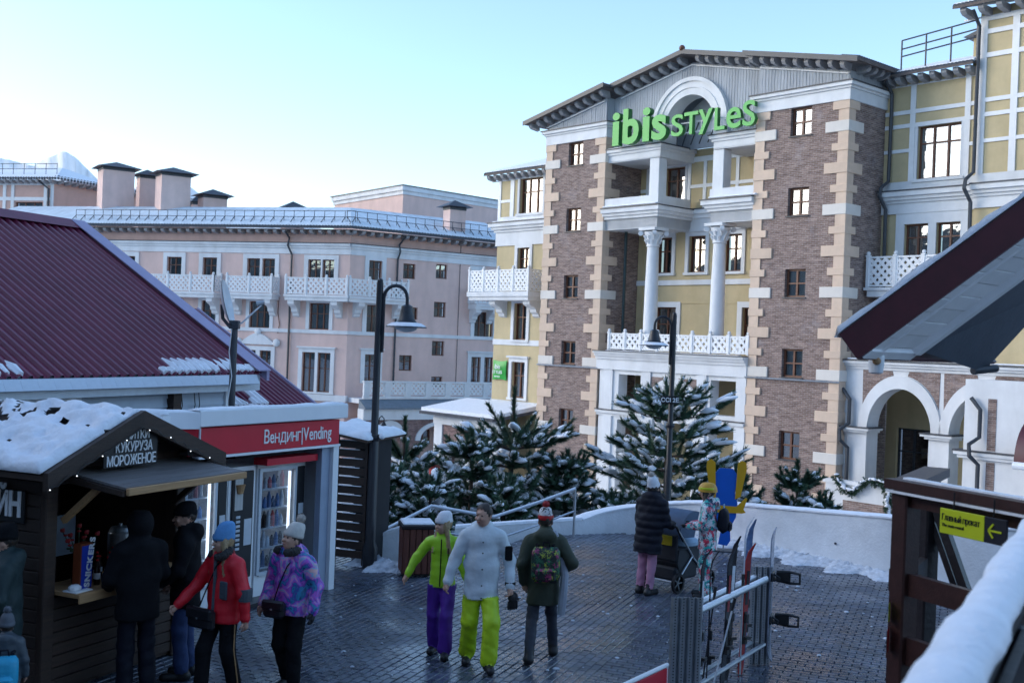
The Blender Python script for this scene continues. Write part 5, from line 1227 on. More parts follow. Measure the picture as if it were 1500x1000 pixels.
part(vend, 'side_wall', MB().box(.02, .06, .08, 2.2, 0, 2.46), 'white_panel'); part(vend, 'back_wall', MB().box(VX0 - .6, .02, 1.9, 2.0, 0, 2.46), 'machine_dark')
part(vend, 'left_wall', MB().box(VX0 - .64, VX0 - .6, .6, 2.0, 0, 2.46), 'white_panel')
part(vend, 'floor', MB().box(VX0 - .6, .02, .02, 1.9, .01, .06), 'machine_dark')
part(vend, 'red_lintel', MB().box(-1.3, -.26, .06, .3, 1.86, 1.95), 'red_panel')
mat('can_blue', (0.05, 0.15, 0.35), 0.35, 0.3, 9, rnd=.5); mat('can_red', (0.4, 0.03, 0.03), 0.35, 0.3, 9, rnd=.4); mat('can_pale', (0.5, 0.55, 0.6), 0.35, 0.3, 9, rnd=.4)
def machine(x, w_, label, face, y=.28, hgt=1.85):
    p = VF.w(x, y, .06); t = thing('vending_machine', label, 'vending machine', (p.x, p.y, .06), VA, 'vending machines in the pavilion')
    part(t, 'cabinet', MB().box(0, w_, .45, .75, .06, hgt).box(0, .06, 0, .45, .06, hgt).box(w_ - .06, w_, 0, .45, .06, hgt).box(.06, w_ - .06, 0, .45, hgt - .1, hgt).box(.06, w_ - .06, 0, .45, .06, .35), 'white_panel' if face != 'dark' else 'machine_dark')
    if face == 'coffee':
        part(t, 'front_panel', MB().bevbox(.05, w_ - .05, -.03, .02, .36, hgt - .06, .01), 'machine_dark')
        part(t, 'poster', MB().box(.09, w_ - .26, -.036, -.031, 1.28, hgt - .12), 'curtain')
        for k in range(8): part(t, 'button', MB().bevbox(.12, w_ - .3, -.042, -.031, .75 + k * .06, .785 + k * .06, .004), 'gutter_tin')
        part(t, 'cup_bay', MB().box(w_ - .22, w_ - .08, -.036, -.031, .8, 1.15), 'gutter_tin')
        part(t, 'cup_picture', MB().lathe([(.05, 1.5), (.08, 1.62)], (w_ * .35, -.03, 0), 12), 'raw_pine')
    else:
        for s in range(5):
            z = .42 + s * .27
            part(t, 'shelf', MB().box(.06, w_ - .26, .05, .44, z - .02, z), 'gutter_tin')
            n = int((w_ - .34) / .085)
            for i in range(n):
                h_ = random.choice((.13, .16, .2)); r_ = .03
                mb = MB().lathe([(r_, z), (r_, z + h_ * .75), (r_ * .5, z + h_), (r_ * .45, z + h_ + .02)], (.1 + i * .085, .1, 0), 8)
                part(t, 'drink', mb, random.choice(('can_blue', 'can_red', 'can_pale', 'drink_dark')), smooth=True)
        part(t, 'door_glass', MB().box(.07, w_ - .24, -.012, -.004, .38, hgt - .1), 'show_glass')
        part(t, 'door_frame', MB().box(.02, .07, -.03, 0, .35, hgt - .05).box(w_ - .24, w_ - .2, -.03, 0, .35, hgt - .05).box(.07, w_ - .24, -.03, 0, hgt - .1, hgt - .05).box(.07, w_ - .24, -.03, 0, .33, .38), 'gutter_tin')
        part(t, 'control_panel', MB().bevbox(w_ - .19, w_ - .03, -.03, .02, .4, hgt - .08, .008), 'machine_dark')
        part(t, 'keypad', MB().box(w_ - .16, w_ - .06, -.036, -.031, 1.1, 1.25), 'gutter_tin'); part(t, 'coin_label', MB().box(w_ - .16, w_ - .06, -.036, -.031, .85, 1.0), 'label_red')
        part(t, 'light_tube', MB().box(w_ - .3, w_ - .275, .02, .05, .45, hgt - .14), 'screen_glow')
machine(-2.62, .82, 'glass fronted drinks machine at the left, behind the young man', 'drinks'); machine(-1.78, .5, 'coffee machine with pale poster between two glass machines', 'coffee'); machine(-1.24, .98, 'glass fronted drinks machine under the red lintel, behind the pale hat', 'drinks')
# pavement board and slatted shed
sp = Fr((-2.72, 17.9), -17.0)
shed = thing('slatted_shed', 'dark slatted wooden shed with snow on every slat and roof', 'shed', (-2.72, 17.9, 0), -17.0)
for k in range(13):
    z = .12 + k * .145
    part(shed, 'slat', MB().bevbox(0, .5, 0, .03, z, z + .12, .005), 'dark_planks')
    part(shed, 'slat_snow', MB().bevbox(.03 + random.uniform(0, .1), .47 - random.uniform(0, .12), -.012, .028, z + .119, z + .131, .005), 'snow')
for xx in (-.03, .49): part(shed, 'post', MB().bevbox(xx, xx + .05, -.02, .05, 0, 2.05, .005), 'dark_planks')
part(shed, 'inner_wall', MB().box(-.1, .5, .9, .95, 0, 2.0).box(.52, .55, .05, .9, 0, 2.0), 'room_dark')
part(shed, 'roof', MB().prism([(-.3, 2.12), (.62, 1.98), (.62, 2.02), (-.3, 2.16)], -.25, 1.3, 'y'), 'dark_planks')
snow_sheet(shed, (-.3, -.25, 2.16), (.64, -.25, 2.02), (.64, 1.3, 2.02), (-.3, 1.3, 2.16), .12, 14, 14, seed=12)
# ---- street lamps
def lamp(name, label, base, ztop, arm_dir, zb=0.0):
    t = thing(name, label, 'street lamp', (base[0], base[1], zb), 0, 'street lamps with bell shades')
    x_ = arm_dir
    part(t, 'pole', MB().lathe([(.12, zb), (.12, zb + .3), (.085, zb + .4), (.08, zb + 2.0), (.06, zb + 2.05), (.055, ztop)], (0, 0, 0), 12), 'lamp_iron', smooth=True)
    part(t, 'collar', MB().lathe([(.09, ztop - 2.5), (.1, ztop - 2.45), (.09, ztop - 2.4)], (0, 0, 0), 12).ball((0, 0, ztop + .02), .05, 8, 5), 'lamp_iron')
    zt = ztop - .02; ar = []
    for i in range(11):
        a = math.pi * i / 10; ar.append((x_ * (.26 - .19 * math.cos(a)), 0, zt - .22 + .2 * math.sin(a)))
    part(t, 'arm', MB().tube([(x_ * .07, 0, ztop - 1.1)] + ar + [(x_ * .45, 0, zt - .34)], .028, 8).tube([(0, 0, ztop - .35), (x_ * .07, 0, ztop - .35)], .025, 6).tube([(0, 0, ztop - 1.08), (x_ * .07, 0, ztop - 1.08)], .025, 6), 'lamp_iron', smooth=True)
    zz = zt - .34
    sh = part(t, 'lamp_shade', MB().lathe([(.035, zz + .03), (.09, zz), (.11, zz - .1), (.13, zz - .2), (.17, zz - .26), (.32, zz - .32), (.325, zz - .335), (.16, zz - .3), (.1, zz - .28)], (x_ * .45, 0, 0), 24), 'lamp_iron', smooth=True)
    part(t, 'diffuser', MB().lathe([(.19, zz - .315), (.16, zz - .37), (.09, zz - .4), (.01, zz - .41)], (x_ * .45, 0, 0), 18), 'lamp_glass', smooth=True, sub=sh)
    part(t, 'shade_snow', MB().lathe([(.17, zz - .255), (.23, zz - .262), (.3, zz - .3), (.31, zz - .318), (.17, zz - .275)], (x_ * .45, 0, 0), 20), 'snow', smooth=True, sub=sh)
    return t
l1 = lamp('street_lamp', 'dark street lamp with snowy bell shade beside the slatted shed', (-2.12, 17.74), 4.5, 1)
l1.rotation_euler.z = R(-8)
part(l1, 'bracket_bulb', MB().ball((.14, -.05, 2.08), .05, 8, 6), 'snow', smooth=True)
l2 = lamp('street_lamp', 'dark street lamp with bell shade standing before the big pine', (3.6, 25.0), 4.37, -1, -1.0)
l2.rotation_euler.z = R(10)
q = (3.55, 24.85, 2.4)
pl_ = thing('lamp_plate', 'small dark plate with white characters on the lamp post by the pine', 'sign', q, 0)
part(pl_, 'plate', MB().bevbox(-.2, .2, 0, .02, 2.40, 2.58, .01), 'sign_black')
me = text_mesh('СС1 2Е', .13, .006, 'sign_white', .003, 'CENTER'); link('lettering', me, pl_, (0, -.006, .045))
# wall lantern on the pink arcade
q = Fr(PC, 35.3).w(1.1, -2.65, -2.2)
wl_ = thing('wall_lantern', 'small dark wall lantern on the arcade behind the lamp post', 'lantern', tuple(q), 35.3)
part(wl_, 'arm', MB().tube([(0, 0, -2.2), (0, -.2, -1.6), (0, -.5, -1.45), (0, -.8, -1.6), (0, -.8, -1.8)], .035, 6), 'lamp_iron'); part(wl_, 'shade', MB().lathe([(.06, -1.8), (.16, -2.0), (.36, -2.2), (.34, -2.22)], (0, -.8, 0), 14), 'lamp_iron', smooth=True); part(wl_, 'diffuser', MB().ball((0, -.8, -2.24), (.16, .16, .12), 8, 5), 'lamp_glass')
# ================================================================ WALLS, RAILS AND RIGHT FOREGROUND
mat('concrete_white', (0.80, 0.83, 0.86), 0.8, 0.10, 2.5, 0.4, 25, stain=0.18)
mat('rust_wood', (0.12, 0.035, 0.022), 0.55, 0.3, 6, 0.25, 30, stretch=(6, 6, 0.6))
mat('rail_wood', (0.042, 0.015, 0.012), 0.42, 0.25, 14, 0.12, 60)
mat('dark_rail', (0.02, 0.016, 0.018), 0.4, 0.3, 6, 0.2, 30)
mat('soffit_white', (0.80, 0.79, 0.80), 0.6, 0.06, 4, 0.05, 30, rnd=0.06)
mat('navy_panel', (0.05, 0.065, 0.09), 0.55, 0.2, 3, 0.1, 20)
mat('fascia_maroon', (0.075, 0.010, 0.018), 0.4, 0.2, 5, 0.05, 20)
mat('lime', (0.50, 0.56, 0.015), 0.4, 0.05, 3)
mat('sign_dark', (0.015, 0.015, 0.02), 0.4, 0.1)
# curved white wall with a snow cap; plan points with heights
WP = [(1.5, 21.75, .28), (2.1, 22.15, .42), (2.9, 22.15, .55), (3.6, 21.75, .68), (4.3, 21.0, .78), (5.0, 20.15, .86), (5.7, 19.35, .93), (6.35, 18.65, .99), (7.2, 18.0, 1.02), (8.2, 17.5, 1.04), (9.6, 17.2, 1.05)]
def smooth_path(P, n=6):
    out = []
    for i in range(len(P) - 1):
        p0, p1, p2, p3 = [np.array(P[max(0, min(len(P) - 1, k))]) for k in (i - 1, i, i + 1, i + 2)]
        for k in range(n):
            t = k / n; out.append(.5 * (2 * p1 + (p2 - p0) * t + (2 * p0 - 5 * p1 + 4 * p2 - p3) * t * t + (3 * p1 - p0 - 3 * p2 + p3) * t ** 3))
    return out + [np.array(P[-1])]
wp = smooth_path(WP)
def strip(path, w0, w1, zf0, zf1, wob=0.0, crown=0.0):
    mb = MB(); n = len(path); rr = np.random.RandomState(2); K = 5 if crown else 2
    for i, p in enumerate(path):
        d = path[min(i + 1, n - 1)][:2] - path[max(i - 1, 0)][:2]; d = d / np.linalg.norm(d); nn = np.array([-d[1], d[0]])
        z0, z1 = zf0(p), zf1(p)
        row = [(w0, z0)] + [(w0 + (w1 - w0) * k / (K - 1), z1 + crown * math.sin(math.pi * k / (K - 1)) + (rr.uniform(-wob, wob))) for k in range(K)] + [(w1, z0)]
        for o_, z in row: mb.v.append((p[0] + nn[0] * (o_ + rr.uniform(-wob, wob)), p[1] + nn[1] * (o_), z))
    m_ = K + 2
    for i in range(n - 1):
        for k in range(m_ - 1): mb.f.append((i * m_ + k, (i + 1) * m_ + k, (i + 1) * m_ + k + 1, i * m_ + k + 1))
    mb.f += [tuple(range(m_)), tuple((n - 1) * m_ + k for k in range(m_ - 1, -1, -1))]; mb.mi = [0] * len(mb.f); return mb
o = WP[0]
def rel(mb, c): mb.v = [(p[0] - c[0], p[1] - c[1], p[2] - c[2]) for p in mb.v]; return mb
cw = thing('curved_wall', 'curved white concrete wall with snow on top along the plaza edge', 'wall', (o[0], o[1], 0))
part(cw, 'wall_body', rel(strip(wp, 0, .28, lambda p: -.6, lambda p: p[2] - .04), (o[0], o[1], 0)), 'concrete_white')
part(cw, 'snow_cap', rel(strip(wp, -.02, .30, lambda p: p[2] - .042, lambda p: p[2] - .015, .006, .035), (o[0], o[1], 0)), 'snow', smooth=True)
for i in (10, 22, 36): q = wp[i]; part(cw, 'drain_hole', rel(MB().tube([(q[0], q[1] - .02, q[2] * .42), (q[0], q[1] - .05, q[2] * .42)], .02, 8), (o[0], o[1], 0)), 'dark_metal')
# ploughed snow along its foot
def snow_bank(path, name, label, wmax, hmax, seed):
    rr = np.random.RandomState(seed); mb = MB(); n = len(path); K = 9
    for i, p in enumerate(path):
        d = path[min(i + 1, n - 1)][:2] - path[max(i - 1, 0)][:2]; d = d / np.linalg.norm(d); nn = np.array([d[1], -d[0]])
        e = math.sin(math.pi * (i / (n - 1)) ** .8) ** .5
        w_ = wmax * (.75 + .35 * math.sin(i * .31) + .2 * rr.rand()) * (e + .15)
        for k in range(K):
            f = k / (K - 1); h_ = hmax * e * (1 - f) ** 1.2 * (.75 + .45 * rr.rand()) if k < K - 1 else -.012
            mb.v.append((p[0] + nn[0] * (f * w_ - .01) + rr.uniform(-.02, .02), p[1] + nn[1] * (f * w_ - .01) + rr.uniform(-.02, .02), h_ + .004))
    for i in range(n - 1):
        for k in range(K - 1): mb.f.append((i * K + k, (i + 1) * K + k, (i + 1) * K + k + 1, i * K + k + 1))
    mb.mi = [0] * len(mb.f)
    return tag(link(name, mb.mesh(name, 'dirty_snow', 'all')), label, 'snow', kind='stuff')
snow_bank(smooth_path(WP[3:9], 26), 'snow_bank', 'strip of trampled snow along the foot of the curved wall', .55, .13, 4)
snow_bank(smooth_path([(-2.35, 18.15, 0), (-1.9, 17.75, 0), (-1.5, 17.4, 0)], 22), 'snow_bank', 'small heap of snow at the foot of the lamp post', .4, .16, 6)
# ramp wall, stair rails, wooden bin
rw = thing('ramp_wall', 'short white ramp wall between lamp post and wooden bin', 'wall', (-2.2, 18.35, 0))
part(rw, 'wall_body', rel(MB().prism([(-2.25, -.2), (-1.35, -.2), (-1.35, .62), (-2.25, .3)], 18.4, 18.6, 'y'), (-2.2, 18.35, 0)), 'concrete_white')
part(rw, 'snow_cap', rel(MB().prism([(-2.25, .3), (-1.35, .62), (-1.35, .66), (-2.25, .35)], 18.39, 18.61, 'y'), (-2.2, 18.35, 0)), 'snow')
rw2 = thing('low_wall', 'low white kerb wall below the steel handrail left of the curved wall', 'wall', (0.2, 20.9, 0))
part(rw2, 'wall_body', rel(MB().add([(-.9, 20.35, -.6), (1.5, 21.75, -.6), (1.5, 21.95, -.6), (-.9, 20.55, -.6), (-.9, 20.35, .22), (1.5, 21.75, .24), (1.5, 21.95, .24), (-.9, 20.55, .22)], [(0, 1, 5, 4), (1, 2, 6, 5), (2, 3, 7, 6), (3, 0, 4, 7), (4, 5, 6, 7)]), (.2, 20.9, 0)), 'concrete_white')
part(rw2, 'snow_cap', rel(MB().add([(-.9, 20.34, .225), (1.5, 21.74, .245), (1.5, 21.96, .245), (-.9, 20.56, .225), (-.9, 20.36, .27), (1.5, 21.76, .29), (1.5, 21.94, .29), (-.9, 20.54, .27)], [(0, 1, 5, 4), (1, 2, 6, 5), (2, 3, 7, 6), (3, 0, 4, 7), (4, 5, 6, 7)]), (.2, 20.9, 0)), 'snow')
hr = thing('handrail', 'stainless steel stair handrail with two bars in front of the snowy pines', 'handrail', (1.31, 21.3, 0))
top = [(-2.22, 18.8, .30), (-1.3, 19.6, .72), (-.21, 20.3, .46), (.62, 20.8, .69), (1.31, 21.3, .9)]
part(hr, 'top_bar', rel(MB().tube(top, .024, 8), (1.31, 21.3, 0)), 'steel', smooth=True)
part(hr, 'lower_bar', rel(MB().tube([(a, b, c - .42) for a, b, c in top], .018, 8), (1.31, 21.3, 0)), 'steel', smooth=True)
part(hr, 'bar_snow', rel(MB().tube([(a, b, c + .022) for a, b, c in top], .016, 6), (1.31, 21.3, 0)), 'snow', smooth=True)
for a, b, c in [top[4], ((.62 + .1), 20.87, .72), (-.45, 20.15, .52), (-1.6, 19.34, .58)]: part(hr, 'post', rel(MB().tube([(a, b, c - 1.0), (a, b, c)], .024, 8), (1.31, 21.3, 0)), 'steel', smooth=True)
bn = thing('wooden_bin', 'square bin of reddish wooden slats behind the woman in the lime jacket', 'bin', (-1.35, 17.3, 0), 12)
for k in range(5):
    for s_ in (0, 1):
        mb = MB(); a = -.23 + k * .094
        mb.bevbox(a, a + .084, -.25, -.22, .06, .74, .006) if s_ == 0 else mb.bevbox(-.25, -.22, a, a + .084, .06, .74, .006)
        part(bn, 'slat', mb, 'rust_wood')
part(bn, 'liner', MB().box(-.21, .23, -.21, .23, .03, .72), 'room_dark'); part(bn, 'rim', MB().bevbox(-.27, .26, -.27, .26, .74, .80, .01), 'dark_rail'); part(bn, 'lid_snow', MB().bevbox(-.25, .24, -.25, .24, .8, .84, .02), 'snow')
# ---- plain cut-out board on a stand, in place of the painted figure
mat('board_blue', (0.008, 0.11, 0.52), 0.35, 0.08, 3); mat('board_yellow', (0.62, 0.33, 0.012), 0.35, 0.06, 3)
B0 = Vector((3.98, 20.35, 0))
cb = thing('cutout_board', 'tall blue and yellow painted cut-out board standing in snow before the white wall', 'board', tuple(B0), -8)
def blob(pts, y0, y1): return MB().prism(pts, y0, y1, 'y')
body = [(-.10, .12), (.06, .10), (.12, .2), (.1, .42), (.2, .62), (.22, .88), (.16, 1.08), (.2, 1.22), (.19, 1.40), (.12, 1.50), (-.12, 1.50), (-.2, 1.40), (-.2, 1.2), (-.16, 1.05), (-.2, .85), (-.16, .55), (-.06, .38)]
part(cb, 'main_panel', blob(body, 0, .03), 'board_blue')
for s_ in (-1, 1):
    part(cb, 'upright_panel', blob([(s_ * .17, .95), (s_ * .27, 1.0), (s_ * .36, 1.5), (s_ * .35, 1.62), (s_ * .27, 1.66), (s_ * .2, 1.6)], -.022, -.002), 'board_yellow')
part(cb, 'cross_panel', blob([(-.33, .82), (-.36, .95), (-.2, .83), (.2, .82), (.36, .99), (.39, .97), (.33, .78), (.37, .72), (.3, .7), (-.2, .7)], -.026, -.004), 'board_yellow')
part(cb, 'stand_rod', MB().tube([(.0, .04, 0), (.0, .04, .9)], .014, 8), 'galvanised'); part(cb, 'foot_plate', MB().bevbox(-.4, .25, -.12, .2, .0, .02, .004), 'dark_metal')
# ---- ski rack with skis and snowboard
def rack_panel(t, x, y, deg, w_, h_):
    prof_ = []; n = 4; pts = []
    for i in range(n):
        a = -w_ / 2 + w_ * i / n; s_ = w_ / n
        pts += [(a, 0), (a + s_ * .2, -.035), (a + s_ * .75, -.035), (a + s_ * .95, 0)]
    mb = MB(); N = len(pts)
    mb.v = [(p[0], p[1], 0) for p in pts] + [(p[0], p[1], h_) for p in pts] + [(p[0], p[1] + .008, 0) for p in pts] + [(p[0], p[1] + .008, h_) for p in pts]
    for i in range(N - 1): mb.f += [(i, i + 1, i + 1 + N, i + N), (i + 2 * N, i + 1 + 2 * N, i + 1 + 3 * N, i + 3 * N), (i + N, i + 1 + N, i + 1 + 3 * N, i + 3 * N)]
    mb.mi = [0] * len(mb.f)
    mb.xform(Matrix.Translation((x, y, 0)) @ Matrix.Rotation(R(deg), 4, 'Z'))
    p = part(t, 'end_panel', mb, 'galvanised')
    hm = MB()
    for i in range(n):
        cx = -w_ / 2 + w_ * (i + .47) / n
        for k in range(int(h_ / .03)): hm.box(cx - .006, cx + .006, -.0365, -.0355, k * .03 + .01, k * .03 + .022)
    hm.xform(Matrix.Translation((x, y, 0)) @ Matrix.Rotation(R(deg), 4, 'Z')); part(t, 'slot_row', hm, 'black_plastic', sub=p, kind='stuff')
mat('ski_black', (0.015, 0.015, 0.02), 0.25, 0.3, 12); mat('ski_white', (0.6, 0.63, 0.68), 0.25, 0.25, 14); mat('ski_red', (0.28, 0.02, 0.02), 0.25, 0.2, 12); mat('ski_blue', (0.1, 0.16, 0.3), 0.25, 0.4, 14); mat('board_grey', (0.22, 0.25, 0.32), 0.25, 0.6, 9)
RK = Vector((1.85, 11.2, 0)); RQ = Vector((3.02, 13.1, 0)); rd = (RQ - RK)
rack = thing('ski_rack', 'galvanised ski rack with two ribbed end panels and double bars', 'ski rack', tuple(RK))
rack_panel(rack, 0, 0, 6, .33, 1.17); rack_panel(rack, rd.x, rd.y, 6, .27, 1.14)
nrm = Vector((rd.y, -rd.x, 0)).normalized()
for s_ in (-.07, .07):
    a, b = nrm * s_ + Vector((.02, .05, 1.0)), rd + nrm * s_ + Vector((-.02, -.04, 1.0))
    part(rack, 'top_bar', MB().tube([a, b], .03, 10), 'galvanised', smooth=True); part(rack, 'bar_snow', MB().tube([a + Vector((0, 0, .022)), b + Vector((0, 0, .022))], .024, 8), 'snow', smooth=True)
    part(rack, 'low_bar', MB().tube([a - Vector((0, 0, .75)), b - Vector((0, 0, .75))], .025, 8), 'galvanised', smooth=True)
def ski(label, f, off, lean, length, m1, m2, w_=.075, deg=25, group='skis in the rack'):
    p = RK + rd * f + nrm * off
    t = thing('ski', label, 'ski', (p.x, p.y, 0.02), deg, group)
    n = 14; th = .014; mb = MB(); vs = []
    for i in range(n + 1):
        u = i / n; z = u * length; wd = w_ / 2 * (1 + .25 * (2 * u - 1) ** 2); wd *= max(.12, min(1, (1 - u) * 9)) if u > .88 else max(.5, min(1, u * 14))
        yy = -.09 * max(0, (u - .86) / .14) ** 2 - .012 * math.sin(math.pi * u)
        vs += [(-wd, yy, z), (wd, yy, z), (wd, yy + th, z), (-wd, yy + th, z)]
    fs = [(0, 1, 2, 3), tuple(4 * n + k for k in (3, 2, 1, 0))]
    for i in range(n):
        for k in range(4): fs.append((4 * i + k, 4 * i + (k + 1) % 4, 4 * i + 4 + (k + 1) % 4, 4 * i + 4 + k))
    mb.add(vs, fs); M = Matrix.Rotation(R(lean), 4, 'Y')
    mb.xform(M); mb.v = [(a, b, c + .02) for a, b, c in mb.v]; part(t, 'blade', mb, m1, smooth=True)
    g = MB().bevbox(-.03, .03, -.045, -.002, length * .42, length * .42 + .1, .008).bevbox(-.03, .03, -.045, -.002, length * .26, length * .26 + .09, .008).bevbox(-.022, .022, -.02, -.002, length * .26, length * .5, .004).box(-.04, .04, -.08, -.045, length * .3, length * .32)
    g.xform(M); part(t, 'binding', g, 'black_plastic')
    s_ = MB().box(-w_ * .3, w_ * .3, -.0145, -.012, length * .55, length * .8); s_.xform(M); part(t, 'graphic', s_, m2)
ski('dark ski with pale graphic nearest the front rack panel', .13, .02, 2, 1.6, 'ski_black', 'ski_white', deg=60)
ski('dark ski paired behind the pale-striped one near the front panel', .2, .06, 4, 1.55, 'ski_black', 'ski_blue', deg=80)
ski('dark narrow ski standing half way along the rack', .42, .05, 3, 1.55, 'ski_black', 'ski_red', deg=50)
ski('black ski with white graphic left of the red one', .58, -.04, 2, 1.6, 'ski_black', 'ski_white', deg=35)
ski('red ski in the middle of the rack', .68, .04, 3, 1.5, 'ski_red', 'ski_black', deg=40)
ski('pale blue ski with upturned tip left of the far panel', .82, -.06, 2, 1.72, 'ski_blue', 'ski_white', deg=30)
ski('white ski crossing the pale blue one at its tip', .84, -.10, 4.5, 1.72, 'ski_white', 'ski_blue', deg=70)
for k, (f, off, ln) in enumerate(((.1, .16, 12), (.22, -.02, 9), (.6, .1, 10))):
    p = RK + rd * f + nrm * off
    t = thing('ski_pole', ['white ski pole leaning by the front panel', 'dark ski pole between the dark skis', 'grey ski pole beside the red ski'][k], 'ski pole', (p.x, p.y, 0.02), 40 * k, 'ski poles in the rack')
    M = Matrix.Rotation(R(ln), 4, 'Y')
    part(t, 'shaft', MB().tube([M @ Vector((0, 0, .02)), M @ Vector((0, 0, 1.05))], .009, 8), ('ski_white', 'ski_black', 'galvanised')[k]); part(t, 'grip', MB().tube([M @ Vector((0, 0, 1.05)), M @ Vector((0, 0, 1.18))], [.014, .018], 8), 'black_plastic', smooth=True); part(t, 'basket', MB().lathe([(.01, .1), (.04, .095), (.01, .09)], (0, 0, 0), 10), 'black_plastic')
p = RK + rd * 1.06 + nrm * .08
sb = thing('snowboard', 'grey patterned snowboard with black bindings on the far end of the rack', 'snowboard', (p.x, p.y, .02), 70)
n = 22; vs = []; L_ = 1.58
for i in range(n + 1):
    u = i / n; z = .02 + u * L_; e = min(1, math.sqrt(max(0, 1 - max(0, abs(2 * u - 1) - .8) ** 2 / .04))); wd = .135 * e * (1 - .1 * math.cos(math.pi * (2 * u - 1)) * .5); yy = -.5 * max(0, abs(2 * u - 1) - .78) ** 2 * 1.6
    vs += [(-wd, yy, z), (wd, yy, z), (wd, yy + .012, z), (-wd, yy + .012, z)]
fs = [(0, 1, 2, 3), tuple(4 * n + k for k in (3, 2, 1, 0))]
for i in range(n):
    for k in range(4): fs.append((4 * i + k, 4 * i + (k + 1) % 4, 4 * i + 4 + (k + 1) % 4, 4 * i + 4 + k))
part(sb, 'deck', MB().add(vs, fs), 'board_grey', smooth=True)
for zc in (.52, 1.02):
    b_ = part(sb, 'binding', MB().bevbox(-.12, .1, -.03, -.002, zc - .05, zc + .05, .01).bevbox(-.07, .07, -.1, -.03, zc - .045, zc - .02, .01), 'black_plastic')
    part(sb, 'highback', MB().tube([(.02, -.05, zc - .05), (.02, -.2, zc - .07), (.0, -.32, zc - .06), (.0, -.32, zc + .05), (.02, -.2, zc + .06), (.02, -.05, zc + .05)], .018, 6).tube([(.01, -.2, zc - .06), (.01, -.2, zc + .05)], .014, 6).beam((.01, -.05, zc), (.01, -.2, zc), .06, .1), 'black_plastic', smooth=True, sub=b_)
    part(sb, 'strap', MB().tube([(-.09, -.03, zc - .04), (-.08, -.1, zc), (-.09, -.03, zc + .04)], .014, 6), 'black_plastic', sub=b_)
# low red sign by the rack
rs = thing('rack_sign', 'low red panel with white top rail at the lower edge beside the rack', 'barrier', (1.66, 11.1, 0), 55)
part(rs, 'panel', MB().bevbox(-1.6, 0, -.015, .015, .1, .49, .005), 'red_panel'); part(rs, 'top_rail', MB().tube([(-1.62, 0, .515), (0, 0, .515)], .022, 8), 'white_panel', smooth=True)
for xx in (-1.6, -.02): part(rs, 'leg', MB().tube([(xx, 0, 0), (xx, 0, .5)], .018, 8), 'white_panel')
# ---- wooden stair railing at the right
rl = thing('stair_railing', 'dark brown wooden stair railing with square posts at the right', 'railing', (2.9, 8.2, 0))
C0 = (2.9, 8.2, 0)
def rp(name, mb, m='rail_wood', **k): return part(rl, name, rel(mb, C0), m, **k)
u1 = Vector((.5, -1.1, 0)).normalized(); u2 = Vector((.62, 1.05, 0)).normalized()
A = Vector((2.93, 8.2, 0))
def post_at(v, w_=.15, zt=2.68, m='rail_wood'):
    mb = MB().bevbox(-w_ / 2, w_ / 2, -w_ / 2, w_ / 2, 0, zt, .012); mb.xform(Matrix.Translation(v) @ Matrix.Rotation(math.atan2(u1.y, u1.x), 4, 'Z')); return mb
rp('post', post_at(A)); rp('post', post_at(A + u2 * .85, .14), 'dark_rail'); rp('post', post_at(A + u1 * 1.9, .15))
for nm, za, zb, w_ in (('top_rail', 2.68, 2.75, .22), ('under_rail', 2.56, 2.66, .06), ('middle_rail', 1.92, 2.08, .06), ('lower_rail', 1.42, 1.62, .06), ('lowest_rail', .9, 1.1, .06)):
    rp(nm, MB().beam(A - u1 * .12 + Vector((0, 0, (za + zb) / 2)), A + u1 * 2.2 + Vector((0, 0, (za + zb) / 2)), w_, zb - za), 'rail_wood')
rp('rail_edge', MB().beam(A - u1 * .1 + Vector((-.1, -.05, 2.665)), A + u1 * 2.2 + Vector((-.1, -.05, 2.665)), .01, .018), 'soffit_white')
rp('return_rail', MB().beam(A + u2 * .1 + Vector((0, 0, 2.715)), A + u2 * 1.2 + Vector((0, 0, 2.715)), .2, .07)); rp('return_under_rail', MB().beam(A + u2 * .1 + Vector((0, 0, 2.0)), A + u2 * .8 + Vector((0, 0, 2.0)), .06, .14), 'dark_rail')
rp('brace', MB().beam(A + u2 * .85 + u1 * .05 + Vector((0, 0, 2.55)), A + u2 * .85 + u1 * .35 + Vector((.1, 0, 1.75)), .06, .07), 'dark_rail'); rp('brace', MB().beam(A + u2 * .85 + u1 * .0 + Vector((0, 0, 2.45)), A + u2 * .85 + u1 * .25 + Vector((.1, 0, 1.75)), .04, .05), 'dark_rail')
rp('rail_snow', MB().beam(A + u1 * .02 + Vector((0, .06, 2.758)), A + u1 * 2.2 + Vector((0, .06, 2.758)), .07, .014), 'snow')
rp('sticker', MB().add([(2.80, 8.12, 1.72), (2.84, 8.2, 1.72), (2.84, 8.2, 1.86), (2.80, 8.12, 1.86)], [(0, 1, 2, 3)]), 'lime'); rp('sticker', MB().add([(2.80, 8.12, 1.5), (2.84, 8.2, 1.5), (2.84, 8.2, 1.68), (2.80, 8.12, 1.68)], [(0, 1, 2, 3)]), 'label_red')
ds = A + u1 * .30 + Vector((-.08, -.03, 2.36)); dg_ = math.degrees(math.atan2(u1.y, u1.x))
rF = Fr(A + Vector((-u1.y, u1.x, 0)) * -.135, math.degrees(math.atan2(u1.y, u1.x)))
hS_ = [rF.hit(px_, py_) for px_, py_ in ((1378, 762), (1476, 772))]; pS, qS = [np.array(rF.w(h_[0], 0, h_[1])) for h_ in hS_]
L2 = Vector((qS[0] - pS[0], qS[1] - pS[1], 0)); dg_ = math.degrees(math.atan2(L2.y, L2.x)); wS = L2.length; hS = .17
sgl = thing('direction_sign', 'lime and black direction sign with an arrow hanging on the brown railing', 'sign', (pS[0], pS[1], pS[2] - .08), dg_)
z0_ = pS[2] - .08
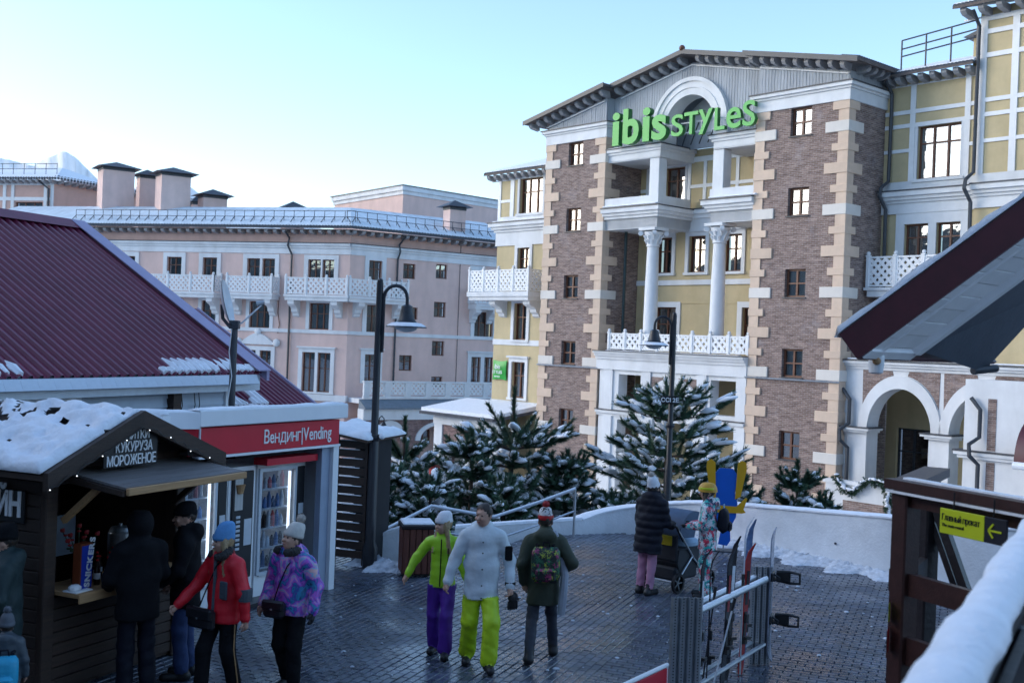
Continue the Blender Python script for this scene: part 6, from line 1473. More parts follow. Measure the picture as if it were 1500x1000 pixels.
part(sgl, 'lime_panel', MB().bevbox(0, wS * .68, -.01, .01, z0_, z0_ + hS, .003), 'lime'); part(sgl, 'dark_panel', MB().bevbox(wS * .682, wS, -.01, .01, z0_, z0_ + hS, .003), 'sign_dark')
me = text_mesh('Главный прокат', .062, .004, 'sign_dark', 0, sx=wS * .60 / .62 * 1.0); xs = [v.co.x for v in me.vertices]; me.transform(Matrix.Diagonal((wS * .58 / (max(xs) - min(xs)), 1, 1, 1))); link('lettering', me, sgl, (wS * .04, -.013, .092))
me = text_mesh('The main rental', .032, .004, 'sign_dark', 0); xs = [v.co.x for v in me.vertices]; me.transform(Matrix.Diagonal((wS * .34 / (max(xs) - min(xs)), 1, 1, 1))); link('lettering', me, sgl, (wS * .04, -.013, .05))
part(sgl, 'arrow', MB().beam((wS * .75, -.014, z0_ + .085), (wS * .94, -.014, z0_ + .085), .006, .012).beam((wS * .75, -.014, z0_ + .085), (wS * .82, -.014, z0_ + .13), .006, .012).beam((wS * .75, -.014, z0_ + .085), (wS * .82, -.014, z0_ + .04), .006, .012), 'lime')
for xx in (.2, .8): part(sgl, 'hanger', MB().tube([(wS * xx, .0, z0_ + hS), (wS * xx, .0, z0_ + hS + .12)], .006, 5), 'black_plastic')
# ---- roof corner of the neighbouring building at the right
ov = thing('roof_overhang', 'snowy roof corner with maroon fascia and white board soffit at the right', 'roof', (2.5, 8.5, 3.0))
O0 = (2.5, 8.5, 0)
rk = Vector((1.37, 0, 1.09)).normalized(); dd = Vector((.724, .69, 0)); up = Vector((-rk.z, 0, rk.x))
T = Vector((2.49, 8.5, 3.80)); LEN = 3.2
def slab(p0, a0, a1, b0, b1, c0, c1):
    vs = [p0 + rk * a + dd * b + up * c for c in (c0, c1) for a, b in ((a0, b0), (a1, b0), (a1, b1), (a0, b1))]
    return MB().add([tuple(v) for v in vs], [(0, 1, 2, 3), (4, 5, 6, 7), (0, 1, 5, 4), (1, 2, 6, 5), (2, 3, 7, 6), (3, 0, 4, 7)])
part(ov, 'fascia', rel(slab(T, 0, LEN, -.03, .0, -.235, 0), O0), 'fascia_maroon')
part(ov, 'eave_fascia', rel(slab(T, -.005, .03, .0, 2.4, -.235, 0), O0), 'fascia_maroon')
part(ov, 'roof_deck', rel(slab(T, .0, LEN, .0, 2.4, -.03, .0), O0), 'fascia_maroon')
sn_ = []
r5 = np.random.RandomState(4)
ov_s = MB(); nA, nB = 46, 8
for i in range(nA + 1):
    for j in range(nB + 1):
        a, b = LEN * i / nA - .03, -.06 + 2.4 * j / nB; c = .075 + .02 * math.sin(i * .7) * r5.rand() + (0 if 0 < j else -.035) - (.05 if i == 0 else 0)
        p = T + rk * a + dd * b + up * c; ov_s.v.append((p.x, p.y, p.z))
for i in range(nA + 1):
    p = T + rk * (LEN * i / nA - .03) + dd * (-.05) + up * .002; ov_s.v.append((p.x, p.y, p.z))
w_ = nB + 1; base_ = (nA + 1) * w_
for i in range(nA):
    ov_s.f.append((base_ + i, base_ + i + 1, (i + 1) * w_, i * w_))
    for j in range(nB): ov_s.f.append((i * w_ + j, (i + 1) * w_ + j, (i + 1) * w_ + j + 1, i * w_ + j + 1))
ov_s.f.append(tuple([base_] + list(range(0, w_)))); ov_s.mi = [0] * len(ov_s.f)
part(ov, 'roof_snow', rel(ov_s, O0), 'snow', smooth='all')
for k in range(18):
    a0 = .10 + k * .17
    part(ov, 'soffit_board', rel(slab(T, a0, a0 + .155, .0, .16, -.225 - .004 * (k % 2), -.205), O0), 'soffit_white')
    part(ov, 'soffit_board', rel(slab(T, a0 + .04, a0 + .196, .17, .66, -.215 - .004 * (k % 2), -.20), O0), 'soffit_white')
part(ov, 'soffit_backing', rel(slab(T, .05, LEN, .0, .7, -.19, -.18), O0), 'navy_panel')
part(ov, 'soffit_joint', rel(slab(T, .1, LEN, .155, .175, -.245, -.2), O0), 'soffit_white')
part(ov, 'inner_beam', rel(slab(T, .12, LEN, .66, .74, -.27, -.19), O0), 'soffit_white'); part(ov, 'eave_trim', rel(slab(T, .03, .12, .0, .74, -.25, -.2), O0), 'soffit_white')
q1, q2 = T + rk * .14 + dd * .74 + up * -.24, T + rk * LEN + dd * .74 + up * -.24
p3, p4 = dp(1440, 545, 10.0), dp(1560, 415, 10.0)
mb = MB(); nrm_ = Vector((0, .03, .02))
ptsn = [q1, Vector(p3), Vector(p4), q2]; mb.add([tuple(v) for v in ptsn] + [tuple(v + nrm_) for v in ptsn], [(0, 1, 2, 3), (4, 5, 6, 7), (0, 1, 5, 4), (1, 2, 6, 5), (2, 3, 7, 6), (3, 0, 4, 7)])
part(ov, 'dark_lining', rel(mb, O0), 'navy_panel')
p5 = dp(1425, 543, 9.9); part(ov, 'pipe_end', rel(MB().tube([tuple(p5), tuple(p5 + np.array([.25, .1, .03]))], .035, 8), O0), 'dark_metal')
p6 = dp(1284, 523, 8.7)
fl_ = thing('flood_lamp', 'grey cylindrical spotlight hanging under the maroon eave', 'lamp', (p6[0], p6[1], p6[2] - .1))
part(fl_, 'housing', MB().lathe([(.03, p6[2] - .13), (.052, p6[2] - .12), (.06, p6[2] - .05), (.06, p6[2] + .05), (.045, p6[2] + .09), (.02, p6[2] + .1)], (0, 0, 0), 16), 'white_panel', smooth=True); part(fl_, 'bracket', MB().tube([(0, 0, p6[2] + .08), (.05, .03, p6[2] + .15), (.14, .1, p6[2] + .17)], .028, 8), 'soffit_white', smooth=True); part(fl_, 'lens', MB().ball((-.015, -.055, p6[2] - .03), (.035, .02, .03), 10, 6), 'raw_pine', smooth=True)
# ---- snow laden railing of the deck the photograph was taken from
dk = thing('deck_railing', 'near wooden railing under thick blurry snow at the lower right corner', 'railing', (2.18, 4.7, 2.0)); D0 = (2.18, 4.7, 0)
a, b = Vector((2.36, 4.95, 2.88)), Vector((.74, 2.05, 2.88))
part(dk, 'hand_rail', rel(MB().beam(a, b, .13, .06), D0), 'dark_rail')
def snow_roll(a, b, r0, seed, flat=.75):
    rr = np.random.RandomState(seed); n, K = 46, 12; mb = MB(); d = (b - a).normalized(); sdv = d.cross(Vector((0, 0, 1))).normalized()
    for i in range(n + 1):
        c = a.lerp(b, i / n); r_ = r0 * (1 + .07 * math.sin(i * .33 + seed) + .05 * math.sin(i * .83) + .02 * rr.randn())
        for k in range(K):
            an = math.tau * k / K; p = c + sdv * math.cos(an) * r_ + Vector((0, 0, 1)) * (math.sin(an) * r_ * flat if math.sin(an) > 0 else math.sin(an) * r_ * .25); mb.v.append((p.x, p.y, p.z))
    for i in range(n):
        for k in range(K): mb.f.append((i * K + k, i * K + (k + 1) % K, (i + 1) * K + (k + 1) % K, (i + 1) * K + k))
    mb.f += [tuple(range(K)), tuple(n * K + k for k in range(K))]; mb.mi = [0] * len(mb.f); return mb
part(dk, 'rail_snow', rel(snow_roll(a + Vector((0, 0, .035)), b + Vector((0, 0, .035)), .08, 3), D0), 'snow', smooth='all')
for f in (.02, .5, .95): c = a.lerp(b, f); part(dk, 'post', rel(MB().bevbox(c.x - .06, c.x + .06, c.y - .06, c.y + .06, 2.0, 2.84, .01), D0), 'dark_rail')
part(dk, 'side_board', rel(MB().beam(a + Vector((.07, -.05, -.12)), b + Vector((.07, -.05, -.12)), .03, .14), D0), 'dark_rail')
a2, b2 = a + Vector((.34, -.25, -.02)), b + Vector((.34, -.25, -.02))
lg = thing('snowy_ledge', 'snow covered ledge inside the near railing at the bottom right corner', 'ledge', (a2.x, a2.y, 2.0)); L0 = (a2.x, a2.y, 0)
part(lg, 'plank', rel(MB().beam(a2 + Vector((0, 0, -.1)), b2 + Vector((0, 0, -.1)), .3, .05), L0), 'dark_rail'); part(lg, 'ledge_snow', rel(snow_roll(a2, b2, .17, 5, .5), L0), 'snow', smooth='all')
part(lg, 'support', rel(MB().beam(a2 + Vector((0, 0, -.9)), a2 + Vector((0, 0, -.12)), .1, .1, up=(0, 1, 0)), L0), 'dark_rail')
one('viewing_deck', MB().bevbox(-1.2, 2.2, -2.5, 2.6, -.12, 0, .01), 'dark_rail', None, None, (0.9, 2.2, 2.0), kind='structure')
# maroon awning at the right edge of the arcade
q = HF.w(25.5, -1.2, .2)
aw = thing('maroon_awning', 'small maroon awning with snow at the far right of the arcade', 'awning', (q.x, q.y, q.z), -48.8)
n = 8; pts = [(0 - 1.1 * math.sin(math.pi / 2 * i / n), .2 + 1.5 * math.cos(math.pi / 2 * i / n)) for i in range(n + 1)]
part(aw, 'canopy', MB().prism(pts + [(-1.05, .2)] + [(p[0] * .96, p[1] * .97) for p in pts[::-1]], 0, 2.5, 'x'), 'fascia_maroon', smooth=True); part(aw, 'awning_snow', MB().tube([(0.0, -1.1, .24), (2.5, -1.1, .24)], .12, 8), 'snow', smooth=True)
# ================================================================ PINES
mat('pine_needles', (0.042, 0.092, 0.05), 0.6, 0.45, 9, rnd=0.15)
mat('pine_bark', (0.06, 0.04, 0.03), 0.85, 0.3, 9, 0.5, 30)
mat('santa_red', (0.42, 0.008, 0.012), 0.55, 0.15, 5)
class Needles:
    def __init__(s): s.v = []; s.f = []; s.n = 0
    def shoot(s, p, d, L, r, rr, n, w=.011):
        """bottle-brush shoot from p along d"""
        d = d / np.linalg.norm(d); t = rr.rand(n); an = rr.rand(n) * math.tau
        u = np.cross(d, [0.3, .2, .9]); u = u / np.linalg.norm(u); v = np.cross(d, u)
        rad = np.cos(an)[:, None] * u + np.sin(an)[:, None] * v
        base = p + d * (t * L)[:, None]
        ln = r * (.7 + .6 * rr.rand(n)) * (1 - .35 * t)
        tip = base + (rad * .8 + d * (.55 + .5 * t)[:, None]) * ln[:, None]
        side = np.cross(rad, d) * w * (.7 + .6 * rr.rand(n))[:, None]
        o = s.n; s.n += 3 * n
        q = np.empty((3 * n, 3)); q[0::3] = base - side; q[1::3] = base + side; q[2::3] = tip
        s.v.append(q); s.f.append(np.arange(3 * n).reshape(-1, 3) + o)
    def mesh(s, name, m):
        V = np.concatenate(s.v); Fc = np.concatenate(s.f); me = bpy.data.meshes.new(name)
        me.vertices.add(len(V)); me.vertices.foreach_set('co', V.astype(np.float32).ravel())
        me.loops.add(Fc.size); me.loops.foreach_set('vertex_index', Fc.astype(np.int32).ravel())
        me.polygons.add(len(Fc)); me.polygons.foreach_set('loop_start', np.arange(0, Fc.size, 3, dtype=np.int32)); me.polygons.foreach_set('loop_total', np.full(len(Fc), 3, dtype=np.int32))
        me.update(calc_edges=True); me.validate(); me.materials.append(MATS[m]); return me
def snow_lump(mb, p, d, L, r, rr):
    """lumpy elongated blob lying along d"""
    d = d / np.linalg.norm(d); s_ = np.cross(d, [0, 0, 1.0]); s_ = s_ / (np.linalg.norm(s_) + 1e-9); u = np.cross(s_, d); n, m_ = 7, 5; o = len(mb.v)
    ring_ = []
    for i in range(m_ + 1):
        f = i / m_; e = math.sin(math.pi * (f * .92 + .04)) ** .6
        for k in range(n):
            an = math.tau * k / n; R_ = r * e * (.75 + .5 * rr.rand()); z = math.sin(an)
            q = p + d * (f - .5) * L + s_ * math.cos(an) * R_ + u * (z * R_ * (.8 if z > 0 else .35)); mb.v.append(tuple(q))
    for i in range(m_):
        for k in range(n): mb.f.append((o + i * n + k, o + i * n + (k + 1) % n, o + (i + 1) * n + (k + 1) % n, o + (i + 1) * n + k)); mb.mi.append(0)
    mb.f += [tuple(o + k for k in range(n)), tuple(o + m_ * n + k for k in range(n))]; mb.mi += [0, 0]
def pine(label, base, H, W, seed, skirt=.0, leader=1.0, whorls=None, gap=0.0, dens=1.0, snowy=1.0, nb=7, one_side=None):
    """H height, W crown radius; leader = length of the bare top with its ring of candles"""
    rr = np.random.RandomState(seed); t = thing('pine_tree', label, 'pine tree', tuple(base), 0, 'snowy pines below the plaza')
    nd = Needles(); sw = MB(); wd = MB()
    bend = rr.uniform(-.06, .06, 2)
    tk = lambda z: np.array([bend[0] * math.sin(z / H * 3), bend[1] * math.sin(z / H * 2.3), z])
    wd.tube([tuple(tk(H * i / 8)) for i in range(9)], [.09 * H / 4 * (1 - i / 8.6) + .012 for i in range(9)], 8)
    # top leader with upright candles
    nd.shoot(tk(H - leader * .55), np.array([0, 0, 1.0]), leader * .55, .17, rr, int(330 * dens), .016)
    for k in range(9):
        a = k * math.tau / 9 + rr.rand() * .5; el = rr.uniform(.55, 1.05); L = leader * rr.uniform(.5, .8)
        d = np.array([math.cos(a) * math.cos(el), math.sin(a) * math.cos(el), math.sin(el)]); p = tk(H - leader * .95) + d * .05
        wd.tube([tuple(p), tuple(p + d * L * .8)], [.016, .006], 5)
        nd.shoot(p + d * L * .15, d, L * .85, .165, rr, int(280 * dens), .016)
        if rr.rand() < .75 * snowy: snow_lump(sw, p + d * L * 1.0, d, .13, .06, rr)
    z = H - leader * (.9 + gap); lev = 0
    while z > .35:
        f = 1 - z / H
        Lr = W * min(1.0, (f * 1.55) ** .8) * rr.uniform(.85, 1.1)
        for k in range(nb):
            a = k * math.tau / nb + lev * .7 + rr.rand() * .5
            if one_side is not None and math.cos(a - one_side) < -.2 and rr.rand() < .6: continue
            L = Lr * rr.uniform(.5, 1.22); up_ = .5 - .45 * f
            d0 = np.array([math.cos(a), math.sin(a), 0]); P = []
            for i in range(6):
                s_ = i / 5; P.append(tk(z) + d0 * L * s_ + np.array([0, 0, L * (up_ * s_ - .30 * s_ * s_ + .5 * max(0, s_ - .6))]))
            wd.tube([tuple(p) for p in P], [.028 * (1 - .15 * i) for i in range(6)], 5)
            ns = max(4, int(L / .17 * dens))
            for i in range(ns):
                s_ = .28 + .72 * (i + rr.rand()) / ns; j = min(4, int(s_ * 5)); p = P[j] + (P[j + 1] - P[j]) * (s_ * 5 - j)
                sgn = 1 if i % 2 else -1; sd2 = np.array([-d0[1], d0[0], 0]) * sgn
                d = d0 * rr.uniform(.5, 1.0) + sd2 * rr.uniform(.3, 1.0) * (1.25 - s_) + np.array([0, 0, rr.uniform(.1, 1.0)]); d /= np.linalg.norm(d)
                Ls = rr.uniform(.34, .66) * min(1.1, .6 + L / 2)
                nd.shoot(p, d, Ls, .155, rr, int(120 * dens + 14), .016)
                if rr.rand() < (.30 + .36 * s_) * snowy:
                    snow_lump(sw, p + d * Ls * rr.uniform(.45, .8) + np.array([0, 0, .045]), d * np.array([1, 1, .45]), Ls * rr.uniform(.6, 1.0), rr.uniform(.07, .13), rr)
            tipd = P[5] - P[4] + np.array([0, 0, .04]); nd.shoot(P[5], tipd + np.array([0, 0, .05]), .45, .155, rr, 120, .016)
            if rr.rand() < .7 * snowy: snow_lump(sw, P[4] * .45 + P[5] * .55 + np.array([0, 0, .06]), tipd, L * rr.uniform(.25, .5), rr.uniform(.09, .16), rr)
            if rr.rand() < .4 * snowy: snow_lump(sw, P[3] + np.array([0, 0, .06]), P[4] - P[2], L * rr.uniform(.25, .45), rr.uniform(.09, .15), rr)
        z -= rr.uniform(.36, .5); lev += 1
    link('trunk', wd.mesh('trunk', 'pine_bark', True), t); link('crown', nd.mesh('crown', 'pine_needles'), t)
    o = link('branch_snow', sw.mesh('branch_snow', 'snow', 'all'), t); o['kind'] = 'stuff'
    return t
def pine_at(label, px, D, ytop, zb, W, seed, **k):
    p = dp(px, ytop, D); return pine(label, (p[0], p[1], zb), p[2] - zb, W, seed, **k)
pine_at('largest snow laden pine, in front of the hotel arches behind the lamp post', 985, 28.0, 535, -1.6, 2.05, 11, leader=1.15, nb=6, snowy=1.25)
pine_at('pine with a ring of upright candles, centre of the left clump', 755, 27.0, 570, -2.3, 1.9, 22, leader=1.45, gap=.12, snowy=1.2)
pine_at('bushy snowy pine at the right end of the left clump by the tower', 832, 26.5, 662, -2.4, 1.05, 23, leader=.6, snowy=1.2)
pine_at('dense snowy pine just left of the candle topped one', 690, 25.5, 632, -2.4, 1.25, 24, leader=.7, snowy=1.3)
pine_at('thin pine with bare leader by the arcade arch', 592, 28.0, 612, -2.4, 1.3, 25, leader=1.2, gap=.25, snowy=1.4)
pine_at('low snowy pine behind the steel handrail bend', 632, 24.0, 702, -2.2, 1.05, 26, leader=.4, snowy=1.5)
pine_at('low snowy pine beside the lamp post and shed', 572, 24.5, 690, -2.2, 1.0, 27, leader=.4, snowy=1.5)
pine_at('low pine in front of the brick tower, left of the dark board', 905, 26.0, 740, -2.0, .8, 28, leader=.2)
pine_at('small pine with sparse level branches against the right tower', 1167, 27.0, 676, -2.0, .75, 29, leader=.75, dens=.8, nb=5)
pine_at('tiny pine tip behind the curved wall near the tower corner', 1204, 26.0, 735, -1.6, .3, 30, leader=.3, nb=4)
pine_at('pine low behind the wall at the right of the big one', 1075, 26.0, 700, -1.8, 1.0, 31, leader=.3)
pine_at('second low pine half hidden by the man in the grey jacket', 735, 24.5, 712, -2.2, .95, 32, leader=.3)
# red decorations among the pines
for k, (px, py, D, w_, h_, lb) in enumerate([(637, 682, 30, .32, .55, 'red decoration standing highest among the left pines'), (584, 714, 27, .3, .38, 'red round decoration nearest the lamp post'), (642, 716, 27, .6, .3, 'wide red decoration between the snowy branches'), (612, 712, 27.5, .3, .28, 'small red decoration in the middle of the snowy branches')]):
    p = dp(px, py, D); t = thing('red_decoration', lb, 'decoration', (p[0], p[1], p[2] - h_ / 2 - 1.0), 0, 'red decorations among the pines')
    part(t, 'body', MB().lathe([(w_ * .45, p[2] - h_ / 2), (w_ * .5, p[2] - h_ * .2), (w_ * .36, p[2] + h_ * .25), (w_ * .1, p[2] + h_ / 2)], (0, 0, 0), 12), 'santa_red', smooth=True); part(t, 'stake', MB().tube([(0, 0, p[2] - h_ / 2 - 1.0), (0, 0, p[2] - h_ / 2)], .02, 6), 'pine_bark'); part(t, 'snow_tuft', MB().ball((0, -w_ * .3, p[2] - h_ * .3), (w_ * .2, w_ * .2, h_ * .15), 8, 5), 'snow', smooth=True)
# garland along the arcade parapet
def garland(label, pts, seed):
    rr = np.random.RandomState(seed); t = thing('garland', label, 'garland', pts[0], 0, 'snowy garlands on the arcade'); nd = Needles(); sw = MB(); P = smooth_path(pts, 8)
    for i in range(len(P) - 1):
        p = P[i] - np.array(pts[0])
        for _ in range(5): d = rr.randn(3); nd.shoot(p + rr.randn(3) * .05, d, .14, .1, rr, 22, .014)
        if rr.rand() < .8: snow_lump(sw, p + np.array([rr.uniform(-.06, .06), -.06, .1]), P[i + 1] - P[i] + rr.randn(3) * .02, .2, rr.uniform(.06, .1), rr)
    link('foliage', nd.mesh('foliage', 'pine_needles'), t); o = link('garland_snow', sw.mesh('garland_snow', 'snow', 'all'), t); o['kind'] = 'stuff'
def gw(x, z, y=-.75): v = HF.w(x, y, z); return (v.x, v.y, v.z)
garland('snowy fir garland on the parapet beside the right tower', [gw(17.9, -1.1), gw(18.25, -1.5), gw(18.7, -1.6), gw(19.1, -1.25), gw(19.6, -1.1), gw(20.2, -1.2)], 1)
garland('snowy fir garland hanging down in a bunch before the arcade', [gw(20.0, -1.15), gw(20.15, -1.6), gw(20.2, -2.1), gw(20.4, -2.5)], 2)
garland('snowy fir garland on the parapet under the wooden railing', [gw(21.0, -1.9), gw(21.6, -2.2), gw(22.3, -2.1), gw(23.0, -1.9), gw(23.4, -2.3)], 3)
# ================================================================ PEOPLE
def surface_nets(Dv, org, h):
    nx, ny, nz = Dv.shape; C = np.zeros((nx - 1, ny - 1, nz - 1), np.int16); P = np.zeros((nx - 1, ny - 1, nz - 1, 3), np.float32); ins = Dv < 0; edges = []
    for ax in range(3):
        sl0 = [slice(None)] * 3; sl1 = [slice(None)] * 3; sl0[ax] = slice(0, -1); sl1[ax] = slice(1, None)
        a, b = Dv[tuple(sl0)], Dv[tuple(sl1)]; X = ins[tuple(sl0)] != ins[tuple(sl1)]; t = np.where(X, a / np.where(X, a - b, 1), 0)
        edges.append((X, ins[tuple(sl0)])); oth = [i for i in range(3) if i != ax]
        for d1 in (0, 1):
            for d2 in (0, 1):
                s = [slice(None)] * 3; s[oth[0]] = slice(d1, (ny, ny, ny)[0] - 1 + d1) if False else slice(d1, Dv.shape[oth[0]] - 1 + d1); s[oth[1]] = slice(d2, Dv.shape[oth[1]] - 1 + d2)
                x = X[tuple(s)]; C += x; P[..., ax] += np.where(x, t[tuple(s)], 0); P[..., oth[0]] += x * d1; P[..., oth[1]] += x * d2
    act = C > 0; idx = np.full(C.shape, -1, np.int32); idx[act] = np.arange(act.sum()); ijk = np.argwhere(act)
    V = org + (ijk + P[act] / C[act][:, None]) * h; F_ = []
    for ax in range(3):
        X, i0 = edges[ax]; oth = [i for i in range(3) if i != ax]; e = np.argwhere(X); ok = (e[:, oth[0]] > 0) & (e[:, oth[0]] < Dv.shape[oth[0]] - 1) & (e[:, oth[1]] > 0) & (e[:, oth[1]] < Dv.shape[oth[1]] - 1); e = e[ok]
        def cell(d1, d2):
            q = e.copy(); q[:, oth[0]] -= d1; q[:, oth[1]] -= d2; return idx[q[:, 0], q[:, 1], q[:, 2]]
        q = np.stack([cell(1, 1), cell(0, 1), cell(0, 0), cell(1, 0)], 1); fl = i0[e[:, 0], e[:, 1], e[:, 2]] ^ (ax == 1); q[~fl] = q[~fl][:, ::-1]; F_.append(q)
    return V, np.concatenate(F_), ijk
def d_cone(X, a, b, r1, r2, fy=1.0, yr=None):
    a, b = np.array(a, np.float32), np.array(b, np.float32); A = X - a; ba = b - a
    if fy != 1.0:
        sc_ = np.array([1, 1 / fy, 1], np.float32); A = A * sc_; ba = ba * sc_
    t = np.clip((A @ ba) / (ba @ ba), 0, 1); A -= t[..., None] * ba; d = np.sqrt(np.einsum('...i,...i', A, A)) - (r1 + (r2 - r1) * t)
    return d * (fy if fy < 1 else 1)
def d_ell(X, c, r):
    q = (X - np.array(c, np.float32)) / np.array(r, np.float32); return (np.sqrt(np.einsum('...i,...i', q, q)) - 1) * np.float32(min(r))
def smin(a, b, k):
    h = np.clip(.5 + .5 * (b - a) / k, 0, 1); return b + (a - b) * h - k * h * (1 - h)
def person(label, loc, face, Hh, pose, mats, hem=.78, puff=1.0, legr=(.098, .076, .07), hood=None, voxel=.0135, head_turn=0.0, head_tilt=0.0, hair=None, fur=False, collar=True, hands=('skin', 'skin'), lean=0.0, grip=(0, 0), beard=False, cuff=.0, glasses=False, waist=1.0, name='person', eyes=True, bootz=.16, quilt=0.0):
    """pose: el, er, wl, wr (elbows, wrists), kl, kr, al, ar (knees, ankles), in metres for a 1.75 m figure facing +y, x to its right"""
    s = Hh / 1.75; P = dict(el=(-.25, -.02, 1.14), er=(.25, -.02, 1.14), wl=(-.27, .06, .90), wr=(.27, .06, .90), kl=(-.1, .03, .50), kr=(.1, .03, .50), al=(-.1, 0, .09), ar=(.1, 0, .09)); P.update(pose)
    ct, st = math.cos(head_turn), math.sin(head_turn); hc = np.array([0, .03 + lean * .9, 1.625])
    def hd(x, y, z):
        y2, z2 = y * math.cos(head_tilt) + z * math.sin(head_tilt), -y * math.sin(head_tilt) + z * math.cos(head_tilt)
        return hc + np.array([x * ct - y2 * st, x * st + y2 * ct, z2])
    pts = np.array([P[k] for k in ('el', 'er', 'wl', 'wr', 'kl', 'kr', 'al', 'ar')]); lo = np.minimum(pts.min(0), [-.3, -.2, 0]) - [.14, .2, .02]; hi = np.maximum(pts.max(0), [.3, .2, 1.7]) + [.14, .24, .1]; lo[2] = -.02; hi[2] = 1.80
    n = np.ceil((hi - lo) / voxel).astype(int); ax = [lo[i] + np.arange(n[i]) * voxel for i in range(3)]; X = np.stack(np.meshgrid(*ax, indexing='ij'), -1).astype(np.float32)
    ln = lambda z: lean * max(0, (z - .9)) / .55
    Gs = {}
    # jacket
    L = []
    g = d_cone(X, (0, ln(1.36), 1.36), (0, ln(1.1), 1.1), .175 * puff, .165 * puff * waist, .68); g = smin(g, d_cone(X, (0, ln(1.1), 1.1), (0, 0, hem), .165 * puff * waist, .180 * puff, .74), .05)
    g = np.maximum(g, hem - X[..., 2])
    g = smin(g, d_cone(X, (-.15, ln(1.42), 1.415), (.15, ln(1.42), 1.415), .068, .068), .06)
    for sd2, e, w_ in ((-1, 'el', 'wl'), (1, 'er', 'wr')):
        sh = (sd2 * .185, ln(1.4), 1.395); arm = d_cone(X, sh, P[e], .075 * puff, .060 * puff); wv = np.array(P[w_]); ev = np.array(P[e]); we = ev + (wv - ev) * .95
        arm = smin(arm, d_cone(X, P[e], we, .060 * puff, .050 * puff), .03); g = smin(g, arm, .035)
    if collar: g = smin(g, d_cone(X, (0, ln(1.46) - .005, 1.46), (0, ln(1.5) + .01, 1.525), .085, .082, .9), .03)
    if hood == 'down': g = smin(g, d_ell(X, (0, ln(1.46) - .10, 1.49), (.13, .07, .085)), .04)
    rs_ = np.random.RandomState(int(Hh * 1000 + face) % 9999)
    def wrinkle(amp, lo_w=.07, hi_w=.22, zs=1.0):
        w_ = 0
        for _ in range(7):
            k_ = rs_.randn(3) * np.array([1, 1, 1.25]); k_ = k_ / np.linalg.norm(k_) * (math.tau / rs_.uniform(lo_w, hi_w)); k2 = (rs_.randn(3) * 5).astype(np.float32); k_ = k_.astype(np.float32)
            w_ = w_ + np.sin(X @ k_ + 1.6 * np.sin(X @ k2 + rs_.rand() * 6) + rs_.rand() * 6) * amp / 2.6
        return w_
    wr_ = wrinkle(.0048, .09, .3)
    Gs['jacket'] = g + wr_ - (quilt * np.abs(np.sin(math.pi * X[..., 2] / .115)) if quilt else 0)
    if hood == 'up':
        hd_ = np.minimum(d_ell(X, hd(0, -.025, .03), (.125, .135, .15)), 1); hd_ = np.maximum(hd_, -d_ell(X, hd(0, .13, 0), (.085, .1, .12))); Gs['jacket'] = smin(Gs['jacket'], hd_, .04)
    # trousers
    g = d_cone(X, (-.06, 0, .93), (.06, 0, .93), .115, .115, .9)
    for sd2, k, a in ((-1, 'kl', 'al'), (1, 'kr', 'ar')):
        hp = (sd2 * .085, 0, .90); kv, av = np.array(P[k], float), np.array(P[a], float); lg_ = smin(d_cone(X, hp, kv, legr[0], legr[1]), d_cone(X, kv, av + (kv - av) * .08, legr[1], legr[2]), .03); g = smin(g, lg_, .03)
    Gs['pants'] = np.maximum(g + wrinkle(.005, .08, .3), X[..., 2] - (hem + .035))
    # shoes
    g = np.full(X.shape[:3], 9., np.float32)
    for k, a in (('kl', 'al'), ('kr', 'ar')):
        av = np.array(P[a], float); kv = np.array(P[k], float); dr = av - kv; pitch = max(-.9, min(.9, (dr[1]) * 1.6)); tz = av[2] - .045
        toe = av + np.array([.02 * (1 if a == 'ar' else -1), .17 * math.cos(pitch), -.045 + .17 * math.sin(pitch) * (1 if pitch > 0 else .9)])
        heel = av + np.array([0, -.045, -.045])
        toe[2] = max(toe[2], .04); heel[2] = max(heel[2], .045)
        f_ = smin(d_cone(X, heel, toe, .05, .045), d_cone(X, av + (kv - av) * bootz, heel + np.array([0, .02, 0]), .058, .055), .03); g = np.minimum(g, f_)
    Gs['shoes'] = np.maximum(g, .004 - X[..., 2])
    # head
    g = d_ell(X, hd(0, 0, .02), (.078, .098, .105)); g = smin(g, d_ell(X, hd(0, .022, -.055), (.058, .07, .062)), .03); g = smin(g, d_cone(X, (0, ln(1.46), 1.44), hd(0, -.015, -.06), .055, .052), .02)
    g = smin(g, d_cone(X, hd(0, .092, .012), hd(0, .118, -.022), .012, .017), .012); g = smin(g, d_ell(X, hd(0, .088, .04), (.05, .014, .012)), .012); g = smin(g, d_ell(X, hd(0, .092, -.055), (.026, .012, .011)), .008)
    for sd2 in (-1, 1): g = smin(g, d_ell(X, hd(sd2 * .078, -.01, -.005), (.014, .024, .032)), .008); g = smin(g, d_ell(X, hd(sd2 * .042, .078, -.02), (.024, .02, .022)), .015); g = np.maximum(g, -d_ell(X, hd(sd2 * .033, .101, .018), (.019, .012, .011)))
    Gs['skin'] = g
    if hair == 'short':
        hg = np.maximum(d_ell(X, hd(0, -.012, .035), (.09, .108, .108)), -(((X - hd(0, .04, .045)) @ (hd(0, .55, -1.0) - hc)) / 1.14) - 0) if False else np.maximum(d_ell(X, hd(0, -.012, .04), (.09, .105, .106)), ((X - hd(0, .05, .05)) @ (hd(0, 1.0, -.75) - hc)) / 1.25); Gs['hair'] = hg + .004 * np.sin(70 * X[..., 0] + 30 * X[..., 1])
    elif hair == 'long':
        hg = np.maximum(d_ell(X, hd(0, -.015, .03), (.092, .108, .108)), ((X - hd(0, .045, .045)) @ (hd(0, 1.0, -.6) - hc)) / 1.17)
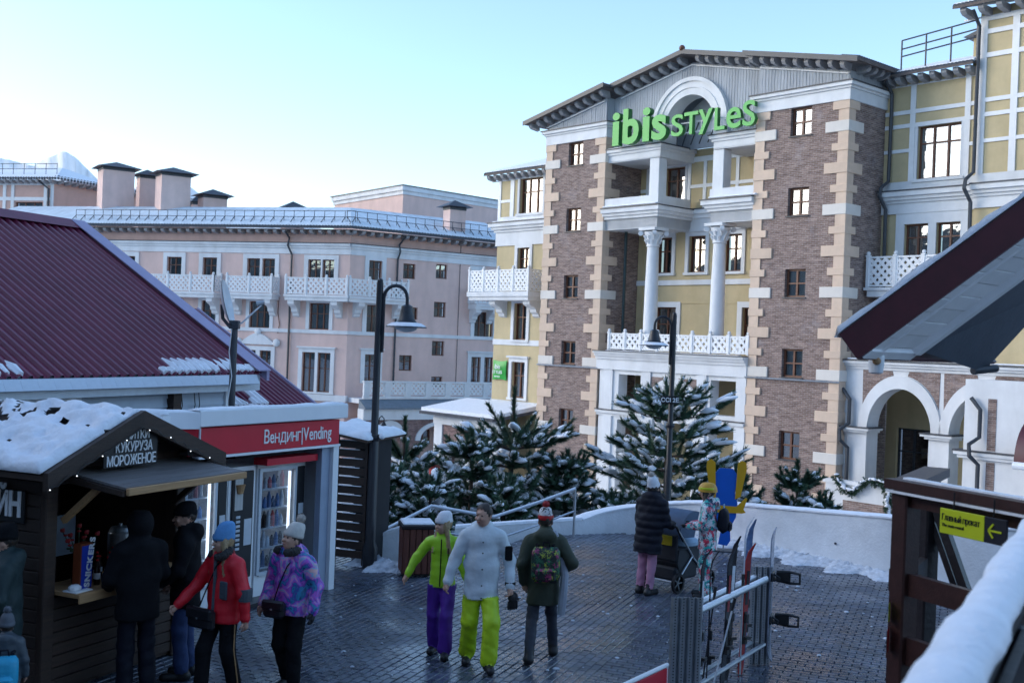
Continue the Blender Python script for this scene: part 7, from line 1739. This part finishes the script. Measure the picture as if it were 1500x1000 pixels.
        for sd2 in (-1, 1): hg = smin(hg, d_cone(X, hd(sd2 * .075, .02, .0), np.array([sd2 * .11, ln(1.35) + .09, 1.30]), .032, .022), .03)
        Gs['hair'] = hg + .004 * np.sin(90 * X[..., 0] + 60 * X[..., 1])
    if fur:
        fg = np.full(X.shape[:3], 9., np.float32)
        for k in range(17):
            an = math.pi * (.5 + 1.4 * (k / 16 - .5)) + math.pi; p = hd(.115 * math.cos(an), .03 + .10 * math.sin(an) * 1.0, -.115 - .035 * math.sin(an)); fg = np.minimum(fg, np.linalg.norm(X - p, axis=-1) - .044)
        Gs['fur'] = fg + .012 * np.sin(90 * X[..., 0]) * np.sin(85 * X[..., 1]) * np.sin(80 * X[..., 2])
    # palms
    for sd2, w_, e, hm in ((-1, 'wl', 'el', hands[0]), (1, 'wr', 'er', hands[1])):
        wv, ev = np.array(P[w_], float), np.array(P[e], float); d = (wv - ev) / np.linalg.norm(wv - ev)
        gpalm = smin(d_cone(X, wv - d * .02, wv + d * .02, .027, .03), d_cone(X, wv + d * .03, wv + d * .075, .03, .034, ), .02)
        key = 'glove' if hm == 'glove' else 'skin'; Gs[key] = np.minimum(Gs[key], gpalm) if key in Gs else gpalm
    keys = list(Gs); stk = np.stack([Gs[k] for k in keys]); lab = stk.argmin(0); Dv = stk.min(0)
    Dv[0], Dv[-1], Dv[:, 0], Dv[:, -1], Dv[:, :, 0], Dv[:, :, -1] = 1, 1, 1, 1, 1, 1
    V, Fq, ijk = surface_nets(Dv, lo, voxel); fl = lab[ijk[:, 0], ijk[:, 1], ijk[:, 2]]; flab = fl[Fq[:, 0]]
    nV = len(V); ex = MB(); slot = {k: i for i, k in enumerate(keys)}; extra_mats = []
    # fingers
    for sd2, w_, e, hm, gr in ((-1, 'wl', 'el', hands[0], grip[0]), (1, 'wr', 'er', hands[1], grip[1])):
        wv, ev = np.array(P[w_], float), np.array(P[e], float); d = (wv - ev) / np.linalg.norm(wv - ev); acr = np.cross(d, [sd2 * 1.0, 0.15, 0]); acr = acr / np.linalg.norm(acr); inn = np.array([-sd2, .1, 0.]) - d * np.dot(d, [-sd2, .1, 0.]); inn /= np.linalg.norm(inn)
        ex.m = slot['glove' if hm == 'glove' else 'skin']; fat = 1.25 if hm == 'glove' else 1.0
        fwd = np.array([0, 1., 0]) - d * d[1]; fwd /= np.linalg.norm(fwd)
        for k, (o_, ln_) in enumerate(((.030, .062), (.010, .070), (-.010, .066), (-.029, .052))):
            p0 = wv + d * .085 + fwd * o_; c = .35 + gr * .65; p1 = p0 + (d * (1 - c * .35) + inn * c * .7) * ln_ * .5; p2 = p1 + (d * (1 - c) + inn * c) * ln_ * .55
            ex.tube([tuple(p0 - d * .02), tuple(p1), tuple(p2)], [.0098 * fat, .009 * fat, .007 * fat], 6)
        p0 = wv + d * .04 + fwd * .03; ex.tube([tuple(p0), tuple(p0 + fwd * .03 + d * .022), tuple(p0 + fwd * .035 + d * .05 + inn * .012 * (1 + gr))], [.012 * fat, .011 * fat, .008 * fat], 6)
    keys2 = list(keys)
    if eyes:
        keys2 += ['eye', 'lip']
        for sd2 in (-1, 1):
            ex.m = len(keys); c = hd(sd2 * .033, .090, .018); ex.ball(tuple(c), (.013, .012, .0075), 8, 5)
        ex.m = len(keys) + 1; ex.ball(tuple(hd(0, .103, -.055)), (.023, .006, .006), 8, 4)
    me = bpy.data.meshes.new(name); vs = np.concatenate([V, np.array(ex.v).reshape(-1, 3)]) * s
    me.from_pydata(vs.tolist(), [], [tuple(q) for q in Fq.tolist()] + [tuple(i + nV for i in f) for f in ex.f])
    for k in keys2: me.materials.append(MATS[mats.get(k, {'skin': 'skin', 'eye': 'eye_dark', 'lip': 'lip', 'shoes': 'shoe_black', 'hair': 'hair_dark', 'fur': 'fur_dark', 'glove': 'glove_black'}.get(k, 'cloth_black'))])
    me.polygons.foreach_set('material_index', np.concatenate([flab, np.array(ex.mi, int)]).astype(np.int32)); me.polygons.foreach_set('use_smooth', [True] * len(me.polygons))
    bm = bmesh.new(); bm.from_mesh(me); bmesh.ops.smooth_vert(bm, verts=[v for v in bm.verts if v.index < nV], factor=.35, use_axis_x=True, use_axis_y=True, use_axis_z=True); bmesh.ops.recalc_face_normals(bm, faces=bm.faces); bm.to_mesh(me); bm.free()
    t = thing(name, label, 'person', (loc[0], loc[1], 0), face); link('body', me, t)
    t_hd = lambda x, y, z: Vector(tuple(hd(x, y, z) * s))
    return t, t_hd, s
def knit_hat(t, hd, s, m, pom=None, cuffm=None, h=.14, pomr=.045, slouch=-.03, low=.055):
    mb = MB(); n, K = 20, 9
    o = hd(0, 0, 0); up = (hd(0, 0, 1) - o).normalized(); fw = (hd(0, 1, 0) - o).normalized(); rt = fw.cross(up)
    for i in range(K + 1):
        f = i / K; z = low + h * math.sin(f * math.pi / 2); rr_ = (.098 * math.cos(f * math.pi / 2) ** .55 + .001) * s
        for j in range(n):
            a = math.tau * j / n; rib = 1 + .018 * math.cos(a * 10); p = o + up * (z * s) + rt * math.cos(a) * rr_ * .88 * rib + fw * (math.sin(a) * rr_ * 1.12 * rib + slouch * f * s); mb.v.append(tuple(p))
    for i in range(K):
        for j in range(n): mb.f.append((i * n + j, i * n + (j + 1) % n, (i + 1) * n + (j + 1) % n, (i + 1) * n + j)); mb.mi.append(0)
    hat = link('knit_hat', mb.mesh('knit_hat', m, 'all'), t)
    cf = MB(); prof_ = [(.9, -.005), (1.07, 0), (1.1, .03), (1.05, .055)]
    for r_, z in prof_:
        for j in range(n):
            a = math.tau * j / n; p = o + up * ((low + z - .02) * s) + rt * math.cos(a) * .098 * .88 * r_ * s + fw * math.sin(a) * .098 * 1.12 * r_ * s; cf.v.append(tuple(p))
    for i in range(3):
        for j in range(n): cf.f.append((i * n + j, i * n + (j + 1) % n, (i + 1) * n + (j + 1) % n, (i + 1) * n + j)); cf.mi.append(0)
    link('hat_cuff', cf.mesh('hat_cuff', cuffm or m, 'all'), hat)
    if pom:
        c = o + up * ((low + h + pomr * .7) * s) + fw * (slouch * s); pb = MB(); rr = np.random.RandomState(1); pb.ball(tuple(c), pomr * .9 * s, 10, 8)
        for k in range(160):
            d = Vector(rr.randn(3)).normalized(); q = d.orthogonal().normalized() * .006; pb.add([tuple(c + d * pomr * .6 * s + q), tuple(c + d * pomr * .6 * s - q), tuple(c + d * pomr * rr.uniform(1.0, 1.25) * s)], [(0, 1, 2)])
        link('pompom', pb.mesh('pompom', pom), hat)
    return hat
# cloth palette
mat('skin', (0.50, 0.29, 0.21), 0.55, 0.06, 12, 0.05, 60); mat('lip', (0.33, 0.11, 0.10), 0.5, 0.05); mat('eye_dark', (0.03, 0.022, 0.02), 0.2, 0.05)
mat('hair_dark', (0.03, 0.02, 0.014), 0.5, 0.3, 20, 0.5, 60); mat('hair_blonde', (0.36, 0.25, 0.13), 0.5, 0.25, 20, 0.5, 60); mat('fur_dark', (0.03, 0.028, 0.028), 0.9, 0.5, 30, 1.0, 60)
mat('shoe_black', (0.012, 0.012, 0.014), 0.5, 0.3, 8); mat('glove_black', (0.012, 0.012, 0.015), 0.7, 0.3, 8); mat('cloth_black', (0.006, 0.006, 0.008), 0.85, 0.3, 8, 0.3, 40, spec=.2); mat('cloth_navy', (0.005, 0.006, 0.014), 0.7, 0.3, 8, 0.3, 40, spec=.3)
def cloth(n_, c, r=.65, b=.55): mat(n_, c, r, .12, 6, b, 13)
cloth('lime_jacket', (0.34, 0.62, 0.02), .5); cloth('purple_pants', (0.075, 0.012, 0.26), .6); cloth('grey_jacket', (0.56, 0.63, 0.67), .6); cloth('lime_pants', (0.43, 0.62, 0.01), .55); cloth('olive_parka', (0.035, 0.045, 0.028), .75); cloth('slate_pants', (0.025, 0.03, 0.045), .7)
cloth('pink_pants', (0.42, 0.20, 0.30), .75); cloth('red_jacket', (0.62, 0.008, 0.02), .5); cloth('jeans', (0.03, 0.055, 0.15), .8); cloth('green_jacket', (0.012, 0.03, 0.032), .7); cloth('hat_blue', (0.10, 0.28, 0.55), .9); cloth('hat_pale', (0.55, 0.53, 0.49), .9); cloth('hat_white', (0.68, 0.70, 0.74), .9); cloth('hat_grey', (0.12, 0.13, 0.15), .9); cloth('hat_gold', (0.55, 0.30, 0.03), .5); cloth('scarf_grey', (0.33, 0.36, 0.42), .9); cloth('slate_cloth', (0.06, 0.075, 0.09), .6); cloth('child_blue', (0.02, 0.35, 0.55), .5); cloth('fur_pale', (0.42, 0.38, 0.34), .9)
def splash(name, stops, scale, kind='noise', rough=.5, stretch=(1, 1, 1)):
    m, n, l, b = node_mat(name); tc = n.new('ShaderNodeTexCoord'); mp = n.new('ShaderNodeMapping'); mp.inputs['Scale'].default_value = stretch; l.new(tc.outputs['Object'], mp.inputs[0])
    nz = n.new('ShaderNodeTexNoise'); nz.inputs['Scale'].default_value = scale; nz.inputs['Detail'].default_value = 3; nz.inputs['Distortion'].default_value = 1.2; l.new(mp.outputs[0], nz.inputs['Vector']); src = nz.outputs['Fac']
    if kind == 'cells':
        vo = n.new('ShaderNodeTexVoronoi'); vo.inputs['Scale'].default_value = scale; ad = n.new('ShaderNodeMixRGB'); ad.inputs[0].default_value = .12; l.new(mp.outputs[0], ad.inputs[1]); l.new(nz.outputs['Color'], ad.inputs[2]); l.new(ad.outputs[0], vo.inputs['Vector']); sp_ = n.new('ShaderNodeSeparateColor'); l.new(vo.outputs['Color'], sp_.inputs[0]); src = sp_.outputs[0]
    rp = n.new('ShaderNodeValToRGB'); rp.color_ramp.interpolation = 'CONSTANT' if kind == 'cells' else 'LINEAR'
    while len(rp.color_ramp.elements) < len(stops): rp.color_ramp.elements.new(.5)
    for e, (p, c) in zip(rp.color_ramp.elements, stops): e.position = p; e.color = (*c, 1)
    l.new(src, rp.inputs[0]); l.new(rp.outputs[0], b.inputs['Base Color']); b.inputs['Roughness'].default_value = rough; MATS[name] = m
splash('tie_dye', [(.30, (.01, .02, .08)), (.38, (.03, .25, .45)), (.44, (.05, .05, .32)), (.49, (.45, .08, .5)), (.54, (.2, .16, .62)), (.58, (.75, .25, .5)), (.63, (.10, .4, .65)), (.70, (.7, .4, .4))], 9, stretch=(1, 1, .8))
splash('floral', [(0, (.65, .68, .72)), (.2, (.02, .35, .35)), (.38, (.6, .03, .08)), (.52, (.7, .72, .75)), (.66, (.02, .05, .1)), (.78, (.05, .45, .42)), (.9, (.7, .2, .25))], 24, 'cells')
splash('pack_floral', [(0, (.005, .008, .01)), (.45, (.01, .012, .012)), (.55, (.02, .12, .06)), (.7, (.30, .35, .03)), (.82, (.3, .03, .12)), (.9, (.01, .02, .02))], 30, 'cells')
splash('hat_pattern', [(0, (.6, .6, .6)), (.5, (.03, .03, .035)), (.75, (.6, .6, .6))], 26, 'cells', .9)
# --- man in the grey jacket with the woman in lime, hand in hand
man, hdm, sm = person('man in pale grey jacket and lime trousers walking hand in hand', (-.24, 12.55), 183, 1.82, dict(el=(-.30, -.02, 1.14), wl=(-.31, .06, .89), er=(.30, .0, 1.14), wr=(.36, .05, .92), kl=(-.115, .18, .53), al=(-.10, .20, .10), kr=(.11, .02, .50), ar=(.12, -.18, .10)), dict(jacket='grey_jacket', pants='lime_pants', hair='hair_dark'), hem=.74, puff=1.06, legr=(.105, .088, .092), hood='down', hair='short', head_turn=R(-34), grip=(1, .6))
# position of the joined hands
woman, hdw, sw_ = person('woman in lime jacket, purple trousers and white knit hat', (-.70, 12.95), 172, 1.62, dict(el=(-.26, .02, 1.12), wl=(-.34, .04, .94), er=(.33, .02, 1.20), wr=(.42, .1, 1.0), kl=(-.09, .12, .51), al=(-.09, .12, .10), kr=(.1, .0, .5), ar=(.1, -.14, .10)), dict(jacket='lime_jacket', pants='purple_pants', hair='hair_blonde'), hem=.86, puff=.95, legr=(.10, .08, .092), hair='long', head_turn=R(-42), grip=(.6, .2), waist=.9)
knit_hat(woman, hdw, sw_, 'hat_white', h=.125)
# zips, pockets and buttons
def front_strip(t, pts, r, m, name='zip'):
    link(name, MB().tube(pts, r, 5).mesh(name, m, True), t)
front_strip(woman, [(0, .125, 1.36), (0, .125, 1.1), (0, .135, .82)], .008, 'cloth_black'); front_strip(woman, [(-.08, .118, 1.26), (-.085, .12, 1.12)], .006, 'cloth_black')
for z in (1.42, 1.3, 1.12, .94, .8): link('button', MB().ball((.0, .152, z), (.009, .006, .009), 8, 4).mesh('button', 'cloth_black'), man)
link('sleeve_pocket', MB().bevbox(-.335, -.25, .03, .078, 1.21, 1.37, .012).mesh('sleeve_pocket', 'cloth_black'), man); link('cuff_band', MB().lathe([(.058, .93), (.06, .95), (.058, .97)], (-.322, .045, 0), 12).mesh('cuff_band', 'cloth_black'), man)
gl_ = MB(); rr = np.random.RandomState(4)
for k, (x, y) in enumerate(((0, 0), (.035, .02))):
    gl_.ball((x, y, -.02), (.045, .03, .06), 10, 7)
    for j in range(4): gl_.tube([(x - .03 + j * .02, y, -.06), (x - .036 + j * .024, y + .005, -.12), (x - .03 + j * .022, y + .01, -.155)], [.014, .014, .009], 6)
    gl_.tube([(x + .03, y, -.02), (x + .06, y + .01, -.06)], [.014, .01], 6)
wm = Matrix.Translation((-.24, 12.55, 0)) @ Matrix.Rotation(R(183), 4, 'Z') @ Vector((-.33 * sm, .08 * sm, .79 * sm))
one('ski_gloves', gl_, 'glove_black', 'pair of black gloves held by the man in the grey jacket', 'gloves', tuple(wm), 20, smooth=True)
# --- person with flowered backpack walking away
bpk, hdb, sb_ = person('person in olive parka walking away under a flowered backpack', (.47, 12.95), 2, 1.70, dict(el=(-.27, -.08, 1.14), wl=(-.23, .02, .90), er=(.33, -.10, 1.17), wr=(.20, .10, 1.03), kl=(-.12, -.03, .50), al=(-.16, -.32, .13), kr=(.12, .16, .51), ar=(.16, .2, .09)), dict(jacket='olive_parka', pants='slate_pants', hair='hair_dark'), hem=.66, puff=1.1, legr=(.09, .066, .062), hood='down', hair='short', head_turn=R(-8))
knit_hat(bpk, hdb, sb_, 'hat_pattern', pom='rose_red', cuffm='santa_red', h=.13)
link('scarf', MB().tube([(-.09, .05, 1.42), (-.02, -.1, 1.46), (.09, -.06, 1.45), (.16, .05, 1.36), (.2, -.02, 1.2), (.235, -.1, 1.0), (.22, -.12, .75), (.21, -.1, .55)], [.05, .055, .055, .05, .045, .045, .05, .045], 8).mesh('scarf', 'scarf_grey', True), bpk)
def backpack(label, root, s, y, z0, z1, w_, m, strapm='cloth_black', deg=0):
    p = root.matrix_basis @ Vector((0, y, z0)); t = thing('backpack', label, 'backpack', tuple(p), math.degrees(root.rotation_euler.z) + deg)
    h_ = z1 - z0; mb = MB(); n, K = 18, 8
    for i in range(K + 1):
        f = i / K; e = (1 - abs(2 * f - 1) ** 4) ** .5 * .9 + .1
        for j in range(n):
            a = math.tau * j / n; c, sn2 = math.cos(a), math.sin(a); mb.v.append((math.copysign(abs(c) ** .6, c) * w_ / 2 * (.75 + .25 * e), math.copysign(abs(sn2) ** .7, sn2) * .085 * e * (1.15 - .3 * f), f * h_))
    for i in range(K):
        for j in range(n): mb.f.append((i * n + j, i * n + (j + 1) % n, (i + 1) * n + (j + 1) % n, (i + 1) * n + j)); mb.mi.append(0)
    mb.f += [tuple(range(n)), tuple(K * n + j for j in range(n))]; mb.mi += [0, 0]
    link('main_bag', mb.mesh('main_bag', m, 'all'), t)
    link('front_pocket', MB().bevbox(-w_ * .36, w_ * .36, -.125, -.06, h_ * .08, h_ * .45, .03).mesh('front_pocket', m), t)
    for sx in (-1, 1): link('strap', MB().tube([(sx * w_ * .28, .06, h_ * .15), (sx * w_ * .42, .15, h_ * .25), (sx * w_ * .42, .29, h_ * .7), (sx * w_ * .36, .25, h_ * 1.02), (sx * w_ * .24, .06, h_ * .98)], .018, 6).mesh('strap', strapm, True), t)
    link('handle', MB().tube([(-.04, 0, h_), (-.03, 0, h_ + .05), (.03, 0, h_ + .05), (.04, 0, h_)], .009, 6).mesh('handle', strapm), t)
    return t
bpk.matrix_basis = Matrix.Translation((.47, 12.95, 0)) @ Matrix.Rotation(R(2), 4, 'Z')
backpack('black backpack with bright flower print on the person walking away', bpk, sb_, -.235, .93, 1.34, .33, 'pack_floral')
# --- woman with stroller
strw, hds, ss_ = person('woman in long black puffer and pink trousers pushing a stroller', (2.12, 16.6), -42, 1.66, dict(el=(-.24, .12, 1.14), wl=(-.18, .38, 1.06), er=(.24, .12, 1.14), wr=(.18, .38, 1.06), kl=(-.1, .03, .5), al=(-.1, -.02, .09), kr=(.1, .0, .5), ar=(.11, -.08, .09)), dict(jacket='cloth_navy', pants='pink_pants'), hem=.66, puff=1.28, legr=(.092, .07, .065), hood='down', hair='long', lean=.10, hands=('glove', 'glove'), grip=(1, 1), fur=True, head_tilt=R(-14), quilt=.014)
knit_hat(strw, hds, ss_, 'hat_white', pom='fur_pale', h=.16, pomr=.05)
mat('stroller_fabric', (0.02, 0.024, 0.032), .7, .2, 6, .2, 40); mat('stroller_blue', (0.05, 0.09, 0.16), .6, .2, 6); mat('yellow_fabric', (0.55, 0.42, 0.01), .6, .1, 5); mat('blue_blanket', (0.3, 0.42, 0.55), .8, .15, 6)
st_ = thing('stroller', 'dark baby stroller with yellow rear panel pushed by the woman in black', 'stroller', (2.66, 17.15, 0), -42)
part(st_, 'seat_tub', MB().prism([(-.32, .42), (-.25, .30), (.35, .30), (.55, .5), (.5, .62), (-.28, .62)], -.21, .21, 'x'), 'stroller_fabric')
part(st_, 'canopy', MB().prism([(-.3 + .38 * (1 - math.cos(math.pi * .62 * i / 10)), .80 + .38 * math.sin(math.pi * .62 * i / 10)) for i in range(11)] + [(.1, .78)], -.22, .22, 'x'), 'stroller_blue', smooth=True)
part(st_, 'back_panel', MB().bevbox(-.2, .2, -.345, -.30, .45, .85, .015), 'stroller_fabric'); part(st_, 'yellow_panel', MB().bevbox(-.12, .12, -.36, -.346, .68, .83, .008), 'yellow_fabric'); part(st_, 'storage_bag', MB().bevbox(-.2, .2, -.36, .25, .16, .36, .03), 'stroller_fabric'); part(st_, 'blanket', MB().ball((0, .2, .66), (.19, .26, .1), 12, 7), 'blue_blanket', smooth=True)
part(st_, 'handlebar', MB().tube([(-.22, -.2, .75), (-.24, -.42, .98), (-.2, -.5, 1.03), (.2, -.5, 1.03), (.24, -.42, .98), (.22, -.2, .75)], .019, 8), 'black_plastic', smooth=True)
for sx in (-1, 1):
    part(st_, 'frame_leg', MB().tube([(sx * .24, -.42, .98), (sx * .23, .1, .45), (sx * .22, .5, .16)], .015, 8).tube([(sx * .23, .05, .5), (sx * .25, -.38, .16)], .015, 8), 'galvanised', smooth=True)
    for yy, r_ in ((-.38, .15), (.5, .12)):
        wv = MB(); 
        for i in range(20):
            a0, a1 = math.tau * i / 20, math.tau * (i + 1) / 20
        wh = part(st_, 'wheel', MB().lathe([(r_ * .78, -.02), (r_, -.022), (r_, .022), (r_ * .78, .02), (r_ * .78, -.02)], (0, 0, 0), 20), 'black_plastic', smooth=True); wh.data.transform(Matrix.Translation((sx * .27, yy, r_)) @ Matrix.Rotation(R(90), 4, 'Y'))
        hb = MB()
        for k in range(5): a = math.tau * k / 5; hb.beam((0, 0, 0), (0, math.cos(a) * r_ * .8, math.sin(a) * r_ * .8), .012, .012)
        hb.v = [(p[0] + sx * .27, p[1] + yy, p[2] + r_) for p in hb.v]; part(st_, 'spokes', hb, 'galvanised', sub=wh)
part(st_, 'axle', MB().tube([(-.27, -.38, .15), (.27, -.38, .15)], .012, 6), 'galvanised')
# --- person in flowered ski suit
flo, hdf, sf_ = person('person in bright flowered ski suit with golden helmet facing the stroller', (2.98, 16.45), 75, 1.66, dict(el=(-.24, .08, 1.14), wl=(-.18, .28, 1.12), er=(.24, .06, 1.14), wr=(.20, .26, 1.10), kl=(-.1, .02, .5), al=(-.1, -.02, .09), kr=(.1, .05, .5), ar=(.1, .02, .09)), dict(jacket='floral', pants='floral', skin='skin'), hem=.76, puff=1.1, legr=(.11, .092, .09), hair='long', hands=('glove', 'glove'), grip=(.7, .7), hood='down', head_turn=R(10))
o_ = hdf(0, 0, 0); hm = MB(); n, K = 18, 8
for i in range(K + 1):
    f = i / K; 
    for j in range(n): a = math.tau * j / n; r_ = .128 * math.cos(f * math.pi / 2) ** .6 + .001; hm.v.append((o_.x + r_ * .9 * math.cos(a), o_.y - .005 + r_ * 1.1 * math.sin(a), o_.z + .02 + .135 * math.sin(f * math.pi / 2)))
for i in range(K):
    for j in range(n): hm.f.append((i * n + j, i * n + (j + 1) % n, (i + 1) * n + (j + 1) % n, (i + 1) * n + j)); hm.mi.append(0)
hlm = link('helmet', hm.mesh('helmet', 'hat_gold', 'all'), flo)
link('goggle_strap', MB().lathe([(.125, .055), (.128, .07), (.125, .085)], (o_.x, o_.y, o_.z), 18).mesh('goggle_strap', 'lime'), hlm)
flo.matrix_basis = Matrix.Translation((2.98, 16.45, 0)) @ Matrix.Rotation(R(75), 4, 'Z')
backpack('dark backpack with pale edge worn over the flowered ski suit', flo, sf_, -.22, .98, 1.34, .28, 'cloth_navy', 'blue_blanket')
# --- woman in red
red, hdr, sr_ = person('woman in red jacket and blue knit hat striding along the kiosk', (-2.78, 11.2), 148, 1.66, dict(el=(-.30, .02, 1.14), wl=(-.32, .0, .86), er=(.30, .10, 1.14), wr=(.36, .30, .96), kl=(-.1, .02, .5), al=(-.09, -.12, .1), kr=(.1, .16, .52), ar=(.1, .18, .09)), dict(jacket='red_jacket', pants='cloth_black', hair='hair_blonde'), hem=.80, puff=1.1, legr=(.10, .08, .075), hair='long', fur=True, head_turn=R(-24), grip=(.5, .8))
knit_hat(red, hdr, sr_, 'hat_blue', h=.17, slouch=-.05, low=.05)
front_strip(red, [(0, .128, 1.42), (0, .124, 1.2), (0, .14, .84)], .022, 'slate_cloth', 'zip_placket'); link('jacket_patch', MB().bevbox(-.16, -.06, .10, .128, 1.0, 1.18, .01).mesh('jacket_patch', 'slate_cloth'), red); link('sleeve_patch', MB().lathe([(.068, 1.0), (.072, 1.06), (.070, 1.12)], (-.305, .01, 0), 14).mesh('sleeve_patch', 'slate_cloth'), red)
front_strip(red, [(-.19, .02, .75), (-.185, .02, .5), (-.165, -.07, .15)], .007, 'raw_pine', 'side_stripe')
def shoulder_bag(label, root, s, x, y, z, w_, h_, m, face):
    p = root.matrix_basis @ Vector((x, y, z)); t = thing('shoulder_bag', label, 'bag', tuple(p), face)
    link('pouch', MB().bevbox(-w_ / 2, w_ / 2, -.05, .05, 0, h_, .03).mesh('pouch', m), t); link('flap', MB().bevbox(-w_ / 2 - .006, w_ / 2 + .006, .012, .062, h_ * .45, h_ + .012, .02).mesh('flap', m), t); link('clasp', MB().bevbox(-.012, .012, .062, .07, h_ * .5, h_ * .6, .003).mesh('clasp', 'steel'), t); return t
mat('leather_black', (0.012, 0.012, 0.016), .35, .3, 8, .2, 40)
red.matrix_basis = Matrix.Translation((-2.78, 11.2, 0)) @ Matrix.Rotation(R(148), 4, 'Z')
shoulder_bag('large black shoulder bag worn across the red jacket', red, sr_, .1, .19, .70, .34, .2, 'leather_black', 148)
front_strip(red, [(-.1, .05, 1.46), (-.02, .135, 1.32), (.08, .15, 1.1), (.16, .17, .9)], .008, 'cloth_black', 'bag_strap')
# --- woman in tie-dye
pur, hdp, sp_ = person('woman in purple tie-dye jacket and pale bobble hat looking down', (-2.15, 11.45), 160, 1.66, dict(el=(-.28, -.04, 1.14), wl=(-.30, .06, .90), er=(.27, -.02, 1.13), wr=(.28, .12, .93), kl=(-.1, .08, .52), al=(-.1, .06, .10), kr=(.1, .04, .5), ar=(.1, -.14, .1)), dict(jacket='tie_dye', pants='cloth_black', hair='hair_dark'), hem=.84, puff=1.15, legr=(.105, .082, .072), fur=True, hood='down', head_tilt=R(-16), head_turn=R(-24), hands=('glove', 'skin'), hair='short', waist=.97)
knit_hat(pur, hdp, sp_, 'hat_pale', pom='fur_pale', h=.15, pomr=.055, slouch=-.04)
pur.matrix_basis = Matrix.Translation((-2.15, 11.45, 0)) @ Matrix.Rotation(R(160), 4, 'Z')
shoulder_bag('small black cross-body bag worn over the tie-dye jacket', pur, sp_, .08, .19, .78, .24, .17, 'leather_black', 160)
front_strip(pur, [(-.12, .04, 1.46), (-.02, .14, 1.3), (.06, .155, 1.1), (.1, .17, .95)], .007, 'cloth_black', 'bag_strap')
# --- young man in jeans at the hatch
jns, hdj, sj = person('young man in dark jacket and blue jeans standing at the kiosk', (-3.32, 11.75), 100, 1.80, dict(el=(-.26, .05, 1.14), wl=(-.20, .22, 1.0), er=(.25, .02, 1.12), wr=(.22, .16, .92), kl=(-.1, .04, .5), al=(-.1, .0, .09), kr=(.1, -.01, .5), ar=(.1, -.05, .09)), dict(jacket='cloth_black', pants='jeans', hair='hair_dark'), hem=.74, puff=1.14, legr=(.095, .075, .075), hood='down', hair='short', head_turn=R(12))
knit_hat(jns, hdj, sj, 'cloth_black', h=.12)
# --- hooded person with back turned
hod, hdh, sh_ = person('person in black with the hood up, back turned, facing the kiosk hatch', (-3.62, 11.15), 40, 1.80, dict(el=(-.26, .06, 1.14), wl=(-.20, .24, 1.02), er=(.26, .06, 1.14), wr=(.20, .24, 1.02), kl=(-.1, .02, .5), al=(-.1, .0, .09), kr=(.1, .0, .5), ar=(.11, -.04, .09)), dict(jacket='cloth_black', pants='cloth_navy'), hem=.74, puff=1.2, legr=(.10, .08, .08), hood='up')
# --- person in green at the left edge and the child
grn, hdg, sg_ = person('person in dark green jacket and black hat at the left edge', (-4.62, 10.45), 105, 1.72, dict(el=(-.27, .02, 1.14), wl=(-.24, .14, .92), er=(.27, .02, 1.14), wr=(.24, .14, .92)), dict(jacket='green_jacket', pants='cloth_black'), hem=.74, puff=1.18, hood='down', hair='short', head_turn=R(-5))
knit_hat(grn, hdg, sg_, 'cloth_black', h=.14)
chd, hdc, sc_ = person('child in grey bobble hat at the lower left corner', (-4.36, 9.9), 20, 1.02, dict(), dict(jacket='slate_cloth', pants='cloth_navy'), hem=.74, puff=1.25, hood='down', hair='short', legr=(.11, .09, .085))
knit_hat(chd, hdc, sc_ * 1.2, 'hat_grey', pom='hat_grey', h=.15, pomr=.05)
chd.matrix_basis = Matrix.Translation((-4.36, 9.9, 0)) @ Matrix.Rotation(R(20), 4, 'Z')
cbk = backpack('bright blue backpack on the child at the lower left', chd, sc_, -.20, .48, .76, .24, 'child_blue', 'cloth_navy')
